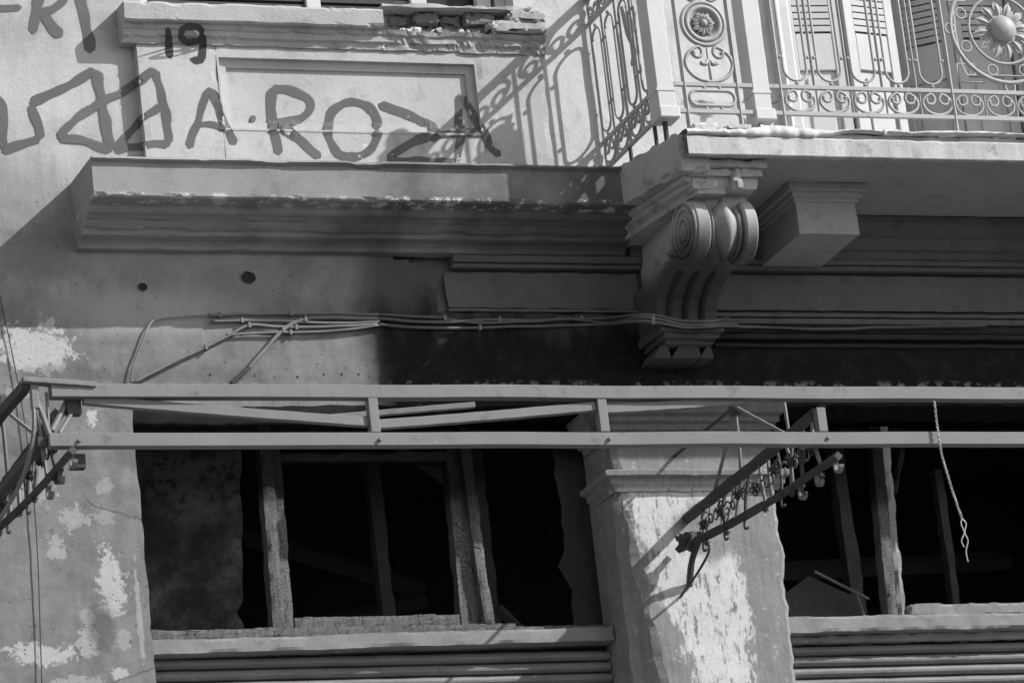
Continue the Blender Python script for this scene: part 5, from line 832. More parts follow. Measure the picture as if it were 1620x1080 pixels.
('bar',[(-2.3159,-0.0014,8.7321),(-2.3168,-0.0014,8.7311),(-2.3198,-0.0014,8.7276),(-2.3207,-0.0014,8.7266),(-2.2897,-0.0014,8.7368),(-2.2956,-0.0014,8.7301),(-2.3167,-0.0014,8.7063),(-2.3226,-0.0014,8.6995),(-2.2754,-0.0014,8.7253),(-2.2824,-0.0014,8.7187),(-2.307,-0.0014,8.6953),(-2.314,-0.0014,8.6887),(-2.2619,-0.0014,8.7085),(-2.2704,-0.0014,8.7032),(-2.3005,-0.0014,8.6844),(-2.309,-0.0014,8.6791),(-2.2538,-0.0014,8.6866),(-2.263,-0.0014,8.683),(-2.2956,-0.0014,8.6701),(-2.3048,-0.0014,8.6665),(-2.2528,-0.0014,8.6709),(-2.2617,-0.0014,8.6686),(-2.2932,-0.0014,8.6604),(-2.302,-0.0014,8.6582),(-2.2534,-0.0014,8.6564),(-2.2615,-0.0014,8.6547),(-2.29,-0.0014,8.6483),(-2.2981,-0.0014,8.6466),(-2.254,-0.0014,8.641),(-2.2614,-0.0014,8.6398),(-2.2877,-0.0014,8.6357),(-2.2952,-0.0014,8.6345),(-2.2542,-0.0014,8.6245),(-2.2615,-0.0014,8.624),(-2.2874,-0.0014,8.6224),(-2.2947,-0.0014,8.622),(-2.2549,-0.0014,8.6071),(-2.2625,-0.0014,8.6073),(-2.2893,-0.0014,8.6082),(-2.2968,-0.0014,8.6085),(-2.2568,-0.0014,8.5897),(-2.2646,-0.0014,8.5904),(-2.2925,-0.0014,8.5928),(-2.3003,-0.0014,8.5934),(-2.2597,-0.0014,8.5736),(-2.2676,-0.0014,8.5742),(-2.2955,-0.0014,8.5761),(-2.3034,-0.0014,8.5767),(-2.2632,-0.0014,8.556),(-2.2708,-0.0014,8.5562),(-2.2976,-0.0014,8.5568),(-2.3052,-0.0014,8.557),(-2.266,-0.0014,8.5389),(-2.2732,-0.0014,8.5386),(-2.2987,-0.0014,8.5379),(-2.3059,-0.0014,8.5376),(-2.2667,-0.0014,8.5223),(-2.2739,-0.0014,8.5218),(-2.2995,-0.0014,8.5199),(-2.3067,-0.0014,8.5193),(-2.2653,-0.0014,8.506),(-2.2731,-0.0014,8.5054),(-2.3007,-0.0014,8.5033),(-2.3085,-0.0014,8.5026),(-2.2638,-0.0014,8.4895),(-2.2723,-0.0014,8.4892),(-2.3026,-0.0014,8.4879),(-2.3111,-0.0014,8.4875),(-2.2848,-0.0014,8.4728),(-2.2862,-0.0014,8.4728),(-2.2912,-0.0014,8.4727),(-2.2926,-0.0014,8.4727),(-2.2966,-0.0018,8.4694),(-2.2961,-0.0018,8.4681),(-2.2943,-0.0018,8.4636),(-2.2938,-0.0018,8.4623),(-2.2891,-0.0018,8.4961),(-2.2859,-0.0018,8.4879),(-2.2745,-0.0018,8.4589),(-2.2713,-0.0018,8.4507),(-2.2751,-0.0018,8.5043),(-2.2719,-0.0018,8.4957),(-2.2607,-0.0018,8.4652),(-2.2575,-0.0018,8.4566),(-2.2601,-0.0018,8.5125),(-2.2573,-0.0018,8.5033),(-2.2473,-0.0018,8.4706),(-2.2444,-0.0018,8.4614),(-2.2433,-0.0018,8.5197),(-2.2409,-0.0018,8.5101),(-2.2325,-0.0018,8.4759),(-2.2302,-0.0018,8.4663),(-2.2241,-0.0018,8.525),(-2.2221,-0.0018,8.5157),(-2.2152,-0.0018,8.4825),(-2.2133,-0.0018,8.4731),(-2.2061,-0.0018,8.5281),(-2.2043,-0.0018,8.5196),(-2.1982,-0.0018,8.4894),(-2.1965,-0.0018,8.4808),(-2.1875,-0.0018,8.5316),(-2.1858,-0.0018,8.5239),(-2.1799,-0.0018,8.4969),(-2.1783,-0.0018,8.4893),(-2.1695,-0.0018,8.5368),(-2.1678,-0.0018,8.5295),(-2.1618,-0.0018,8.5038),(-2.1601,-0.0018,8.4966),(-2.1524,-0.0018,8.5437),(-2.1507,-0.0018,8.5361),(-2.1447,-0.0018,8.5093),(-2.143,-0.0018,8.5017),(-2.1359,-0.0018,8.5506),(-2.1343,-0.0018,8.5424),(-2.1289,-0.0018,8.5135),(-2.1273,-0.0018,8.5054),(-2.1166,-0.0018,8.5361),(-2.1164,-0.0018,8.5347),(-2.1156,-0.0018,8.53),(-2.1154,-0.0018,8.5287),(-2.1199,-0.0022,8.5285),(-2.1187,-0.0022,8.5287),(-2.1141,-0.0022,8.5292),(-2.1128,-0.0022,8.5293),(-2.14,-0.0022,8.5411),(-2.1315,-0.0022,8.5421),(-2.1014,-0.0022,8.5456),(-2.093,-0.0022,8.5466),(-2.14,-0.0022,8.5553),(-2.1316,-0.0022,8.5567),(-2.1018,-0.0022,8.5616),(-2.0933,-0.0022,8.563),(-2.1406,-0.0022,8.5689),(-2.1325,-0.0022,8.571),(-2.1038,-0.0022,8.5786),(-2.0957,-0.0022,8.5807),(-2.1437,-0.0022,8.5824),(-2.1356,-0.0022,8.5853),(-2.1069,-0.0022,8.5958),(-2.0988,-0.0022,8.5987),(-2.1493,-0.0022,8.5961),(-2.1409,-0.0022,8.5998),(-2.1109,-0.0022,8.613),(-2.1025,-0.0022,8.6167),(-2.1554,-0.0022,8.6081),(-2.1465,-0.0022,8.6122),(-2.1147,-0.0022,8.6268),(-2.1057,-0.0022,8.631),(-2.1605,-0.0022,8.6223),(-2.1512,-0.0022,8.6261),(-2.1185,-0.0022,8.6397),(-2.1093,-0.0022,8.6435),(-2.1632,-0.0022,8.6378),(-2.1543,-0.0022,8.6411),(-2.1229,-0.0022,8.6527),(-2.114,-0.0022,8.656),(-2.1645,-0.0022,8.6538),(-2.1565,-0.0022,8.6567),(-2.1279,-0.0022,8.6671),(-2.1199,-0.0022,8.67),(-2.1664,-0.0022,8.6703),(-2.1591,-0.0022,8.673),(-2.1332,-0.0022,8.6829),(-2.1259,-0.0022,8.6856),(-2.1536,-0.0022,8.6936),(-2.1526,-0.0022,8.694),(-2.1488,-0.0022,8.6955),(-2.1478,-0.0022,8.6959),(-2.1527,-0.0026,8.705),(-2.1523,-0.0026,8.7037),(-2.151,-0.0026,8.6992),(-2.1506,-0.0026,8.698),(-2.1427,-0.0026,8.7335),(-2.1401,-0.0026,8.7243),(-2.131,-0.0026,8.6919),(-2.1284,-0.0026,8.6828),(-2.1285,-0.0026,8.7416),(-2.1257,-0.0026,8.7316),(-2.1156,-0.0026,8.6964),(-2.1128,-0.0026,8.6864),(-2.1152,-0.0026,8.7477),(-2.112,-0.0026,8.7377),(-2.1007,-0.0026,8.7023),(-2.0975,-0.0026,8.6923),(-2.1009,-0.0026,8.7529),(-2.0975,-0.0026,8.7435),(-2.0855,-0.0026,8.7104),(-2.0821,-0.0026,8.701),(-2.0839,-0.0026,8.7588),(-2.0807,-0.0026,8.7503),(-2.0692,-0.0026,8.7202),(-2.0659,-0.0026,8.7117),(-2.0644,-0.0026,8.7668),(-2.0614,-0.0026,8.7589),(-2.0507,-0.0026,8.7308),(-2.0477,-0.0026,8.7229),(-2.0491,-0.0026,8.774),(-2.0463,-0.0026,8.7661),(-2.0363,-0.0026,8.7381),(-2.0335,-0.0026,8.7302),(-2.0338,-0.0026,8.782),(-2.031,-0.0026,8.7738),(-2.0212,-0.0026,8.7446),(-2.0184,-0.0026,8.7364),(-2.0193,-0.0026,8.7894),(-2.0164,-0.0026,8.7809),(-2.0064,-0.0026,8.7509),(-2.0036,-0.0026,8.7424),(-2.0058,-0.0026,8.795),(-2.0029,-0.0026,8.7868),(-1.9927,-0.0026,8.7575),(-1.9898,-0.0026,8.7493),(-1.993,-0.0026,8.7994),(-1.9901,-0.0026,8.7919),(-1.9798,-0.0026,8.765),(-1.9768,-0.0026,8.7574),(-1.9803,-0.0026,8.8044),(-1.9773,-0.0026,8.7975),(-1.9668,-0.0026,8.773),(-1.9638,-0.0026,8.766),(-1.9674,-0.0026,8.8116),(-1.9642,-0.0026,8.8048),(-1.9531,-0.0026,8.7809),(-1.95,-0.0026,8.7742),(-1.9547,-0.0026,8.8211),(-1.9512,-0.0026,8.8139),(-1.9385,-0.0026,8.7885),(-1.935,-0.0026,8.7813),(-1.9428,-0.0026,8.8316),(-1.9387,-0.0026,8.8237),(-1.9242,-0.0026,8.7956),(-1.9202,-0.0026,8.7876),(-1.9287,-0.0026,8.8431),(-1.9242,-0.0026,8.8346),(-1.9082,-0.0026,8.8043),(-1.9037,-0.0026,8.7957),(-1.9156,-0.0026,8.8522),(-1.911,-0.0026,8.8435),(-1.8946,-0.0026,8.8128),(-1.89,-0.0026,8.8041),(-1.903,-0.0026,8.8593),(-1.8986,-0.0026,8.8508),(-1.8833,-0.0026,8.8208),(-1.879,-0.0026,8.8124),(-1.8904,-0.0026,8.8656),(-1.8865,-0.0026,8.8574),(-1.8728,-0.0026,8.8281),(-1.8689,-0.0026,8.8199),(-1.8778,-0.0026,8.8727),(-1.8741,-0.0026,8.8644),(-1.8611,-0.0026,8.835),(-1.8574,-0.0026,8.8267),(-1.8644,-0.0026,8.8808),(-1.8607,-0.0026,8.8723),(-1.8474,-0.0026,8.8422),(-1.8436,-0.0026,8.8337),(-1.8407,-0.0026,8.8696),(-1.84,-0.0026,8.8682),(-1.8379,-0.0026,8.8635),(-1.8373,-0.0026,8.8621),(-1.8282,-0.003,8.8655),(-1.8297,-0.003,8.8652),(-1.8351,-0.003,8.8644),(-1.8367,-0.003,8.8641),(-1.802,-0.003,8.8505),(-1.8127,-0.003,8.8491),(-1.8507,-0.003,8.844),(-1.8614,-0.003,8.8426),(-1.8008,-0.003,8.8322),(-1.812,-0.003,8.831),(-1.8517,-0.003,8.8267),(-1.8629,-0.003,8.8255),(-1.8021,-0.003,8.8162),(-1.8129,-0.003,8.8147),(-1.8512,-0.003,8.8094),(-1.8619,-0.003,8.808),(-1.8041,-0.003,8.8021),(-1.8139,-0.003,8.8),(-1.8486,-0.003,8.7927),(-1.8584,-0.003,8.7906),(-1.805,-0.003,8.788),(-1.8137,-0.003,8.7856),(-1.8448,-0.003,8.7769),(-1.8535,-0.003,8.7744),(-1.8034,-0.003,8.7727),(-1.8118,-0.003,8.7703),(-1.8412,-0.003,8.7616),(-1.8495,-0.003,8.7592),(-1.8001,-0.003,8.7557),(-1.8087,-0.003,8.7536),(-1.8391,-0.003,8.7459),(-1.8477,-0.003,8.7438),(-1.7972,-0.003,8.7404),(-1.8064,-0.003,8.7389),(-1.8389,-0.003,8.7335),(-1.848,-0.003,8.732),(-1.7963,-0.003,8.7242),(-1.8058,-0.003,8.7232),(-1.8393,-0.003,8.7197),(-1.8488,-0.003,8.7187),(-1.7973,-0.003,8.7086),(-1.8066,-0.003,8.7076),(-1.8393,-0.003,8.7042),(-1.8486,-0.003,8.7033),(-1.7986,-0.003,8.6942),(-1.8073,-0.003,8.6928),(-1.8384,-0.003,8.6878),(-1.8472,-0.003,8.6864),(-1.7981,-0.003,8.681),(-1.8066,-0.003,8.6789),(-1.8366,-0.003,8.6715),(-1.8451,-0.003,8.6694),(-1.7947,-0.003,8.6682),(-1.8035,-0.003,8.6655),(-1.8347,-0.003,8.6558),(-1.8435,-0.003,8.653),(-1.7892,-0.003,8.655),(-1.7989,-0.003,8.6519),(-1.8333,-0.003,8.6411),(-1.843,-0.003,8.638),(-1.7838,-0.003,8.6399),(-1.7946,-0.003,8.6371),(-1.8326,-0.003,8.6274),(-1.8434,-0.003,8.6246),(-1.781,-0.003,8.623),(-1.7923,-0.003,8.621),(-1.832,-0.003,8.6138),(-1.8432,-0.003,8.6118),(-1.7814,-0.003,8.6057),(-1.7923,-0.003,8.6042),(-1.831,-0.003,8.5989),(-1.8419,-0.003,8.5974),(-1.7831,-0.003,8.5889),(-1.7933,-0.003,8.5875),(-1.8295,-0.003,8.5822),(-1.8397,-0.003,8.5807),(-1.7839,-0.003,8.573),(-1.7935,-0.003,8.5711),(-1.8276,-0.003,8.5644),(-1.8372,-0.003,8.5625),(-1.7823,-0.003,8.5578),(-1.7919,-0.003,8.5554),(-1.8256,-0.003,8.5467),(-1.8351,-0.003,8.5443),(-1.7789,-0.003,8.543),(-1.7887,-0.003,8.5401),(-1.8234,-0.003,8.5302),(-1.8332,-0.003,8.5273),(-1.7756,-0.003,8.5276),(-1.7857,-0.003,8.5249),(-1.8212,-0.003,8.5155),(-1.8313,-0.003,8.5128),(-1.7745,-0.003,8.5112),(-1.7844,-0.003,8.5093),(-1.8191,-0.003,8.5025),(-1.8289,-0.003,8.5005),(-1.7774,-0.003,8.4948),(-1.786,-0.003,8.4936),(-1.8163,-0.003,8.4897),(-1.8248,-0.003,8.4886),(-1.7978,-0.003,8.4774),(-1.799,-0.003,8.4773),(-1.8034,-0.003,8.4768),(-1.8046,-0.003,8.4767),(-1.7994,-0.0034,8.4758),(-1.7988,-0.0034,8.477),(-1.7967,-0.0034,8.4814),(-1.7962,-0.0034,8.4827),(-1.8237,-0.0034,8.4631),(-1.82,-0.0034,8.4712),(-1.807,-0.0034,8.5),(-1.8033,-0.0034,8.5081),(-1.8395,-0.0034,8.4684),(-1.8358,-0.0034,8.4767),(-1.8228,-0.0034,8.5064),(-1.8191,-0.0034,8.5147),(-1.8551,-0.0034,8.4732),(-1.8512,-0.0034,8.4819),(-1.8375,-0.0034,8.5125),(-1.8337,-0.0034,8.5211),(-1.8697,-0.0034,8.4791),(-1.8656,-0.0034,8.4876),(-1.8512,-0.0034,8.5179),(-1.8471,-0.0034,8.5264),(-1.8827,-0.0034,8.4866),(-1.8787,-0.0034,8.4946),(-1.8645,-0.0034,8.5227),(-1.8605,-0.0034,8.5306),(-1.8947,-0.0034,8.4948),(-1.8912,-0.0034,8.502),(-1.8787,-0.0034,8.5275),(-1.8752,-0.0034,8.5347),(-1.908,-0.0034,8.5022),(-1.905,-0.0034,8.5089),(-1.8944,-0.0034,8.5327),(-1.8915,-0.0034,8.5395),(-1.9198,-0.0034,8.5063),(-1.9173,-0.0034,8.5132),(-1.9082,-0.0034,8.5376),(-1.9057,-0.0034,8.5445),(-1.9335,-0.0034,8.508),(-1.9313,-0.0034,8.5156),(-1.9235,-0.0034,8.5425),(-1.9213,-0.0034,8.5502),(-1.9478,-0.0034,8.5081),(-1.946,-0.0034,8.5166),(-1.9396,-0.0034,8.5465),(-1.9378,-0.0034,8.555),(-1.9619,-0.0034,8.5081),(-1.9605,-0.0034,8.517),(-1.9556,-0.0034,8.5486),(-1.9542,-0.0034,8.5575),(-1.9758,-0.0034,8.5088),(-1.9747,-0.0034,8.5176),(-1.9706,-0.0034,8.549),(-1.9695,-0.0034,8.5578),(-1.9901,-0.0034,8.51),(-1.9889,-0.0034,8.5185),(-1.9847,-0.0034,8.5488),(-1.9835,-0.0034,8.5573),(-2.0054,-0.0034,8.5111),(-2.0039,-0.0034,8.5195),(-1.9986,-0.0034,8.5494),(-1.9971,-0.0034,8.5579),(-2.0218,-0.0034,8.5119),(-2.0199,-0.0034,8.5206),(-2.0132,-0.0034,8.5516),(-2.0113,-0.0034,8.5604),(-2.0338,-0.0034,8.5346),(-2.0335,-0.0034,8.536),(-2.0323,-0.0034,8.541),(-2.032,-0.0034,8.5425),(-2.0371,-0.0038,8.5378),(-2.0362,-0.0038,8.5371),(-2.033,-0.0038,8.5346),(-2.032,-0.0038,8.5339),(-2.0417,-0.0038,8.5613),(-2.0356,-0.0038,8.5568),(-2.0141,-0.0038,8.5407),(-2.008,-0.0038,8.5362),(-2.0335,-0.0038,8.5746),(-2.0272,-0.0038,8.5697),(-2.0049,-0.0038,8.5522),(-1.9986,-0.0038,8.5473),(-2.0223,-0.0038,8.5889),(-2.0164,-0.0038,8.5833),(-1.9954,-0.0038,8.5635),(-1.9895,-0.0038,8.5579),(-2.0073,-0.0038,8.6033),(-2.0021,-0.0038,8.5974),(-1.9837,-0.0038,8.5763),(-1.9785,-0.0038,8.5704),(-1.9886,-0.0038,8.6177),(-1.9841,-0.0038,8.612),(-1.968,-0.0038,8.5919),(-1.9634,-0.0038,8.5862),(-1.9767,-0.0038,8.6262),(-1.9724,-0.0038,8.621),(-1.9572,-0.0038,8.6027),(-1.9529,-0.0038,8.5975),(-1.9657,-0.0038,8.6365),(-1.9613,-0.0038,8.6314),(-1.9458,-0.0038,8.6136),(-1.9414,-0.0038,8.6085),(-1.9552,-0.0038,8.6487),(-1.9506,-0.0038,8.6431),(-1.9343,-0.0038,8.6233),(-1.9296,-0.0038,8.6177),(-1.9437,-0.0038,8.6618),(-1.939,-0.0038,8.6551),(-1.9226,-0.0038,8.6316),(-1.9179,-0.0038,8.625),(-1.9299,-0.0038,8.674),(-1.9256,-0.0038,8.6664),(-1.9104,-0.0038,8.6392),(-1.9061,-0.0038,8.6315),(-1.9142,-0.0038,8.684),(-1.9104,-0.0038,8.6759),(-1.8969,-0.0038,8.6473),(-1.8931,-0.0038,8.6392),(-1.898,-0.0038,8.6921),(-1.8945,-0.0038,8.6842),(-1.8819,-0.0038,8.6563),(-1.8783,-0.0038,8.6484),(-1.8827,-0.0038,8.7),(-1.8791,-0.0038,8.6925),(-1.866,-0.0038,8.666),(-1.8624,-0.0038,8.6586),(-1.8692,-0.0038,8.7089),(-1.8651,-0.0038,8.7017),(-1.8505,-0.0038,8.6759),(-1.8464,-0.0038,8.6686),(-1.8564,-0.0038,8.7196),(-1.8518,-0.0038,8.7121),(-1.8357,-0.0038,8.6855),(-1.8311,-0.0038,8.678),(-1.8424,-0.0038,8.7311),(-1.8378,-0.0038,8.7231),(-1.8215,-0.0038,8.6947),(-1.8169,-0.0038,8.6867),(-1.8261,-0.0038,8.7417),(-1.8221,-0.0038,8.7333),(-1.8078,-0.0038,8.7038),(-1.8038,-0.0038,8.6954),(-1.8076,-0.0038,8.7499),(-1.8045,-0.0038,8.7417),(-1.7936,-0.0038,8.7128),(-1.7905,-0.0038,8.7046),(-1.7885,-0.0038,8.7558),(-1.7862,-0.0038,8.7483),(-1.7781,-0.0038,8.7215),(-1.7758,-0.0038,8.7139),(-1.7705,-0.0038,8.7611),(-1.7685,-0.0038,8.7541),(-1.7615,-0.0038,8.7294),(-1.7595,-0.0038,8.7225),(-1.7549,-0.0038,8.7673),(-1.7527,-0.0038,8.7605),(-1.7449,-0.0038,8.7365),(-1.7426,-0.0038,8.7297),(-1.7425,-0.0038,8.7746),(-1.7396,-0.0038,8.7677),(-1.7291,-0.0038,8.7434),(-1.7262,-0.0038,8.7365),(-1.7326,-0.0038,8.7824),(-1.7287,-0.0038,8.7755),(-1.7151,-0.0038,8.751),(-1.7112,-0.0038,8.7441),(-1.7191,-0.0038,8.7926),(-1.7148,-0.0038,8.7858),(-1.6998,-0.0038,8.7616),(-1.6955,-0.0038,8.7548),(-1.7046,-0.0038,8.8026),(-1.7005,-0.0038,8.796),(-1.6859,-0.0038,8.7725),(-1.6818,-0.0038,8.7659),(-1.6892,-0.0038,8.8125),(-1.6855,-0.0038,8.8059),(-1.6724,-0.0038,8.7827),(-1.6687,-0.0038,8.7762),(-1.6743,-0.0038,8.8222),(-1.6709,-0.0038,8.8154),(-1.6587,-0.0038,8.7915),(-1.6553,-0.0038,8.7848),(-1.6613,-0.0038,8.8318),(-1.6577,-0.0038,8.8245),(-1.6588,-0.045,8.7804),(-1.6588,-0.0567,8.7684),(-1.6588,-0.0251,8.8306),(-1.6588,-0.039,8.8171),(-1.6471,-0.0538,8.7849),(-1.6428,-0.0538,8.7771),(-1.6588,-0.0517,8.8276),(-1.6532,-0.0538,8.8203),(-1.6351,-0.0538,8.792),(-1.63,-0.0538,8.784),(-1.6461,-0.0538,8.8378),(-1.6406,-0.0538,8.8301),(-1.6211,-0.0538,8.8028),(-1.6156,-0.0538,8.7951),(-1.6336,-0.0538,8.8465),(-1.6283,-0.0538,8.8393),(-1.6093,-0.0538,8.8141),(-1.604,-0.0538,8.8069),(-1.6196,-0.0538,8.8558),(-1.6149,-0.0538,8.8491),(-1.5981,-0.0538,8.825),(-1.5933,-0.0538,8.8183),(-1.6043,-0.0538,8.866),(-1.6002,-0.0538,8.8593),(-1.5857,-0.0538,8.8354),(-1.5816,-0.0538,8.8287),(-1.5797,-0.0538,8.8603),(-1.5791,-0.0538,8.8593),(-1.577,-0.0538,8.8556),(-1.5764,-0.0538,8.8545)],[0,1,2,4,5,6,8,9,10,12,13,14,16,17,18,20,21,22,24,25,26,28,29,30,32,33,34,36,37,38,40,41,42,44,45,46,48,49,50,52,53,54,56,57,58,60,61,62,64,65,66,72,73,74,76,77,78,80,81,82,84,85,86,88,89,90,92,93,94,96,97,98,100,101,102,104,105,106,108,109,110,112,113,114,120,121,122,124,125,126,128,129,130,132,133,134,136,137,138,140,141,142,144,145,146,148,149,150,152,153,154,156,157,158,160,161,162,168,169,170,172,173,174,176,177,178,180,181,182,184,185,186,188,189,190,192,193,194,196,197,198,200,201,202,204,205,206,208,209,210,212,213,214,216,217,218,220,221,222,224,225,226,228,229,230,232,233,234,236,237,238,240,241,242,244,245,246,248,249,250,252,253,254,260,261,262,264,265,266,268,269,270,272,273,274,276,277,278,280,281,282,284,285,286,288,289,290,292,293,294,296,297,298,300,301,302,304,305,306,308,309,310,312,313,314,316,317,318,320,321,322,324,325,326,328,329,330,332,333,334,336,337,338,340,341,342,344,345,346,348,349,350,352,353,354,356,357,358,364,365,366,368,369,370,372,373,374,376,377,378,380,381,382,384,385,386,388,389,390,392,393,394,396,397,398,400,401,402,404,405,406,408,409,410,412,413,414,416,417,418,420,421,422,424,425,426,432,433,434,436,437,438,440,441,442,444,445,446,448,449,450,452,453,454,456,457,458,460,461,462,464,465,466,468,469,470,472,473,474,476,477,478,480,481,482,484,485,486,488,489,490,492,493,494,496,497,498,500,501,502,504,505,506,508,509,510,512,513,514,516,517,518,520,521,522,524,525,526,528,529,530,532,533,534,536,537,538,540,541,542,544,545,546,548,549,550,552,553,554,556,557,558,560,561,562,564,565,566,568,569,570]),
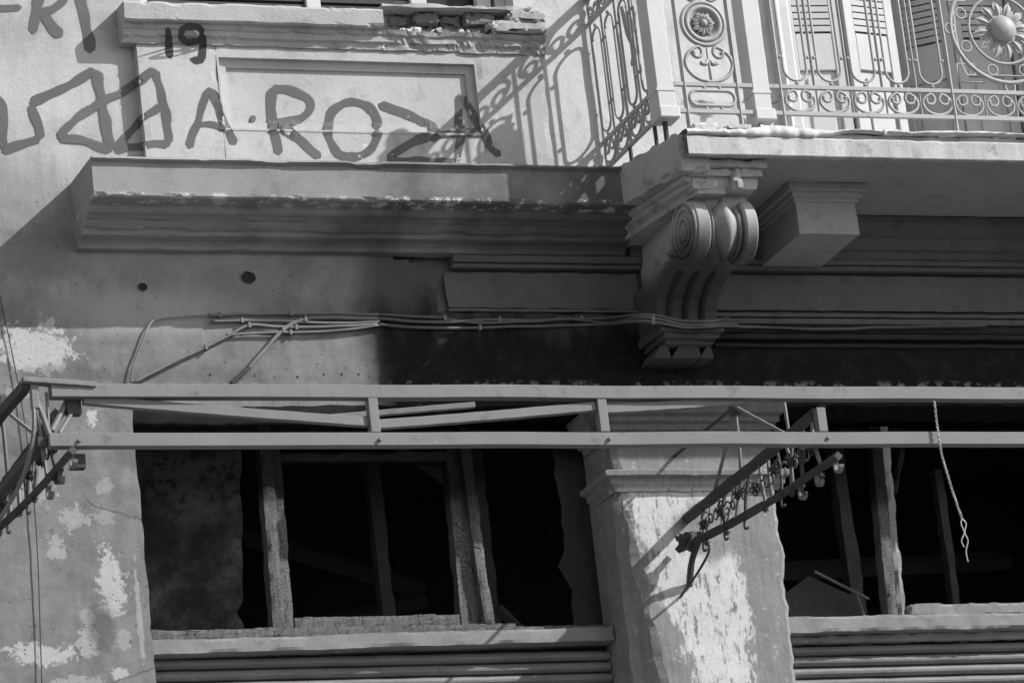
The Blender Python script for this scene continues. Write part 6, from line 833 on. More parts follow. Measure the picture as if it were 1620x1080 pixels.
('D',[(-1.5735,-0.0514,8.8564),(-1.5749,-0.0514,8.8563),(-1.5797,-0.0514,8.8557),(-1.5811,-0.0514,8.8555),(-1.5523,-0.0514,8.8441),(-1.5613,-0.0514,8.8428),(-1.5932,-0.0514,8.838),(-1.6021,-0.0514,8.8366),(-1.5524,-0.0514,8.8311),(-1.5611,-0.0514,8.8291),(-1.5918,-0.0514,8.8221),(-1.6004,-0.0514,8.8201),(-1.5528,-0.0514,8.8187),(-1.5606,-0.0514,8.8161),(-1.5879,-0.0514,8.807),(-1.5956,-0.0514,8.8044),(-1.5516,-0.0514,8.8055),(-1.5585,-0.0514,8.8027),(-1.5829,-0.0514,8.793),(-1.5898,-0.0514,8.7902),(-1.5479,-0.0514,8.791),(-1.5547,-0.0514,8.7884),(-1.5786,-0.0514,8.7792),(-1.5854,-0.0514,8.7766),(-1.5429,-0.0514,8.7751),(-1.5502,-0.0514,8.7728),(-1.576,-0.0514,8.7647),(-1.5833,-0.0514,8.7624),(-1.5383,-0.0514,8.7577),(-1.5464,-0.0514,8.7558),(-1.575,-0.0514,8.749),(-1.5831,-0.0514,8.7471),(-1.5355,-0.0514,8.7396),(-1.5441,-0.0514,8.7379),(-1.5745,-0.0514,8.732),(-1.5831,-0.0514,8.7303),(-1.5345,-0.0514,8.7235),(-1.543,-0.0514,8.7217),(-1.5735,-0.0514,8.7153),(-1.5821,-0.0514,8.7136),(-1.5336,-0.0514,8.7081),(-1.5419,-0.0514,8.706),(-1.5711,-0.0514,8.6982),(-1.5793,-0.0514,8.696),(-1.5314,-0.0514,8.6935),(-1.5395,-0.0514,8.6909),(-1.5679,-0.0514,8.6816),(-1.5759,-0.0514,8.679),(-1.5273,-0.0514,8.6791),(-1.5356,-0.0514,8.6763),(-1.565,-0.0514,8.6662),(-1.5733,-0.0514,8.6634),(-1.5222,-0.0514,8.6641),(-1.5312,-0.0514,8.6615),(-1.5633,-0.0514,8.6522),(-1.5724,-0.0514,8.6496),(-1.5185,-0.0514,8.6478),(-1.5282,-0.0514,8.6459),(-1.5628,-0.0514,8.6393),(-1.5726,-0.0514,8.6375),(-1.518,-0.0514,8.6309),(-1.5278,-0.0514,8.6299),(-1.5628,-0.0514,8.6265),(-1.5726,-0.0514,8.6256),(-1.5203,-0.0514,8.6152),(-1.5296,-0.0514,8.6147),(-1.5625,-0.0514,8.6127),(-1.5718,-0.0514,8.6122),(-1.5235,-0.0514,8.6017),(-1.5319,-0.0514,8.6008),(-1.5619,-0.0514,8.598),(-1.5703,-0.0514,8.5971),(-1.5251,-0.0514,8.5857),(-1.5329,-0.0514,8.5845),(-1.5605,-0.0514,8.5801),(-1.5683,-0.0514,8.5789),(-1.5244,-0.0514,8.5712),(-1.532,-0.0514,8.5696),(-1.5592,-0.0514,8.564),(-1.5669,-0.0514,8.5624),(-1.522,-0.0514,8.5575),(-1.53,-0.0514,8.5558),(-1.5582,-0.0514,8.5497),(-1.5662,-0.0514,8.548),(-1.5201,-0.0514,8.5437),(-1.5283,-0.0514,8.5423),(-1.5577,-0.0514,8.5373),(-1.5659,-0.0514,8.5358),(-1.5201,-0.0514,8.5296),(-1.5282,-0.0514,8.5287),(-1.5573,-0.0514,8.5256),(-1.5654,-0.0514,8.5248),(-1.5225,-0.0514,8.5157),(-1.53,-0.0514,8.5151),(-1.5565,-0.0514,8.5129),(-1.564,-0.0514,8.5123),(-1.5406,-0.0514,8.4998),(-1.5417,-0.0514,8.4997),(-1.5456,-0.0514,8.4993),(-1.5467,-0.0514,8.4993),(-1.5406,-0.0518,8.4917),(-1.5403,-0.0518,8.4931),(-1.5393,-0.0518,8.498),(-1.539,-0.0518,8.4994),(-1.5648,-0.0518,8.4739),(-1.5629,-0.0518,8.4825),(-1.5562,-0.0518,8.513),(-1.5543,-0.0518,8.5216),(-1.5834,-0.0518,8.4787),(-1.5819,-0.0518,8.4865),(-1.5766,-0.0518,8.5141),(-1.5751,-0.0518,8.5219),(-1.6019,-0.0518,8.4813),(-1.6011,-0.0518,8.4885),(-1.5985,-0.0518,8.5141),(-1.5977,-0.0518,8.5213),(-1.6153,-0.0518,8.4805),(-1.6154,-0.0518,8.4876),(-1.6157,-0.0518,8.5127),(-1.6158,-0.0518,8.5197),(-1.6292,-0.0518,8.4771),(-1.6299,-0.0518,8.4844),(-1.6324,-0.0518,8.5102),(-1.6331,-0.0518,8.5175),(-1.6452,-0.0518,8.4723),(-1.6461,-0.0518,8.4799),(-1.6494,-0.0518,8.5066),(-1.6503,-0.0518,8.5142),(-1.6568,-0.0264,8.4771),(-1.6568,-0.0237,8.4857),(-1.6568,-0.0141,8.5162),(-1.6568,-0.0114,8.5248),(-1.6644,-0.0018,8.4851),(-1.6649,-0.0018,8.4923),(-1.6664,-0.0018,8.518),(-1.6668,-0.0018,8.5252),(-1.6822,-0.0018,8.4837),(-1.6822,-0.0018,8.4906),(-1.6822,-0.0018,8.5151),(-1.6822,-0.0018,8.522),(-1.6998,-0.0018,8.482),(-1.6995,-0.0018,8.489),(-1.6986,-0.0018,8.5137),(-1.6984,-0.0018,8.5207),(-1.7154,-0.0018,8.4794),(-1.7151,-0.0018,8.487),(-1.714,-0.0018,8.5138),(-1.7137,-0.0018,8.5214),(-1.7278,-0.0018,8.4761),(-1.7278,-0.0018,8.4845),(-1.7279,-0.0018,8.5143),(-1.7279,-0.0018,8.5227),(-1.7351,-0.0018,8.4733),(-1.7364,-0.0018,8.4821),(-1.741,-0.0018,8.5132),(-1.7422,-0.0018,8.522),(-1.7492,-0.0018,8.4686),(-1.7516,-0.0018,8.477),(-1.7603,-0.0018,8.5069),(-1.7628,-0.0018,8.5154),(-1.7615,-0.0018,8.4636),(-1.7644,-0.0018,8.4714),(-1.7746,-0.0018,8.4989),(-1.7775,-0.0018,8.5066),(-1.7832,-0.0018,8.4751),(-1.7836,-0.0018,8.4762),(-1.785,-0.0018,8.4801),(-1.7854,-0.0018,8.4812),(-1.7867,-0.0022,8.4925),(-1.786,-0.0022,8.4917),(-1.7837,-0.0022,8.489),(-1.783,-0.0022,8.4882),(-1.7839,-0.0022,8.5176),(-1.7793,-0.0022,8.5124),(-1.763,-0.0022,8.4942),(-1.7584,-0.0022,8.489),(-1.7724,-0.0022,8.5308),(-1.7673,-0.0022,8.5254),(-1.7494,-0.0022,8.5063),(-1.7444,-0.0022,8.5009),(-1.7616,-0.0022,8.5436),(-1.7562,-0.0022,8.538),(-1.7368,-0.0022,8.5182),(-1.7313,-0.0022,8.5126),(-1.7501,-0.0022,8.5559),(-1.7446,-0.0022,8.5503),(-1.725,-0.0022,8.5304),(-1.7194,-0.0022,8.5248),(-1.737,-0.0022,8.5676),(-1.7319,-0.0022,8.5623),(-1.7135,-0.0022,8.5435),(-1.7083,-0.0022,8.5382),(-1.7232,-0.0022,8.579),(-1.7185,-0.0022,8.5742),(-1.7019,-0.0022,8.5572),(-1.6973,-0.0022,8.5524),(-1.7101,-0.0022,8.5904),(-1.7058,-0.0022,8.586),(-1.6903,-0.0022,8.5707),(-1.686,-0.0022,8.5663),(-1.6996,-0.0022,8.6013),(-1.6952,-0.0022,8.5972),(-1.6795,-0.0022,8.5827),(-1.6751,-0.0022,8.5786),(-1.6879,-0.0022,8.6161),(-1.6831,-0.0022,8.612),(-1.6659,-0.0022,8.5977),(-1.6611,-0.0022,8.5936),(-1.6799,-0.0022,8.6278),(-1.6747,-0.0022,8.6238),(-1.6562,-0.0022,8.6094),(-1.6572,-0.0201,8.5974),(-1.6715,-0.0022,8.6386),(-1.6666,-0.0022,8.6341),(-1.6572,-0.0256,8.6081),(-1.6572,-0.0414,8.5973),(-1.6601,-0.0022,8.6487),(-1.6562,-0.0022,8.6437),(-1.6572,-0.0479,8.6069),(-1.6572,-0.0605,8.5969),(-1.6572,-0.0373,8.6437),(-1.6572,-0.0473,8.6345),(-1.6472,-0.0522,8.6149),(-1.6441,-0.0522,8.6097),(-1.6469,-0.0522,8.6476),(-1.6441,-0.0522,8.6422),(-1.6344,-0.0522,8.6229),(-1.6316,-0.0522,8.6175),(-1.6322,-0.0522,8.6581),(-1.6293,-0.0522,8.6522),(-1.6188,-0.0522,8.6313),(-1.6158,-0.0522,8.6255),(-1.6177,-0.0522,8.6695),(-1.6143,-0.0522,8.6631),(-1.6023,-0.0522,8.6401),(-1.5989,-0.0522,8.6336),(-1.6034,-0.0522,8.6807),(-1.5997,-0.0522,8.6738),(-1.5864,-0.0522,8.6492),(-1.5826,-0.0522,8.6423),(-1.5887,-0.0522,8.6906),(-1.585,-0.0522,8.6835),(-1.5718,-0.0522,8.6585),(-1.5681,-0.0522,8.6515),(-1.5656,-0.0522,8.6827),(-1.5651,-0.0522,8.6817),(-1.5632,-0.0522,8.6781),(-1.5627,-0.0522,8.6771)],[0,1,2,4,5,6,8,9,10,12,13,14,16,17,18,20,21,22,24,25,26,28,29,30,32,33,34,36,37,38,40,41,42,44,45,46,48,49,50,52,53,54,56,57,58,60,61,62,64,65,66,68,69,70,72,73,74,76,77,78,80,81,82,84,85,86,88,89,90,92,93,94,100,101,102,104,105,106,108,109,110,112,113,114,116,117,118,120,121,122,124,125,126,128,129,130,132,133,134,136,137,138,140,141,142,144,145,146,148,149,150,152,153,154,156,157,158,160,161,162,168,169,170,172,173,174,176,177,178,180,181,182,184,185,186,188,189,190,192,193,194,196,197,198,200,201,202,204,205,206,208,209,210,212,213,214,216,217,218,220,221,222,224,225,226,228,229,230,232,233,234,236,237,238,240,241,242]),
('nineteen_one',[(-1.5249,-0.1361,9.027),(-1.5259,-0.136,9.0269),(-1.5293,-0.1359,9.0266),(-1.5303,-0.1358,9.0266),(-1.508,-0.1248,9.019),(-1.5138,-0.1244,9.0185),(-1.5346,-0.123,9.0167),(-1.5404,-0.1226,9.0162),(-1.5041,-0.1122,9.0095),(-1.5099,-0.1117,9.0089),(-1.5303,-0.11,9.0069),(-1.5361,-0.1095,9.0064),(-1.4984,-0.0983,8.999),(-1.5047,-0.0979,8.9985),(-1.5267,-0.0963,8.9966),(-1.5329,-0.0959,8.9961),(-1.4922,-0.0834,8.9879),(-1.4992,-0.0832,8.9874),(-1.524,-0.0822,8.986),(-1.531,-0.082,8.9855),(-1.4872,-0.0689,8.9769),(-1.4948,-0.0687,8.9765),(-1.5216,-0.0679,8.9751),(-1.5292,-0.0677,8.9747),(-1.4822,-0.0514,8.965),(-1.49,-0.0514,8.9643),(-1.5176,-0.0514,8.9617),(-1.5254,-0.0514,8.9609),(-1.483,-0.0514,8.9477),(-1.4906,-0.0514,8.9466),(-1.5173,-0.0514,8.9425),(-1.5249,-0.0514,8.9413),(-1.4828,-0.0514,8.9317),(-1.49,-0.0514,8.93),(-1.5157,-0.0514,8.9243),(-1.523,-0.0514,8.9226),(-1.4976,-0.0514,8.911),(-1.4987,-0.0514,8.9108),(-1.5026,-0.0514,8.9098),(-1.5037,-0.0514,8.9095)],[0,1,2,4,5,6,8,9,10,12,13,14,16,17,18,20,21,22,24,25,26,28,29,30,32,33,34]),
('nineteen_nine',[(-1.3569,-0.1041,9.0079),(-1.3578,-0.1044,9.0081),(-1.361,-0.1052,9.0087),(-1.362,-0.1055,9.0088),(-1.3449,-0.0943,9.0008),(-1.3505,-0.0958,9.0018),(-1.3703,-0.1011,9.0052),(-1.3758,-0.1026,9.0062),(-1.3435,-0.0865,8.9948),(-1.3499,-0.0885,8.9962),(-1.3728,-0.0957,9.001),(-1.3792,-0.0977,9.0023),(-1.3458,-0.0788,8.9889),(-1.352,-0.0815,8.9908),(-1.3741,-0.0913,8.9976),(-1.3803,-0.0941,8.9995),(-1.3511,-0.0715,8.9831),(-1.3563,-0.0753,8.9858),(-1.3749,-0.0886,8.9955),(-1.3801,-0.0923,8.9982),(-1.3602,-0.0664,8.9789),(-1.3636,-0.0709,8.9822),(-1.3759,-0.0868,8.9941),(-1.3794,-0.0913,8.9974),(-1.37,-0.0639,8.9767),(-1.3722,-0.0686,8.9802),(-1.38,-0.0853,8.9928),(-1.3822,-0.0901,8.9964),(-1.3794,-0.0619,8.9749),(-1.3812,-0.067,8.9787),(-1.3875,-0.0848,8.9922),(-1.3893,-0.0898,8.996),(-1.3859,-0.0514,8.9761),(-1.3904,-0.0651,8.977),(-1.3968,-0.085,8.9921),(-1.3987,-0.0906,8.9963),(-1.3953,-0.0514,8.9731),(-1.3991,-0.0634,8.9754),(-1.4061,-0.0853,8.992),(-1.4081,-0.0915,8.9966),(-1.404,-0.0514,8.9712),(-1.4073,-0.0623,8.9742),(-1.4137,-0.0851,8.9916),(-1.4156,-0.0916,8.9965),(-1.4132,-0.0514,8.9712),(-1.4156,-0.0624,8.9741),(-1.4188,-0.0848,8.9912),(-1.4197,-0.0911,8.996),(-1.4228,-0.0514,8.9736),(-1.4244,-0.0641,8.9752),(-1.4221,-0.0846,8.991),(-1.4215,-0.0904,8.9954),(-1.435,-0.0622,8.9733),(-1.4331,-0.0674,8.9774),(-1.4262,-0.0857,8.9917),(-1.4242,-0.0909,8.9957),(-1.4445,-0.0664,8.9763),(-1.4416,-0.0713,8.9801),(-1.4316,-0.0886,8.9937),(-1.4288,-0.0935,8.9975),(-1.4539,-0.0712,8.9797),(-1.4503,-0.0759,8.9834),(-1.4375,-0.0927,8.9966),(-1.4339,-0.0974,9.0003),(-1.4628,-0.0772,8.984),(-1.4583,-0.0814,8.9874),(-1.4427,-0.0965,8.9994),(-1.4382,-0.1008,9.0028),(-1.4701,-0.0849,8.9897),(-1.4647,-0.088,8.9922),(-1.4459,-0.0989,9.0011),(-1.4405,-0.102,9.0037),(-1.4744,-0.0944,8.9968),(-1.4684,-0.0955,8.9978),(-1.4474,-0.0994,9.0014),(-1.4414,-0.1005,9.0025),(-1.4746,-0.1025,9.003),(-1.4688,-0.102,9.0028),(-1.4485,-0.1,9.0019),(-1.4427,-0.0994,9.0016),(-1.4737,-0.1073,9.0067),(-1.4682,-0.1063,9.0061),(-1.4488,-0.1027,9.004),(-1.4433,-0.1017,9.0033),(-1.4742,-0.1108,9.0093),(-1.4685,-0.1099,9.0088),(-1.4482,-0.1069,9.0072),(-1.4425,-0.106,9.0067),(-1.4759,-0.1154,9.0128),(-1.4696,-0.1145,9.0123),(-1.4476,-0.1114,9.0107),(-1.4414,-0.1105,9.0102),(-1.4769,-0.1224,9.0181),(-1.4703,-0.1208,9.0171),(-1.447,-0.1154,9.0137),(-1.4404,-0.1138,9.0127),(-1.475,-0.1311,9.0248),(-1.4687,-0.1283,9.0229),(-1.4464,-0.1184,9.016),(-1.4401,-0.1156,9.0141),(-1.4689,-0.1393,9.0312),(-1.4637,-0.1353,9.0283),(-1.4452,-0.121,9.0181),(-1.4399,-0.117,9.0152),(-1.4602,-0.1452,9.036),(-1.4562,-0.1404,9.0325),(-1.4422,-0.1235,9.02),(-1.4382,-0.1187,9.0165),(-1.4509,-0.1494,9.0395),(-1.4478,-0.144,9.0355),(-1.4371,-0.125,9.0213),(-1.4341,-0.1196,9.0173),(-1.4421,-0.1526,9.0422),(-1.4396,-0.1466,9.0377),(-1.431,-0.1253,9.0218),(-1.4285,-0.1193,9.0173),(-1.4344,-0.1548,9.0441),(-1.4323,-0.1483,9.0392),(-1.4247,-0.1251,9.0218),(-1.4226,-0.1185,9.0169),(-1.4277,-0.1558,9.0451),(-1.4257,-0.149,9.04),(-1.4186,-0.1252,9.0221),(-1.4166,-0.1184,9.017),(-1.4208,-0.1554,9.0451),(-1.419,-0.1489,9.0402),(-1.4126,-0.126,9.0229),(-1.4109,-0.1196,9.018),(-1.4122,-0.1542,9.0444),(-1.4109,-0.1483,9.0399),(-1.4064,-0.1272,9.024),(-1.4052,-0.1213,9.0195),(-1.4018,-0.1525,9.0435),(-1.4013,-0.1471,9.0394),(-1.3995,-0.1278,9.0247),(-1.399,-0.1224,9.0206),(-1.3899,-0.1504,9.0422),(-1.3905,-0.1452,9.0383),(-1.3923,-0.127,9.0243),(-1.3928,-0.1218,9.0204),(-1.3771,-0.1467,9.0398),(-1.3791,-0.1418,9.0361),(-1.3861,-0.1247,9.0228),(-1.388,-0.1199,9.019),(-1.3647,-0.1401,9.0352),(-1.3684,-0.1361,9.032),(-1.3817,-0.1219,9.0208),(-1.3855,-0.1179,9.0176),(-1.3553,-0.1307,9.0284),(-1.3604,-0.1281,9.0262),(-1.3787,-0.1189,9.0186),(-1.3838,-0.1163,9.0164),(-1.3504,-0.1209,9.021),(-1.3559,-0.1197,9.0199),(-1.3757,-0.1153,9.0159),(-1.3813,-0.1141,9.0148),(-1.351,-0.1132,9.0151),(-1.3555,-0.1126,9.0145),(-1.3718,-0.1105,9.0124),(-1.3763,-0.1099,9.0118),(-1.3593,-0.1064,9.0096),(-1.3601,-0.1063,9.0095),(-1.3629,-0.1059,9.0091),(-1.3637,-0.1057,9.009),(-1.3635,-0.1151,9.0159),(-1.3645,-0.1149,9.0157),(-1.3682,-0.1144,9.0151),(-1.3692,-0.1142,9.015),(-1.3394,-0.1027,9.0071),(-1.3468,-0.1015,9.0059),(-1.373,-0.0974,9.002),(-1.3804,-0.0962,9.0008),(-1.3327,-0.0869,8.9952),(-1.3403,-0.086,8.9943),(-1.3672,-0.0828,8.991),(-1.3748,-0.0819,8.99),(-1.3283,-0.0712,8.9833),(-1.3358,-0.0709,8.9828),(-1.3624,-0.0697,8.981),(-1.3699,-0.0694,8.9805),(-1.3243,-0.0518,8.9741),(-1.3316,-0.0518,8.9742),(-1.3574,-0.0518,8.9746),(-1.3647,-0.0518,8.9747),(-1.3267,-0.0518,8.9594),(-1.334,-0.0518,8.9599),(-1.3599,-0.0518,8.9616),(-1.3672,-0.0518,8.962),(-1.3296,-0.0518,8.9378),(-1.3372,-0.0518,8.9385),(-1.3642,-0.0518,8.9411),(-1.3719,-0.0518,8.9418),(-1.3341,-0.0518,8.9156),(-1.3416,-0.0518,8.9177),(-1.3685,-0.0518,8.9253),(-1.3761,-0.0518,8.9274),(-1.3496,-0.0518,8.8914),(-1.3542,-0.0518,8.8977),(-1.3703,-0.0518,8.92),(-1.3749,-0.0518,8.9263),(-1.3772,-0.0518,8.8836),(-1.3764,-0.0518,8.8914),(-1.3735,-0.0518,8.9191),(-1.3727,-0.0518,8.9269),(-1.3978,-0.0518,8.8893),(-1.3957,-0.0518,8.8962),(-1.3883,-0.0518,8.9206),(-1.3862,-0.0518,8.9275),(-1.4111,-0.0518,8.9099),(-1.4108,-0.0518,8.9109),(-1.4097,-0.0518,8.9142),(-1.4094,-0.0518,8.9151)],[0,1,2,4,5,6,8,9,10,12,13,14,16,17,18,20,21,22,24,25,26,28,29,30,32,33,34,36,37,38,40,41,42,44,45,46,48,49,50,52,53,54,56,57,58,60,61,62,64,65,66,68,69,70,72,73,74,76,77,78,80,81,82,84,85,86,88,89,90,92,93,94,96,97,98,100,101,102,104,105,106,108,109,110,112,113,114,116,117,118,120,121,122,124,125,126,128,129,130,132,133,134,136,137,138,140,141,142,144,145,146,148,149,150,152,153,154,156,157,158,164,165,166,168,169,170,172,173,174,176,177,178,180,181,182,184,185,186,188,189,190,192,193,194,196,197,198,200,201,202,204,205,206]),
('A',[(-1.46,-0.0514,8.4808),(-1.4587,-0.0514,8.4805),(-1.4543,-0.0514,8.4791),(-1.4531,-0.0514,8.4787),(-1.4727,-0.0514,8.5019),(-1.4646,-0.0514,8.4996),(-1.4359,-0.0514,8.4918),(-1.4278,-0.0514,8.4896),(-1.4666,-0.0514,8.5166),(-1.4588,-0.0514,8.5148),(-1.4312,-0.0514,8.5085),(-1.4234,-0.0514,8.5068),(-1.4609,-0.0514,8.5321),(-1.4534,-0.0514,8.5303),(-1.427,-0.0514,8.524),(-1.4195,-0.0514,8.5222),(-1.4554,-0.0514,8.5484),(-1.448,-0.0514,8.546),(-1.422,-0.0514,8.5377),(-1.4147,-0.0514,8.5353),(-1.4489,-0.0514,8.5647),(-1.4416,-0.0514,8.5615),(-1.4158,-0.0514,8.55),(-1.4085,-0.0514,8.5468),(-1.4408,-0.0514,8.5798),(-1.4337,-0.0514,8.5759),(-1.4085,-0.0514,8.5624),(-1.4014,-0.0514,8.5586),(-1.4318,-0.0514,8.5929),(-1.4249,-0.0514,8.5893),(-1.4006,-0.0514,8.5765),(-1.3937,-0.0514,8.5729),(-1.4227,-0.0514,8.6054),(-1.4161,-0.0514,8.6026),(-1.393,-0.0514,8.5928),(-1.3865,-0.0514,8.59),(-1.4151,-0.0514,8.6179),(-1.4089,-0.0514,8.6161),(-1.387,-0.0514,8.6097),(-1.3808,-0.0514,8.6079),(-1.4091,-0.0514,8.6342),(-1.4029,-0.0514,8.6329),(-1.3813,-0.0514,8.6282),(-1.3751,-0.0514,8.6269),(-1.4045,-0.0514,8.6533),(-1.398,-0.0514,8.652),(-1.3751,-0.0514,8.6474),(-1.3686,-0.0514,8.6461),(-1.4001,-0.0514,8.6738),(-1.393,-0.0514,8.6721),(-1.3681,-0.0514,8.666),(-1.3611,-0.0514,8.6643),(-1.3942,-0.0514,8.6939),(-1.3869,-0.0514,8.6916),(-1.3608,-0.0514,8.6835),(-1.3535,-0.0514,8.6812),(-1.3868,-0.0514,8.7117),(-1.3795,-0.0514,8.7091),(-1.3537,-0.0514,8.6996),(-1.3465,-0.0514,8.697),(-1.3793,-0.0514,8.7264),(-1.3723,-0.0514,8.7237),(-1.3474,-0.0514,8.7144),(-1.3403,-0.0514,8.7117),(-1.3737,-0.0514,8.7378),(-1.3667,-0.0514,8.7355),(-1.342,-0.0514,8.7274),(-1.335,-0.0514,8.7251),(-1.367,-0.0514,8.754),(-1.3611,-0.0514,8.7495),(-1.3401,-0.0514,8.7335),(-1.3341,-0.0514,8.729),(-1.3367,-0.0514,8.7811),(-1.3358,-0.0514,8.7726),(-1.3327,-0.0514,8.7426),(-1.3318,-0.0514,8.7342),(-1.3028,-0.0514,8.7672),(-1.3096,-0.0514,8.7604),(-1.3339,-0.0514,8.736),(-1.3407,-0.0514,8.7291),(-1.2935,-0.0564,8.7522),(-1.302,-0.0514,8.7477),(-1.3323,-0.0514,8.7316),(-1.3409,-0.0514,8.7271),(-1.2893,-0.0564,8.7361),(-1.2977,-0.0514,8.7324),(-1.3275,-0.0514,8.7196),(-1.3359,-0.0514,8.716),(-1.2861,-0.0564,8.7165),(-1.2937,-0.0564,8.7134),(-1.3209,-0.0514,8.7022),(-1.3286,-0.0514,8.699),(-1.2824,-0.0594,8.6924),(-1.2885,-0.0564,8.6908),(-1.3135,-0.0514,8.6808),(-1.3205,-0.0514,8.678),(-1.2792,-0.0594,8.6778),(-1.2852,-0.0564,8.6766),(-1.3099,-0.0514,8.6681),(-1.3169,-0.0514,8.6657),(-1.2677,-0.0356,8.6716),(-1.2828,-0.0594,8.6598),(-1.3075,-0.0514,8.6529),(-1.3148,-0.0514,8.6506),(-1.2638,-0.0351,8.6565),(-1.2793,-0.0594,8.6442),(-1.3049,-0.0514,8.6363),(-1.3124,-0.0514,8.6337),(-1.26,-0.0347,8.6421),(-1.2677,-0.0356,8.6386),(-1.3006,-0.0514,8.6194),(-1.308,-0.0514,8.6163),(-1.256,-0.0342,8.628),(-1.2631,-0.035,8.6242),(-1.2942,-0.0564,8.6033),(-1.301,-0.0514,8.5999),(-1.2508,-0.0336,8.6139),(-1.2573,-0.0344,8.61),(-1.2867,-0.0564,8.5886),(-1.293,-0.0564,8.585),(-1.2447,-0.0347,8.5995),(-1.251,-0.0352,8.5958),(-1.2799,-0.0564,8.5749),(-1.2861,-0.0564,8.5714),(-1.2457,-0.0594,8.5769),(-1.2514,-0.0564,8.5746),(-1.2753,-0.0514,8.5621),(-1.282,-0.0514,8.5586),(-1.2345,-0.0514,8.5586),(-1.242,-0.0514,8.5548),(-1.2688,-0.0514,8.5413),(-1.2763,-0.0514,8.5374),(-1.2262,-0.0514,8.5434),(-1.2344,-0.0514,8.5391),(-1.2634,-0.0514,8.524),(-1.2716,-0.0514,8.5198),(-1.22,-0.0514,8.5298),(-1.2282,-0.0514,8.5252),(-1.2574,-0.0514,8.5091),(-1.2656,-0.0514,8.5045),(-1.2328,-0.0514,8.5047),(-1.2339,-0.0514,8.504),(-1.2381,-0.0514,8.5016),(-1.2393,-0.0514,8.5009),(-1.4224,-0.0518,8.5907),(-1.4223,-0.0518,8.5899),(-1.422,-0.0518,8.5871),(-1.4219,-0.0518,8.5863),(-1.4064,-0.0518,8.6063),(-1.4059,-0.0518,8.6013),(-1.4042,-0.0518,8.5836),(-1.4037,-0.0518,8.5787),(-1.3876,-0.0518,8.6105),(-1.3873,-0.0518,8.6053),(-1.3864,-0.0518,8.5871),(-1.3861,-0.0518,8.582),(-1.3686,-0.0518,8.6145),(-1.3687,-0.0518,8.6088),(-1.3692,-0.0518,8.5886),(-1.3693,-0.0518,8.5829),(-1.3502,-0.0518,8.6171),(-1.3511,-0.0518,8.6107),(-1.354,-0.0518,8.5881),(-1.3549,-0.0518,8.5818),(-1.3332,-0.0518,8.6167),(-1.335,-0.0518,8.61),(-1.3414,-0.0518,8.5863),(-1.3433,-0.0518,8.5796),(-1.3153,-0.0518,8.6123),(-1.3179,-0.0518,8.6058),(-1.3269,-0.0518,8.5828),(-1.3295,-0.0518,8.5763),(-1.3,-0.0518,8.6058),(-1.3027,-0.0518,8.5997),(-1.3124,-0.0518,8.5781),(-1.3151,-0.0518,8.572),(-1.2854,-0.0568,8.5995),(-1.2878,-0.0568,8.5936),(-1.2965,-0.0568,8.5728),(-1.299,-0.0518,8.5669),(-1.2757,-0.0598,8.5796),(-1.276,-0.0598,8.5787),(-1.2772,-0.0598,8.5755),(-1.2776,-0.0598,8.5746)],[0,1,2,4,5,6,8,9,10,12,13,14,16,17,18,20,21,22,24,25,26,28,29,30,32,33,34,36,37,38,40,41,42,44,45,46,48,49,50,52,53,54,56,57,58,60,61,62,64,65,66,68,69,70,72,73,74,76,77,78,80,81,82,84,85,86,88,89,90,92,93,94,96,97,98,100,101,102,104,105,106,108,109,110,112,113,114,116,117,118,120,121,122,124,125,126,128,129,130,132,133,134,136,137,138,144,145,146,148,149,150,152,153,154,156,157,158,160,161,162,164,165,166,168,169,170,172,173,174,176,177,178]),
('dot',[(-1.1471,-0.0144,8.6432),(-1.1469,-0.0144,8.642),(-1.1462,-0.0144,8.6376),(-1.146,-0.0194,8.6364),(-1.1397,-0.0144,8.6602),(-1.1391,-0.0144,8.6537),(-1.1371,-0.0194,8.6306),(-1.141,-0.0325,8.6189),(-1.1272,-0.0144,8.6651),(-1.1279,-0.0144,8.6573),(-1.1307,-0.0194,8.6296),(-1.136,-0.0328,8.6164),(-1.1156,-0.0144,8.6614),(-1.1179,-0.0144,8.6546),(-1.1259,-0.0194,8.6304),(-1.1326,-0.0326,8.6184),(-1.114,-0.0144,8.6442),(-1.1146,-0.0144,8.6428),(-1.1169,-0.0144,8.6377),(-1.1176,-0.0194,8.6363)],[0,1,2,4,5,6,8,9,10,12,13,14]),
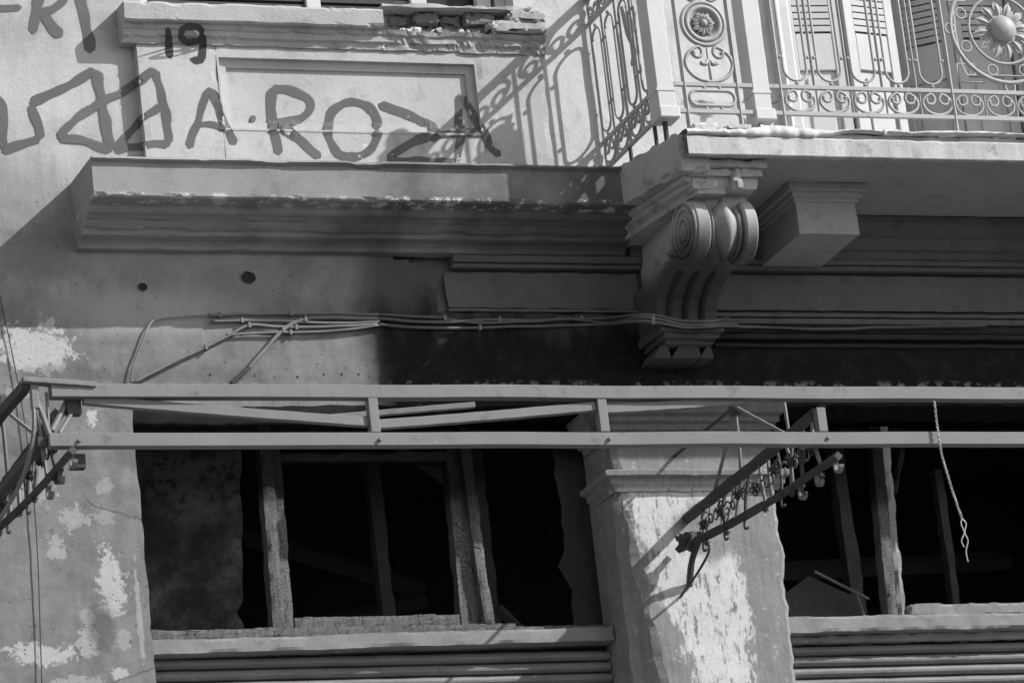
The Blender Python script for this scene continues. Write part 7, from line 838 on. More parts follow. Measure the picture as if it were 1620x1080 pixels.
('R2',[(-1.0255,-0.0144,8.7973),(-1.0268,-0.0144,8.7971),(-1.0315,-0.0144,8.7965),(-1.0328,-0.0144,8.7964),(-1.0024,-0.0144,8.7821),(-1.0121,-0.0144,8.7812),(-1.0463,-0.0144,8.7779),(-1.056,-0.0144,8.777),(-1.0012,-0.0144,8.7633),(-1.0117,-0.0144,8.763),(-1.0489,-0.0144,8.7622),(-1.0594,-0.0144,8.762),(-1.0035,-0.0144,8.745),(-1.014,-0.0144,8.7455),(-1.0511,-0.0144,8.7474),(-1.0616,-0.0144,8.7479),(-1.008,-0.0144,8.7291),(-1.018,-0.0144,8.7298),(-1.0532,-0.0144,8.7325),(-1.0631,-0.0144,8.7333),(-1.0121,-0.0144,8.7158),(-1.0216,-0.0144,8.7161),(-1.0551,-0.0144,8.717),(-1.0645,-0.0144,8.7172),(-1.014,-0.0144,8.7036),(-1.0233,-0.0144,8.703),(-1.0565,-0.0144,8.7007),(-1.0658,-0.0144,8.7),(-1.0133,-0.0144,8.6904),(-1.0229,-0.0144,8.689),(-1.057,-0.0144,8.6838),(-1.0666,-0.0144,8.6824),(-1.0115,-0.0144,8.6767),(-1.0215,-0.0144,8.6749),(-1.0568,-0.0144,8.6686),(-1.0667,-0.0144,8.6668),(-1.0108,-0.0144,8.66),(-1.0207,-0.0144,8.6585),(-1.0559,-0.0144,8.6531),(-1.0658,-0.0144,8.6516),(-1.0125,-0.0144,8.6421),(-1.0218,-0.0144,8.6411),(-1.0547,-0.0144,8.6376),(-1.064,-0.0194,8.6366),(-1.0202,-0.0324,8.6197),(-1.0286,-0.0325,8.619),(-1.0583,-0.0328,8.6165),(-1.0667,-0.0329,8.6158),(-1.0233,-0.0342,8.6041),(-1.0311,-0.0343,8.6033),(-1.0584,-0.0347,8.6002),(-1.0662,-0.0348,8.5994),(-1.0237,-0.0357,8.5913),(-1.0395,-0.0594,8.5805),(-1.0667,-0.0594,8.5753),(-1.0744,-0.0594,8.5738),(-1.0277,-0.0564,8.5731),(-1.0359,-0.0564,8.5706),(-1.065,-0.0514,8.5619),(-1.0732,-0.0514,8.5594),(-1.023,-0.0514,8.5628),(-1.0319,-0.0514,8.5597),(-1.0634,-0.0514,8.5487),(-1.0723,-0.0514,8.5456),(-1.0182,-0.0514,8.5468),(-1.0275,-0.0514,8.5437),(-1.0606,-0.0514,8.5327),(-1.0699,-0.0514,8.5297),(-1.0151,-0.0514,8.5295),(-1.0244,-0.0514,8.5269),(-1.0575,-0.0514,8.5177),(-1.0668,-0.0514,8.5151),(-1.0139,-0.0514,8.5114),(-1.0229,-0.0514,8.5095),(-1.0551,-0.0514,8.5028),(-1.0642,-0.0514,8.5009),(-1.0131,-0.0514,8.4941),(-1.0221,-0.0514,8.4926),(-1.0542,-0.0514,8.4872),(-1.0632,-0.0514,8.4857),(-1.012,-0.0514,8.4782),(-1.0212,-0.0514,8.4766),(-1.054,-0.0514,8.471),(-1.0632,-0.0514,8.4694),(-1.0323,-0.0514,8.4587),(-1.0339,-0.0514,8.4584),(-1.0393,-0.0514,8.4574),(-1.0408,-0.0514,8.4571),(-1.0319,-0.0148,8.7963),(-1.0321,-0.0148,8.795),(-1.0329,-0.0148,8.7903),(-1.0331,-0.0148,8.789),(-1.0115,-0.0148,8.816),(-1.0127,-0.0148,8.8073),(-1.017,-0.0148,8.7764),(-1.0181,-0.0148,8.7677),(-0.9942,-0.0148,8.8155),(-0.9951,-0.0148,8.8071),(-0.9983,-0.0148,8.7772),(-0.9992,-0.0148,8.7687),(-0.9764,-0.0148,8.8158),(-0.9774,-0.0148,8.8074),(-0.9813,-0.0148,8.7776),(-0.9823,-0.0148,8.7692),(-0.9585,-0.0148,8.8165),(-0.9603,-0.0148,8.8076),(-0.9667,-0.0148,8.7763),(-0.9685,-0.0148,8.7674),(-0.9405,-0.0148,8.8162),(-0.9436,-0.0148,8.8067),(-0.9544,-0.0148,8.773),(-0.9574,-0.0148,8.7635),(-0.9236,-0.0148,8.8132),(-0.9278,-0.0148,8.8034),(-0.9429,-0.0148,8.7685),(-0.9472,-0.0148,8.7587),(-0.9056,-0.0148,8.8063),(-0.9103,-0.0148,8.7966),(-0.9271,-0.0148,8.7625),(-0.9319,-0.0148,8.7528),(-0.8886,-0.0148,8.797),(-0.8933,-0.0148,8.7881),(-0.9098,-0.0148,8.7563),(-0.9145,-0.0148,8.7473),(-0.8727,-0.0148,8.7871),(-0.8772,-0.0148,8.7791),(-0.893,-0.0148,8.7504),(-0.8975,-0.0148,8.7423),(-0.8582,-0.0148,8.7781),(-0.8628,-0.0148,8.7707),(-0.8792,-0.0148,8.7445),(-0.8838,-0.0148,8.7372),(-0.8436,-0.0148,8.7681),(-0.8497,-0.0148,8.7619),(-0.8715,-0.0148,8.7399),(-0.8776,-0.0148,8.7336),(-0.8291,-0.0148,8.7488),(-0.837,-0.0148,8.7446),(-0.8649,-0.0148,8.7297),(-0.8728,-0.0148,8.7255),(-0.8242,-0.0148,8.7244),(-0.8329,-0.0148,8.7234),(-0.8636,-0.0148,8.7195),(-0.8722,-0.0148,8.7185),(-0.8293,-0.0148,8.6998),(-0.8371,-0.0148,8.7018),(-0.865,-0.0148,8.7088),(-0.8728,-0.0148,8.7107),(-0.8428,-0.0148,8.6778),(-0.8489,-0.0148,8.6818),(-0.8707,-0.0148,8.6961),(-0.8768,-0.0148,8.7001),(-0.861,-0.0148,8.6587),(-0.8656,-0.0148,8.6638),(-0.8821,-0.0148,8.6819),(-0.8867,-0.0148,8.687),(-0.8815,-0.0148,8.6421),(-0.885,-0.0148,8.6482),(-0.8975,-0.0148,8.6698),(-0.901,-0.0148,8.6759),(-0.9004,-0.0198,8.6298),(-0.9027,-0.0148,8.6373),(-0.9111,-0.0148,8.6639),(-0.9135,-0.0148,8.6714),(-0.9266,-0.0335,8.6142),(-0.9234,-0.0198,8.6283),(-0.9288,-0.0148,8.6593),(-0.9304,-0.0148,8.6681),(-0.9495,-0.0344,8.6063),(-0.9501,-0.0332,8.6163),(-0.949,-0.0148,8.6553),(-0.95,-0.0148,8.6649),(-0.9715,-0.0349,8.6015),(-0.9717,-0.0338,8.6116),(-0.9693,-0.0148,8.6512),(-0.9699,-0.0148,8.6608),(-0.9882,-0.0351,8.5996),(-0.9883,-0.034,8.6093),(-0.9849,-0.0148,8.6476),(-0.9854,-0.0148,8.6569),(-1.0036,-0.0353,8.598),(-1.0036,-0.0343,8.6073),(-0.9999,-0.0148,8.6444),(-1.0003,-0.0148,8.6533),(-1.0185,-0.0356,8.5954),(-1.0184,-0.0345,8.6047),(-1.0143,-0.0148,8.6421),(-1.0146,-0.0148,8.651),(-1.0338,-0.0359,8.5925),(-1.0335,-0.0349,8.602),(-1.0287,-0.0148,8.6403),(-1.0288,-0.0148,8.6494),(-1.0486,-0.0336,8.6128),(-1.0486,-0.0335,8.6143),(-1.0483,-0.0328,8.6197),(-1.0439,-0.0198,8.6263),(-1.0084,-0.0202,8.6303),(-1.0093,-0.0202,8.6291),(-1.0169,-0.0332,8.6198),(-1.0179,-0.0334,8.6186),(-0.981,-0.0152,8.639),(-0.9873,-0.0202,8.6314),(-1.015,-0.0357,8.5984),(-1.0297,-0.0602,8.5811),(-0.9671,-0.0202,8.6298),(-0.9792,-0.0336,8.6166),(-1.0147,-0.0602,8.5785),(-1.0211,-0.0572,8.5719),(-0.9601,-0.0338,8.6147),(-0.9686,-0.0348,8.6063),(-1.005,-0.0572,8.5689),(-1.0131,-0.0522,8.5609),(-0.951,-0.035,8.6045),(-0.9592,-0.036,8.5958),(-0.9946,-0.0522,8.5579),(-1.0025,-0.0522,8.5495),(-0.9425,-0.0362,8.5935),(-0.9578,-0.0602,8.5757),(-0.9813,-0.0522,8.5475),(-0.9882,-0.0522,8.5392),(-0.9425,-0.0602,8.5742),(-0.9473,-0.0572,8.5676),(-0.968,-0.0522,8.5399),(-0.9738,-0.0522,8.5321),(-0.9305,-0.0572,8.5653),(-0.9358,-0.0522,8.5581),(-0.9546,-0.0522,8.5325),(-0.9598,-0.0522,8.5253),(-0.9176,-0.0522,8.5556),(-0.9231,-0.0522,8.5487),(-0.9425,-0.0522,8.5243),(-0.948,-0.0522,8.5174),(-0.9042,-0.0522,8.5457),(-0.9104,-0.0522,8.5389),(-0.9327,-0.0522,8.5151),(-0.9389,-0.0522,8.5083),(-0.8922,-0.0522,8.5348),(-0.8992,-0.0522,8.5283),(-0.9242,-0.0522,8.5051),(-0.9313,-0.0522,8.4985),(-0.8831,-0.0522,8.5237),(-0.8902,-0.0522,8.5173),(-0.9155,-0.0522,8.4944),(-0.9227,-0.0522,8.488),(-0.8736,-0.0522,8.5111),(-0.8802,-0.0522,8.5046),(-0.9034,-0.0522,8.4819),(-0.91,-0.0522,8.4754),(-0.8635,-0.0522,8.4992),(-0.8693,-0.0522,8.4928),(-0.8901,-0.0522,8.4699),(-0.8959,-0.0522,8.4634),(-0.8513,-0.0522,8.4892),(-0.8568,-0.0522,8.4824),(-0.8761,-0.0522,8.4583),(-0.8816,-0.0522,8.4515),(-0.8371,-0.0522,8.4809),(-0.8427,-0.0522,8.4735),(-0.8625,-0.0522,8.4471),(-0.868,-0.0522,8.4397),(-0.8364,-0.0522,8.4543),(-0.8373,-0.0522,8.453),(-0.8406,-0.0522,8.4486),(-0.8415,-0.0522,8.4473)],[0,1,2,4,5,6,8,9,10,12,13,14,16,17,18,20,21,22,24,25,26,28,29,30,32,33,34,36,37,38,40,41,42,44,45,46,48,49,50,52,53,54,56,57,58,60,61,62,64,65,66,68,69,70,72,73,74,76,77,78,80,81,82,88,89,90,92,93,94,96,97,98,100,101,102,104,105,106,108,109,110,112,113,114,116,117,118,120,121,122,124,125,126,128,129,130,132,133,134,136,137,138,140,141,142,144,145,146,148,149,150,152,153,154,156,157,158,160,161,162,164,165,166,168,169,170,172,173,174,176,177,178,180,181,182,184,185,186,188,189,190,196,197,198,200,201,202,204,205,206,208,209,210,212,213,214,216,217,218,220,221,222,224,225,226,228,229,230,232,233,234,236,237,238,240,241,242,244,245,246,248,249,250,252,253,254,256,257,258]),
('O',[(-0.5401,-0.0348,8.5993),(-0.5416,-0.0348,8.5994),(-0.5469,-0.0347,8.5998),(-0.5484,-0.0347,8.5999),(-0.5286,-0.0564,8.5733),(-0.5381,-0.0564,8.5743),(-0.5731,-0.0594,8.5769),(-0.5826,-0.0594,8.5779),(-0.5342,-0.0514,8.5568),(-0.5431,-0.0514,8.5588),(-0.5747,-0.0564,8.5661),(-0.5836,-0.0564,8.5681),(-0.5426,-0.0514,8.5426),(-0.5504,-0.0514,8.5451),(-0.5779,-0.0514,8.5542),(-0.5857,-0.0514,8.5568),(-0.5503,-0.0514,8.53),(-0.5573,-0.0514,8.5327),(-0.5822,-0.0514,8.5422),(-0.5892,-0.0514,8.5449),(-0.5573,-0.0514,8.5168),(-0.564,-0.0514,8.5199),(-0.5877,-0.0514,8.5308),(-0.5944,-0.0514,8.5339),(-0.565,-0.0514,8.502),(-0.5716,-0.0514,8.506),(-0.5947,-0.0514,8.5202),(-0.6012,-0.0514,8.5242),(-0.5758,-0.0514,8.4864),(-0.5818,-0.0514,8.4916),(-0.6032,-0.0514,8.51),(-0.6092,-0.0514,8.5152),(-0.5904,-0.0514,8.472),(-0.5954,-0.0514,8.4781),(-0.6132,-0.0514,8.5),(-0.6183,-0.0514,8.5062),(-0.6077,-0.0514,8.4603),(-0.6114,-0.0514,8.4669),(-0.6249,-0.0514,8.4904),(-0.6287,-0.0514,8.497),(-0.6256,-0.0514,8.4512),(-0.6282,-0.0514,8.458),(-0.6377,-0.0514,8.4822),(-0.6404,-0.0514,8.489),(-0.6427,-0.0514,8.4438),(-0.6444,-0.0514,8.4511),(-0.6507,-0.0514,8.4768),(-0.6525,-0.0514,8.484),(-0.6587,-0.0514,8.4373),(-0.6596,-0.0514,8.4454),(-0.663,-0.0514,8.4743),(-0.664,-0.0514,8.4824),(-0.6741,-0.0514,8.4319),(-0.6742,-0.0514,8.4411),(-0.6747,-0.0514,8.4738),(-0.6748,-0.0514,8.4831),(-0.6894,-0.0514,8.4285),(-0.6888,-0.0514,8.4385),(-0.6864,-0.0514,8.4739),(-0.6858,-0.0514,8.4839),(-0.7051,-0.0514,8.4279),(-0.7038,-0.0514,8.438),(-0.699,-0.0514,8.4737),(-0.6976,-0.0514,8.4838),(-0.7216,-0.0514,8.4301),(-0.7195,-0.0514,8.4396),(-0.7122,-0.0514,8.4734),(-0.7101,-0.0514,8.483),(-0.7386,-0.0514,8.4344),(-0.7356,-0.0514,8.4431),(-0.7248,-0.0514,8.4743),(-0.7217,-0.0514,8.4831),(-0.7555,-0.0514,8.4408),(-0.7511,-0.0514,8.4488),(-0.7353,-0.0514,8.4773),(-0.7309,-0.0514,8.4853),(-0.7712,-0.0514,8.4501),(-0.765,-0.0514,8.4572),(-0.743,-0.0514,8.4826),(-0.7368,-0.0514,8.4898),(-0.7837,-0.0514,8.4627),(-0.776,-0.0514,8.4687),(-0.7487,-0.0514,8.49),(-0.741,-0.0514,8.4961),(-0.7919,-0.0514,8.477),(-0.7836,-0.0514,8.482),(-0.7543,-0.0514,8.4998),(-0.746,-0.0514,8.5048),(-0.7968,-0.0514,8.4918),(-0.7889,-0.0514,8.4961),(-0.7606,-0.0514,8.5114),(-0.7526,-0.0514,8.5157),(-0.8005,-0.0514,8.5068),(-0.7932,-0.0514,8.5105),(-0.7676,-0.0514,8.5239),(-0.7603,-0.0514,8.5276),(-0.8046,-0.0514,8.5217),(-0.7979,-0.0514,8.525),(-0.7739,-0.0514,8.5365),(-0.7671,-0.0514,8.5397),(-0.8097,-0.0514,8.537),(-0.8028,-0.0514,8.5396),(-0.778,-0.0514,8.549),(-0.771,-0.0514,8.5516),(-0.8146,-0.0514,8.5534),(-0.8068,-0.0514,8.5551),(-0.7792,-0.0514,8.5613),(-0.7714,-0.0564,8.5631),(-0.8169,-0.0564,8.5714),(-0.8084,-0.0564,8.5719),(-0.778,-0.0564,8.5739),(-0.7694,-0.0564,8.5744),(-0.8082,-0.0349,8.5982),(-0.7993,-0.0349,8.5977),(-0.7678,-0.0351,8.5961),(-0.7589,-0.0352,8.5957),(-0.8036,-0.0328,8.6166),(-0.7949,-0.0329,8.6156),(-0.764,-0.0333,8.6123),(-0.7553,-0.0334,8.6114),(-0.7941,-0.0144,8.6387),(-0.7856,-0.0144,8.6376),(-0.7558,-0.0194,8.6339),(-0.7473,-0.0194,8.6329),(-0.7897,-0.0144,8.6551),(-0.7815,-0.0144,8.6537),(-0.7522,-0.0144,8.6491),(-0.7439,-0.0144,8.6478),(-0.7857,-0.0144,8.6718),(-0.7773,-0.0144,8.6696),(-0.7477,-0.0144,8.6617),(-0.7394,-0.0144,8.6594),(-0.7795,-0.0144,8.6894),(-0.7714,-0.0144,8.6853),(-0.7424,-0.0144,8.6708),(-0.7342,-0.0144,8.6667),(-0.769,-0.0144,8.7062),(-0.7618,-0.0144,8.7),(-0.7364,-0.0144,8.6777),(-0.7292,-0.0144,8.6714),(-0.7548,-0.0144,8.7192),(-0.7491,-0.0144,8.7117),(-0.7288,-0.0144,8.685),(-0.723,-0.0144,8.6775),(-0.7397,-0.0144,8.7281),(-0.7351,-0.0144,8.7206),(-0.7189,-0.0144,8.6938),(-0.7143,-0.0144,8.6862),(-0.7247,-0.0144,8.7351),(-0.7209,-0.0144,8.728),(-0.7075,-0.0144,8.703),(-0.7038,-0.0144,8.696),(-0.7104,-0.0144,8.7422),(-0.7072,-0.0144,8.7354),(-0.6958,-0.0144,8.7113),(-0.6926,-0.0144,8.7046),(-0.696,-0.0144,8.75),(-0.6935,-0.0144,8.7428),(-0.6845,-0.0144,8.7175),(-0.682,-0.0144,8.7103),(-0.6802,-0.0144,8.7574),(-0.6788,-0.0144,8.7494),(-0.6738,-0.0144,8.7211),(-0.6723,-0.0144,8.7131),(-0.6626,-0.0144,8.762),(-0.6626,-0.0144,8.7534),(-0.6628,-0.0144,8.723),(-0.6629,-0.0144,8.7144),(-0.6443,-0.0144,8.7625),(-0.6456,-0.0144,8.7539),(-0.6503,-0.0144,8.7237),(-0.6516,-0.0144,8.7152),(-0.6265,-0.0144,8.7595),(-0.6286,-0.0144,8.7515),(-0.6361,-0.0144,8.7232),(-0.6382,-0.0144,8.7152),(-0.6097,-0.0144,8.7552),(-0.6124,-0.0144,8.7477),(-0.6216,-0.0144,8.7211),(-0.6242,-0.0144,8.7136),(-0.5939,-0.0144,8.7513),(-0.5972,-0.0144,8.7438),(-0.6086,-0.0144,8.7171),(-0.6118,-0.0144,8.7096),(-0.579,-0.0144,8.748),(-0.5832,-0.0144,8.74),(-0.5982,-0.0144,8.7117),(-0.6025,-0.0144,8.7037),(-0.5649,-0.0144,8.7438),(-0.5705,-0.0144,8.7354),(-0.5904,-0.0144,8.7057),(-0.5961,-0.0144,8.6973),(-0.5521,-0.0144,8.7368),(-0.559,-0.0144,8.7286),(-0.5837,-0.0144,8.6996),(-0.5907,-0.0144,8.6914),(-0.5413,-0.0144,8.7263),(-0.5491,-0.0144,8.7189),(-0.5766,-0.0144,8.6929),(-0.5844,-0.0144,8.6856),(-0.5324,-0.0144,8.7126),(-0.5404,-0.0144,8.7065),(-0.5689,-0.0144,8.6849),(-0.5769,-0.0144,8.6788),(-0.5248,-0.0144,8.6965),(-0.5329,-0.0144,8.6917),(-0.5619,-0.0144,8.6748),(-0.57,-0.0144,8.6701),(-0.5183,-0.0144,8.6789),(-0.5269,-0.0144,8.6754),(-0.5571,-0.0144,8.6631),(-0.5656,-0.0144,8.6596),(-0.5139,-0.0144,8.6603),(-0.523,-0.0144,8.6581),(-0.5552,-0.0144,8.6505),(-0.5642,-0.0144,8.6484),(-0.5127,-0.0144,8.6412),(-0.5221,-0.0144,8.6404),(-0.5554,-0.0144,8.6378),(-0.5648,-0.0144,8.6371),(-0.5209,-0.0325,8.6189),(-0.5298,-0.0325,8.6189),(-0.5612,-0.0325,8.6191),(-0.5701,-0.0325,8.6191),(-0.5446,-0.0343,8.6037),(-0.5459,-0.0343,8.6037),(-0.5504,-0.0343,8.6038),(-0.5517,-0.0343,8.6038)],[0,1,2,4,5,6,8,9,10,12,13,14,16,17,18,20,21,22,24,25,26,28,29,30,32,33,34,36,37,38,40,41,42,44,45,46,48,49,50,52,53,54,56,57,58,60,61,62,64,65,66,68,69,70,72,73,74,76,77,78,80,81,82,84,85,86,88,89,90,92,93,94,96,97,98,100,101,102,104,105,106,108,109,110,112,113,114,116,117,118,120,121,122,124,125,126,128,129,130,132,133,134,136,137,138,140,141,142,144,145,146,148,149,150,152,153,154,156,157,158,160,161,162,164,165,166,168,169,170,172,173,174,176,177,178,180,181,182,184,185,186,188,189,190,192,193,194,196,197,198,200,201,202,204,205,206,208,209,210,212,213,214,216,217,218,220,221,222]),
('Z',[(-0.5214,-0.0144,8.7357),(-0.5219,-0.0144,8.7346),(-0.5239,-0.0144,8.7305),(-0.5245,-0.0144,8.7293),(-0.4953,-0.0144,8.75),(-0.4994,-0.0144,8.7415),(-0.5141,-0.0144,8.7112),(-0.5183,-0.0144,8.7027),(-0.4784,-0.0144,8.7458),(-0.4829,-0.0144,8.7366),(-0.4989,-0.0144,8.7037),(-0.5034,-0.0144,8.6944),(-0.4635,-0.0144,8.7407),(-0.4679,-0.0144,8.7312),(-0.4837,-0.0144,8.6976),(-0.4882,-0.0144,8.6881),(-0.4502,-0.0144,8.7348),(-0.4543,-0.0144,8.7256),(-0.4688,-0.0144,8.693),(-0.4729,-0.0144,8.6838),(-0.437,-0.0144,8.7291),(-0.4407,-0.0144,8.7203),(-0.4539,-0.0144,8.6891),(-0.4576,-0.0144,8.6803),(-0.4221,-0.0144,8.7241),(-0.4258,-0.0144,8.7155),(-0.4389,-0.0144,8.6848),(-0.4426,-0.0144,8.6761),(-0.4052,-0.0144,8.7195),(-0.4092,-0.0144,8.7106),(-0.4234,-0.0144,8.6791),(-0.4275,-0.0144,8.6703),(-0.3868,-0.0144,8.714),(-0.3913,-0.0144,8.7048),(-0.4071,-0.0144,8.6724),(-0.4116,-0.0144,8.6633),(-0.3685,-0.0144,8.7066),(-0.3733,-0.0144,8.6975),(-0.3903,-0.0144,8.6655),(-0.3951,-0.0144,8.6565),(-0.3522,-0.0144,8.6972),(-0.3569,-0.0144,8.6888),(-0.3738,-0.0144,8.6591),(-0.3786,-0.0144,8.6507),(-0.3386,-0.0144,8.6875),(-0.343,-0.0144,8.68),(-0.3585,-0.0144,8.6534),(-0.3628,-0.0144,8.6459),(-0.327,-0.0144,8.6794),(-0.3308,-0.0144,8.6725),(-0.3446,-0.0144,8.6481),(-0.3485,-0.0144,8.6412),(-0.3159,-0.0144,8.6741),(-0.3195,-0.0144,8.6672),(-0.3323,-0.0144,8.6428),(-0.3359,-0.0194,8.6359),(-0.3038,-0.0144,8.6708),(-0.3078,-0.0144,8.6635),(-0.3219,-0.0144,8.6377),(-0.3259,-0.0194,8.6304),(-0.2832,-0.0144,8.6631),(-0.288,-0.0144,8.6554),(-0.305,-0.0194,8.6281),(-0.3149,-0.033,8.615),(-0.2644,-0.0144,8.6531),(-0.2702,-0.0144,8.6456),(-0.2961,-0.0332,8.6134),(-0.3022,-0.0341,8.6055),(-0.2493,-0.0144,8.6394),(-0.2564,-0.0194,8.6332),(-0.2873,-0.0341,8.6054),(-0.2947,-0.0348,8.5989),(-0.2458,-0.0337,8.6084),(-0.2544,-0.0338,8.6077),(-0.2847,-0.0341,8.6052),(-0.2933,-0.0342,8.6045),(-0.269,-0.0564,8.5659),(-0.2747,-0.0564,8.5714),(-0.2864,-0.0348,8.5994),(-0.2918,-0.0341,8.6051),(-0.2997,-0.0514,8.5441),(-0.3033,-0.0514,8.5517),(-0.3171,-0.0594,8.5776),(-0.3114,-0.0353,8.5947),(-0.3157,-0.0514,8.5348),(-0.3181,-0.0514,8.5438),(-0.3277,-0.0594,8.5745),(-0.3209,-0.0355,8.593),(-0.3305,-0.0514,8.528),(-0.3325,-0.0514,8.5377),(-0.3397,-0.0564,8.5723),(-0.3429,-0.0594,8.5809),(-0.3449,-0.0514,8.5234),(-0.3469,-0.0514,8.5331),(-0.3541,-0.0564,8.5677),(-0.3573,-0.0594,8.5763),(-0.3592,-0.0514,8.5202),(-0.3616,-0.0514,8.5292),(-0.3698,-0.0514,8.5612),(-0.3722,-0.0564,8.5702),(-0.3744,-0.0514,8.5164),(-0.3772,-0.0514,8.5244),(-0.3869,-0.0514,8.5526),(-0.3896,-0.0514,8.5606),(-0.3907,-0.0514,8.5099),(-0.3938,-0.0514,8.5171),(-0.4047,-0.0514,8.5426),(-0.4078,-0.0514,8.5498),(-0.4068,-0.0514,8.5009),(-0.4101,-0.0514,8.5079),(-0.422,-0.0514,8.5328),(-0.4253,-0.0514,8.5398),(-0.4251,-0.0514,8.4892),(-0.4286,-0.0514,8.4965),(-0.4413,-0.0514,8.5221),(-0.4449,-0.0514,8.5294),(-0.4435,-0.0514,8.4776),(-0.4472,-0.0514,8.485),(-0.4605,-0.0514,8.5111),(-0.4643,-0.0514,8.5184),(-0.4609,-0.0514,8.4677),(-0.4646,-0.0514,8.4749),(-0.4777,-0.0514,8.5001),(-0.4814,-0.0514,8.5072),(-0.4763,-0.0514,8.46),(-0.4798,-0.0514,8.4666),(-0.4923,-0.0514,8.4899),(-0.4958,-0.0514,8.4965),(-0.4886,-0.0514,8.4537),(-0.4921,-0.0514,8.4598),(-0.5045,-0.0514,8.4813),(-0.508,-0.0514,8.4873),(-0.4898,-0.0514,8.4555),(-0.4961,-0.0514,8.4586),(-0.5186,-0.0514,8.4698),(-0.5249,-0.0514,8.4729),(-0.493,-0.0514,8.4645),(-0.4995,-0.0514,8.4587),(-0.5226,-0.0514,8.4384),(-0.5291,-0.0514,8.4326),(-0.476,-0.0514,8.4639),(-0.4798,-0.0514,8.4552),(-0.4936,-0.0514,8.4243),(-0.4975,-0.0514,8.4156),(-0.4703,-0.0514,8.4642),(-0.4733,-0.0514,8.4546),(-0.4839,-0.0514,8.4204),(-0.4869,-0.0514,8.4108),(-0.462,-0.0514,8.4632),(-0.4639,-0.0514,8.4534),(-0.4708,-0.0514,8.4186),(-0.4727,-0.0514,8.4088),(-0.4504,-0.0514,8.4618),(-0.4514,-0.0514,8.4524),(-0.455,-0.0514,8.419),(-0.456,-0.0514,8.4095),(-0.4361,-0.0514,8.4615),(-0.4364,-0.0514,8.4525),(-0.4376,-0.0514,8.4207),(-0.4379,-0.0514,8.4117),(-0.4201,-0.0514,8.4634),(-0.42,-0.0514,8.4545),(-0.4199,-0.0514,8.4229),(-0.4198,-0.0514,8.4139),(-0.403,-0.0514,8.4669),(-0.4029,-0.0514,8.4576),(-0.4027,-0.0514,8.4247),(-0.4027,-0.0514,8.4154),(-0.3847,-0.0514,8.4702),(-0.3851,-0.0514,8.4605),(-0.3864,-0.0514,8.4261),(-0.3868,-0.0514,8.4164),(-0.3655,-0.0514,8.471),(-0.3665,-0.0514,8.4614),(-0.3699,-0.0514,8.4272),(-0.3709,-0.0514,8.4176),(-0.3502,-0.0514,8.469),(-0.3517,-0.0514,8.4601),(-0.3568,-0.0514,8.4283),(-0.3582,-0.0514,8.4194),(-0.3341,-0.0514,8.4655),(-0.3356,-0.0514,8.4575),(-0.3409,-0.0514,8.4291),(-0.3425,-0.0514,8.4211),(-0.3171,-0.0514,8.4627),(-0.3184,-0.0514,8.4553),(-0.3233,-0.0514,8.4291),(-0.3246,-0.0514,8.4217),(-0.2997,-0.0514,8.4619),(-0.3009,-0.0514,8.4545),(-0.3051,-0.0514,8.4282),(-0.3063,-0.0514,8.4208),(-0.283,-0.0514,8.4633),(-0.284,-0.0514,8.4553),(-0.2876,-0.0514,8.427),(-0.2886,-0.0514,8.419),(-0.267,-0.0514,8.4653),(-0.2679,-0.0514,8.4567),(-0.2712,-0.0514,8.4262),(-0.2721,-0.0514,8.4176),(-0.2511,-0.0514,8.4665),(-0.2521,-0.0514,8.4576),(-0.2559,-0.0514,8.4261),(-0.2569,-0.0514,8.4172),(-0.2346,-0.0514,8.4659),(-0.236,-0.0514,8.4572),(-0.2409,-0.0514,8.4264),(-0.2423,-0.0514,8.4177),(-0.2174,-0.0514,8.4641),(-0.2191,-0.0514,8.4558),(-0.2253,-0.0514,8.4261),(-0.2271,-0.0514,8.4177),(-0.1997,-0.0514,8.4622),(-0.2018,-0.0514,8.4539),(-0.2091,-0.0514,8.4244),(-0.2112,-0.0514,8.4161),(-0.1879,-0.0514,8.4406),(-0.1883,-0.0514,8.4393),(-0.1895,-0.0514,8.4345),(-0.1899,-0.0514,8.4332)],[0,1,2,4,5,6,8,9,10,12,13,14,16,17,18,20,21,22,24,25,26,28,29,30,32,33,34,36,37,38,40,41,42,44,45,46,48,49,50,52,53,54,56,57,58,60,61,62,64,65,66,68,69,70,72,73,74,76,77,78,80,81,82,84,85,86,88,89,90,92,93,94,96,97,98,100,101,102,104,105,106,108,109,110,112,113,114,116,117,118,120,121,122,124,125,126,128,129,130,132,133,134,136,137,138,140,141,142,144,145,146,148,149,150,152,153,154,156,157,158,160,161,162,164,165,166,168,169,170,172,173,174,176,177,178,180,181,182,184,185,186,188,189,190,192,193,194,196,197,198,200,201,202,204,205,206,208,209,210,212,213,214]),
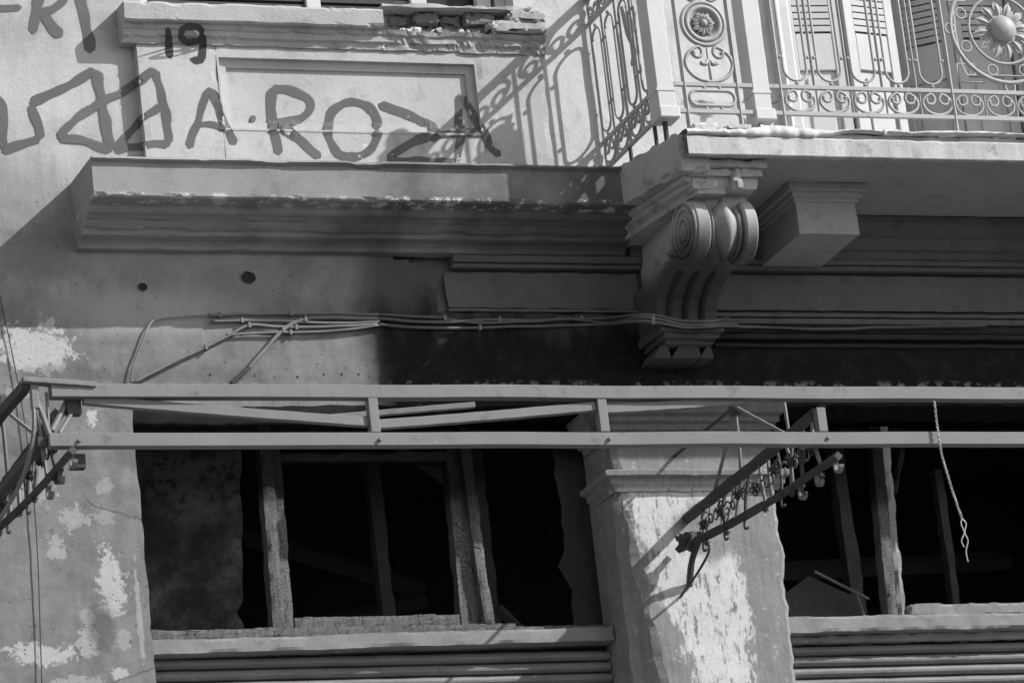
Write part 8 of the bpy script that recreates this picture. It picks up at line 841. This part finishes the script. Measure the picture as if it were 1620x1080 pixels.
('A2',[(-0.1188,-0.0144,8.7918),(-0.1199,-0.0144,8.7919),(-0.1237,-0.0144,8.7924),(-0.1248,-0.0144,8.7926),(-0.1056,-0.0144,8.7724),(-0.1132,-0.0144,8.7732),(-0.1399,-0.0144,8.7759),(-0.1475,-0.0144,8.7766),(-0.1081,-0.0144,8.756),(-0.1161,-0.0144,8.7562),(-0.1442,-0.0144,8.7571),(-0.1521,-0.0144,8.7574),(-0.1106,-0.0144,8.7397),(-0.1185,-0.0144,8.7395),(-0.1465,-0.0144,8.7392),(-0.1544,-0.0144,8.7391),(-0.1136,-0.0144,8.7234),(-0.1211,-0.0144,8.7232),(-0.1475,-0.0144,8.7228),(-0.155,-0.0144,8.7226),(-0.1167,-0.0144,8.7073),(-0.1238,-0.0144,8.7075),(-0.1488,-0.0144,8.7078),(-0.1559,-0.0144,8.7079),(-0.119,-0.0144,8.692),(-0.1262,-0.0144,8.6923),(-0.1515,-0.0144,8.6935),(-0.1586,-0.0144,8.6938),(-0.1198,-0.0144,8.6782),(-0.1276,-0.0144,8.6783),(-0.1555,-0.0144,8.6785),(-0.1633,-0.0144,8.6786),(-0.1189,-0.0144,8.6642),(-0.1277,-0.0144,8.6634),(-0.1589,-0.0144,8.6607),(-0.1677,-0.0144,8.6599),(-0.1171,-0.0144,8.6514),(-0.1265,-0.0144,8.6496),(-0.1598,-0.0144,8.643),(-0.1691,-0.0144,8.6411),(-0.1155,-0.0144,8.6375),(-0.1248,-0.0194,8.6351),(-0.1578,-0.0194,8.6264),(-0.1723,-0.0325,8.6188),(-0.1198,-0.0329,8.6159),(-0.1287,-0.0331,8.6136),(-0.1605,-0.034,8.6057),(-0.1694,-0.0343,8.6035),(-0.1208,-0.0351,8.5963),(-0.1292,-0.0352,8.5952),(-0.1592,-0.0357,8.5913),(-0.1769,-0.0594,8.5808),(-0.1313,-0.0564,8.5679),(-0.1394,-0.0564,8.5681),(-0.1683,-0.0564,8.5688),(-0.1764,-0.0564,8.569),(-0.1346,-0.0514,8.5516),(-0.1427,-0.0514,8.5531),(-0.1715,-0.0514,8.558),(-0.1796,-0.0514,8.5594),(-0.1389,-0.0514,8.5368),(-0.1472,-0.0514,8.5386),(-0.1765,-0.0514,8.545),(-0.1848,-0.0514,8.5469),(-0.1441,-0.0514,8.5225),(-0.1524,-0.0514,8.524),(-0.1816,-0.0514,8.5296),(-0.1899,-0.0514,8.5312),(-0.1502,-0.0514,8.5074),(-0.158,-0.0514,8.5085),(-0.1856,-0.0514,8.5123),(-0.1934,-0.0514,8.5134),(-0.1565,-0.0514,8.4906),(-0.1636,-0.0514,8.4914),(-0.1886,-0.0514,8.4941),(-0.1957,-0.0514,8.4949),(-0.1622,-0.0514,8.4723),(-0.1688,-0.0514,8.4731),(-0.1919,-0.0514,8.476),(-0.1985,-0.0514,8.4768),(-0.1671,-0.0514,8.4534),(-0.1737,-0.0514,8.4545),(-0.1968,-0.0514,8.4586),(-0.2033,-0.0514,8.4597),(-0.188,-0.0514,8.4389),(-0.189,-0.0514,8.4391),(-0.1928,-0.0514,8.4399),(-0.1938,-0.0514,8.4401),(-0.1146,-0.0148,8.785),(-0.1158,-0.0148,8.7844),(-0.1199,-0.0148,8.7823),(-0.121,-0.0148,8.7816),(-0.0927,-0.0198,8.781),(-0.0997,-0.0198,8.7769),(-0.1246,-0.0148,8.7625),(-0.1316,-0.0148,8.7585),(-0.0878,-0.0198,8.7685),(-0.0941,-0.0198,8.7643),(-0.1164,-0.0148,8.7495),(-0.1226,-0.0148,8.7453),(-0.0858,-0.033,8.7496),(-0.0866,-0.0198,8.7509),(-0.1078,-0.0148,8.7366),(-0.1138,-0.0148,8.7325),(-0.0768,-0.0341,8.7345),(-0.0829,-0.0334,8.7309),(-0.1003,-0.0198,8.7222),(-0.1067,-0.0148,8.7182),(-0.0667,-0.0352,8.7176),(-0.0737,-0.0344,8.7139),(-0.0939,-0.0198,8.7055),(-0.1012,-0.0198,8.7015),(-0.0582,-0.0362,8.7015),(-0.0661,-0.0353,8.6977),(-0.0889,-0.0198,8.6892),(-0.097,-0.0198,8.6851),(-0.0506,-0.036,8.6851),(-0.0591,-0.0361,8.6807),(-0.0877,-0.0328,8.6663),(-0.091,-0.0198,8.6671),(-0.0443,-0.0367,8.6684),(-0.0524,-0.0369,8.6636),(-0.0798,-0.0337,8.6481),(-0.0875,-0.0328,8.6437),(-0.0462,-0.0598,8.6436),(-0.0445,-0.0367,8.6478),(-0.0703,-0.0348,8.6307),(-0.0775,-0.034,8.626),(-0.0362,-0.0568,8.6304),(-0.0446,-0.0598,8.6239),(-0.0606,-0.0359,8.6149),(-0.0674,-0.0352,8.6099),(-0.0258,-0.0518,8.6164),(-0.0334,-0.0568,8.6113),(-0.0524,-0.0369,8.601),(-0.0597,-0.036,8.5962),(-0.015,-0.0518,8.5986),(-0.0234,-0.0518,8.5941),(-0.0546,-0.0598,8.5768),(-0.0619,-0.0568,8.5734),(-0.0076,-0.0518,8.5796),(-0.0166,-0.0518,8.5759),(-0.0485,-0.0518,8.5626),(-0.0574,-0.0518,8.5589),(-0.0041,-0.0518,8.5613),(-0.0128,-0.0518,8.558),(-0.0438,-0.0518,8.5465),(-0.0525,-0.0518,8.5433),(-0.0026,-0.0518,8.5452),(-0.0104,-0.0518,8.5419),(-0.038,-0.0518,8.5299),(-0.0458,-0.0518,8.5265),(-0.0003,-0.0518,8.5327),(-0.0069,-0.0518,8.5286),(-0.03,-0.0518,8.5138),(-0.0366,-0.0518,8.5097),(0.0072,-0.0518,8.5206),(0.0017,-0.0518,8.5155),(-0.0177,-0.0518,8.4978),(-0.0232,-0.0518,8.4928),(0.0182,-0.0518,8.5118),(0.0132,-0.0518,8.506),(-0.0044,-0.0518,8.4853),(-0.0093,-0.0518,8.4795),(0.0317,-0.0518,8.5039),(0.0265,-0.0518,8.4976),(0.0082,-0.0518,8.4752),(0.003,-0.0518,8.4689),(0.0315,-0.0518,8.4795),(0.0306,-0.0518,8.4786),(0.0276,-0.0518,8.4751),(0.0268,-0.0518,8.4741),(-0.3081,-0.0522,8.5505),(-0.3077,-0.0522,8.5494),(-0.3063,-0.0522,8.5452),(-0.3059,-0.0522,8.544),(-0.3018,-0.0572,8.5727),(-0.299,-0.0572,8.5657),(-0.2892,-0.0522,8.5406),(-0.2864,-0.0522,8.5336),(-0.2907,-0.0602,8.5764),(-0.2869,-0.0572,8.5711),(-0.2774,-0.0522,8.5484),(-0.2747,-0.0522,8.5419),(-0.2664,-0.0364,8.5916),(-0.2737,-0.0602,8.576),(-0.2659,-0.0522,8.5552),(-0.264,-0.0522,8.549),(-0.2482,-0.0357,8.598),(-0.2475,-0.0365,8.5913),(-0.2521,-0.0522,8.5602),(-0.2511,-0.0522,8.5538),(-0.2272,-0.0351,8.6036),(-0.2274,-0.0359,8.5963),(-0.235,-0.0572,8.5633),(-0.2349,-0.0522,8.5564),(-0.2034,-0.0347,8.6072),(-0.2043,-0.0355,8.5995),(-0.2145,-0.0572,8.5651),(-0.215,-0.0522,8.5578),(-0.1887,-0.0347,8.6071),(-0.19,-0.0356,8.5994),(-0.2018,-0.0572,8.565),(-0.2027,-0.0522,8.5578),(-0.1759,-0.0348,8.6062),(-0.1769,-0.0356,8.5989),(-0.1876,-0.0572,8.5659),(-0.1883,-0.0522,8.559),(-0.1629,-0.0348,8.6061),(-0.1634,-0.0356,8.5992),(-0.1729,-0.0572,8.5675),(-0.1731,-0.0522,8.561),(-0.1482,-0.0346,8.608),(-0.1486,-0.0354,8.6011),(-0.1573,-0.0572,8.5693),(-0.1573,-0.0522,8.5627),(-0.1312,-0.0341,8.6121),(-0.1316,-0.035,8.6046),(-0.1405,-0.0572,8.5706),(-0.1405,-0.0572,8.5635),(-0.1122,-0.0336,8.6168),(-0.1129,-0.0345,8.6085),(-0.1227,-0.0572,8.5714),(-0.1229,-0.0572,8.5634),(-0.0873,-0.0202,8.6255),(-0.0935,-0.0342,8.6114),(-0.1046,-0.0572,8.5719),(-0.1052,-0.0572,8.5634),(-0.0743,-0.0348,8.6207),(-0.0752,-0.0347,8.6121),(-0.0873,-0.0572,8.5726),(-0.0882,-0.0572,8.564),(-0.0585,-0.0366,8.6192),(-0.0594,-0.0365,8.611),(-0.0712,-0.0572,8.5736),(-0.0722,-0.0572,8.5654),(-0.0447,-0.0371,8.6175),(-0.0454,-0.037,8.6099),(-0.0561,-0.0572,8.5749),(-0.0569,-0.0572,8.5673),(-0.0408,-0.0572,8.5924),(-0.0409,-0.0572,8.5912),(-0.0412,-0.0572,8.5872),(-0.0413,-0.0572,8.5861)],[0,1,2,4,5,6,8,9,10,12,13,14,16,17,18,20,21,22,24,25,26,28,29,30,32,33,34,36,37,38,40,41,42,44,45,46,48,49,50,52,53,54,56,57,58,60,61,62,64,65,66,68,69,70,72,73,74,76,77,78,80,81,82,88,89,90,92,93,94,96,97,98,100,101,102,104,105,106,108,109,110,112,113,114,116,117,118,120,121,122,124,125,126,128,129,130,132,133,134,136,137,138,140,141,142,144,145,146,148,149,150,152,153,154,156,157,158,160,161,162,164,165,166,172,173,174,176,177,178,180,181,182,184,185,186,188,189,190,192,193,194,196,197,198,200,201,202,204,205,206,208,209,210,212,213,214,216,217,218,220,221,222,224,225,226,228,229,230,232,233,234,236,237,238]),
]

# ---- sprayed letters: a thin coat lying on wall, pedestal flank, frame and sunk panel
NAMES = dict(dash='painted dash', R='painted letter R, upper left', I='painted letter I', bar='tall painted letter on the left wall', D='painted letter on the corner of the pedestal', nineteen_one='painted figure 1', nineteen_nine='painted figure 9', A='painted letter A', dot='painted dot', R2='painted letter R', O='painted letter O', Z='painted letter Z', A2='painted last letter A')
for (nm, V, Q) in GRAF:
    me = bpy.data.meshes.new('graffiti_letter'); V = [(x, y + (wdisp(x, z, False)[1] - .001 if x < -1.66 and y > -.02 else 0), z) for x, y, z in V]
    me.from_pydata(V, [], [(a, a + 1, a + 5, a + 4) for a in Q]); at_ = me.attributes.new('core', 'FLOAT', 'POINT')
    for k_ in range(len(V)): at_.data[k_].value = 1.0 if k_ % 4 in (1, 2) else 0.0
    me.materials.append(MT['grafdark' if nm.startswith('nineteen') else 'graf']); o = bpy.data.objects.new('graffiti_letter', me); col.objects.link(o); o.parent = B; o['label'] = NAMES[nm]  # the figures take a darker copy of the letter paint
# children are modelled in world coordinates: take each parent Empty's place out of them
for r in (B, BAL, RL, DR, OL, UW, WL, WR, AW, HW): fix(r)
for r in [o for o in bpy.data.objects if o.name.startswith('roller_shutter')]: fix(r)
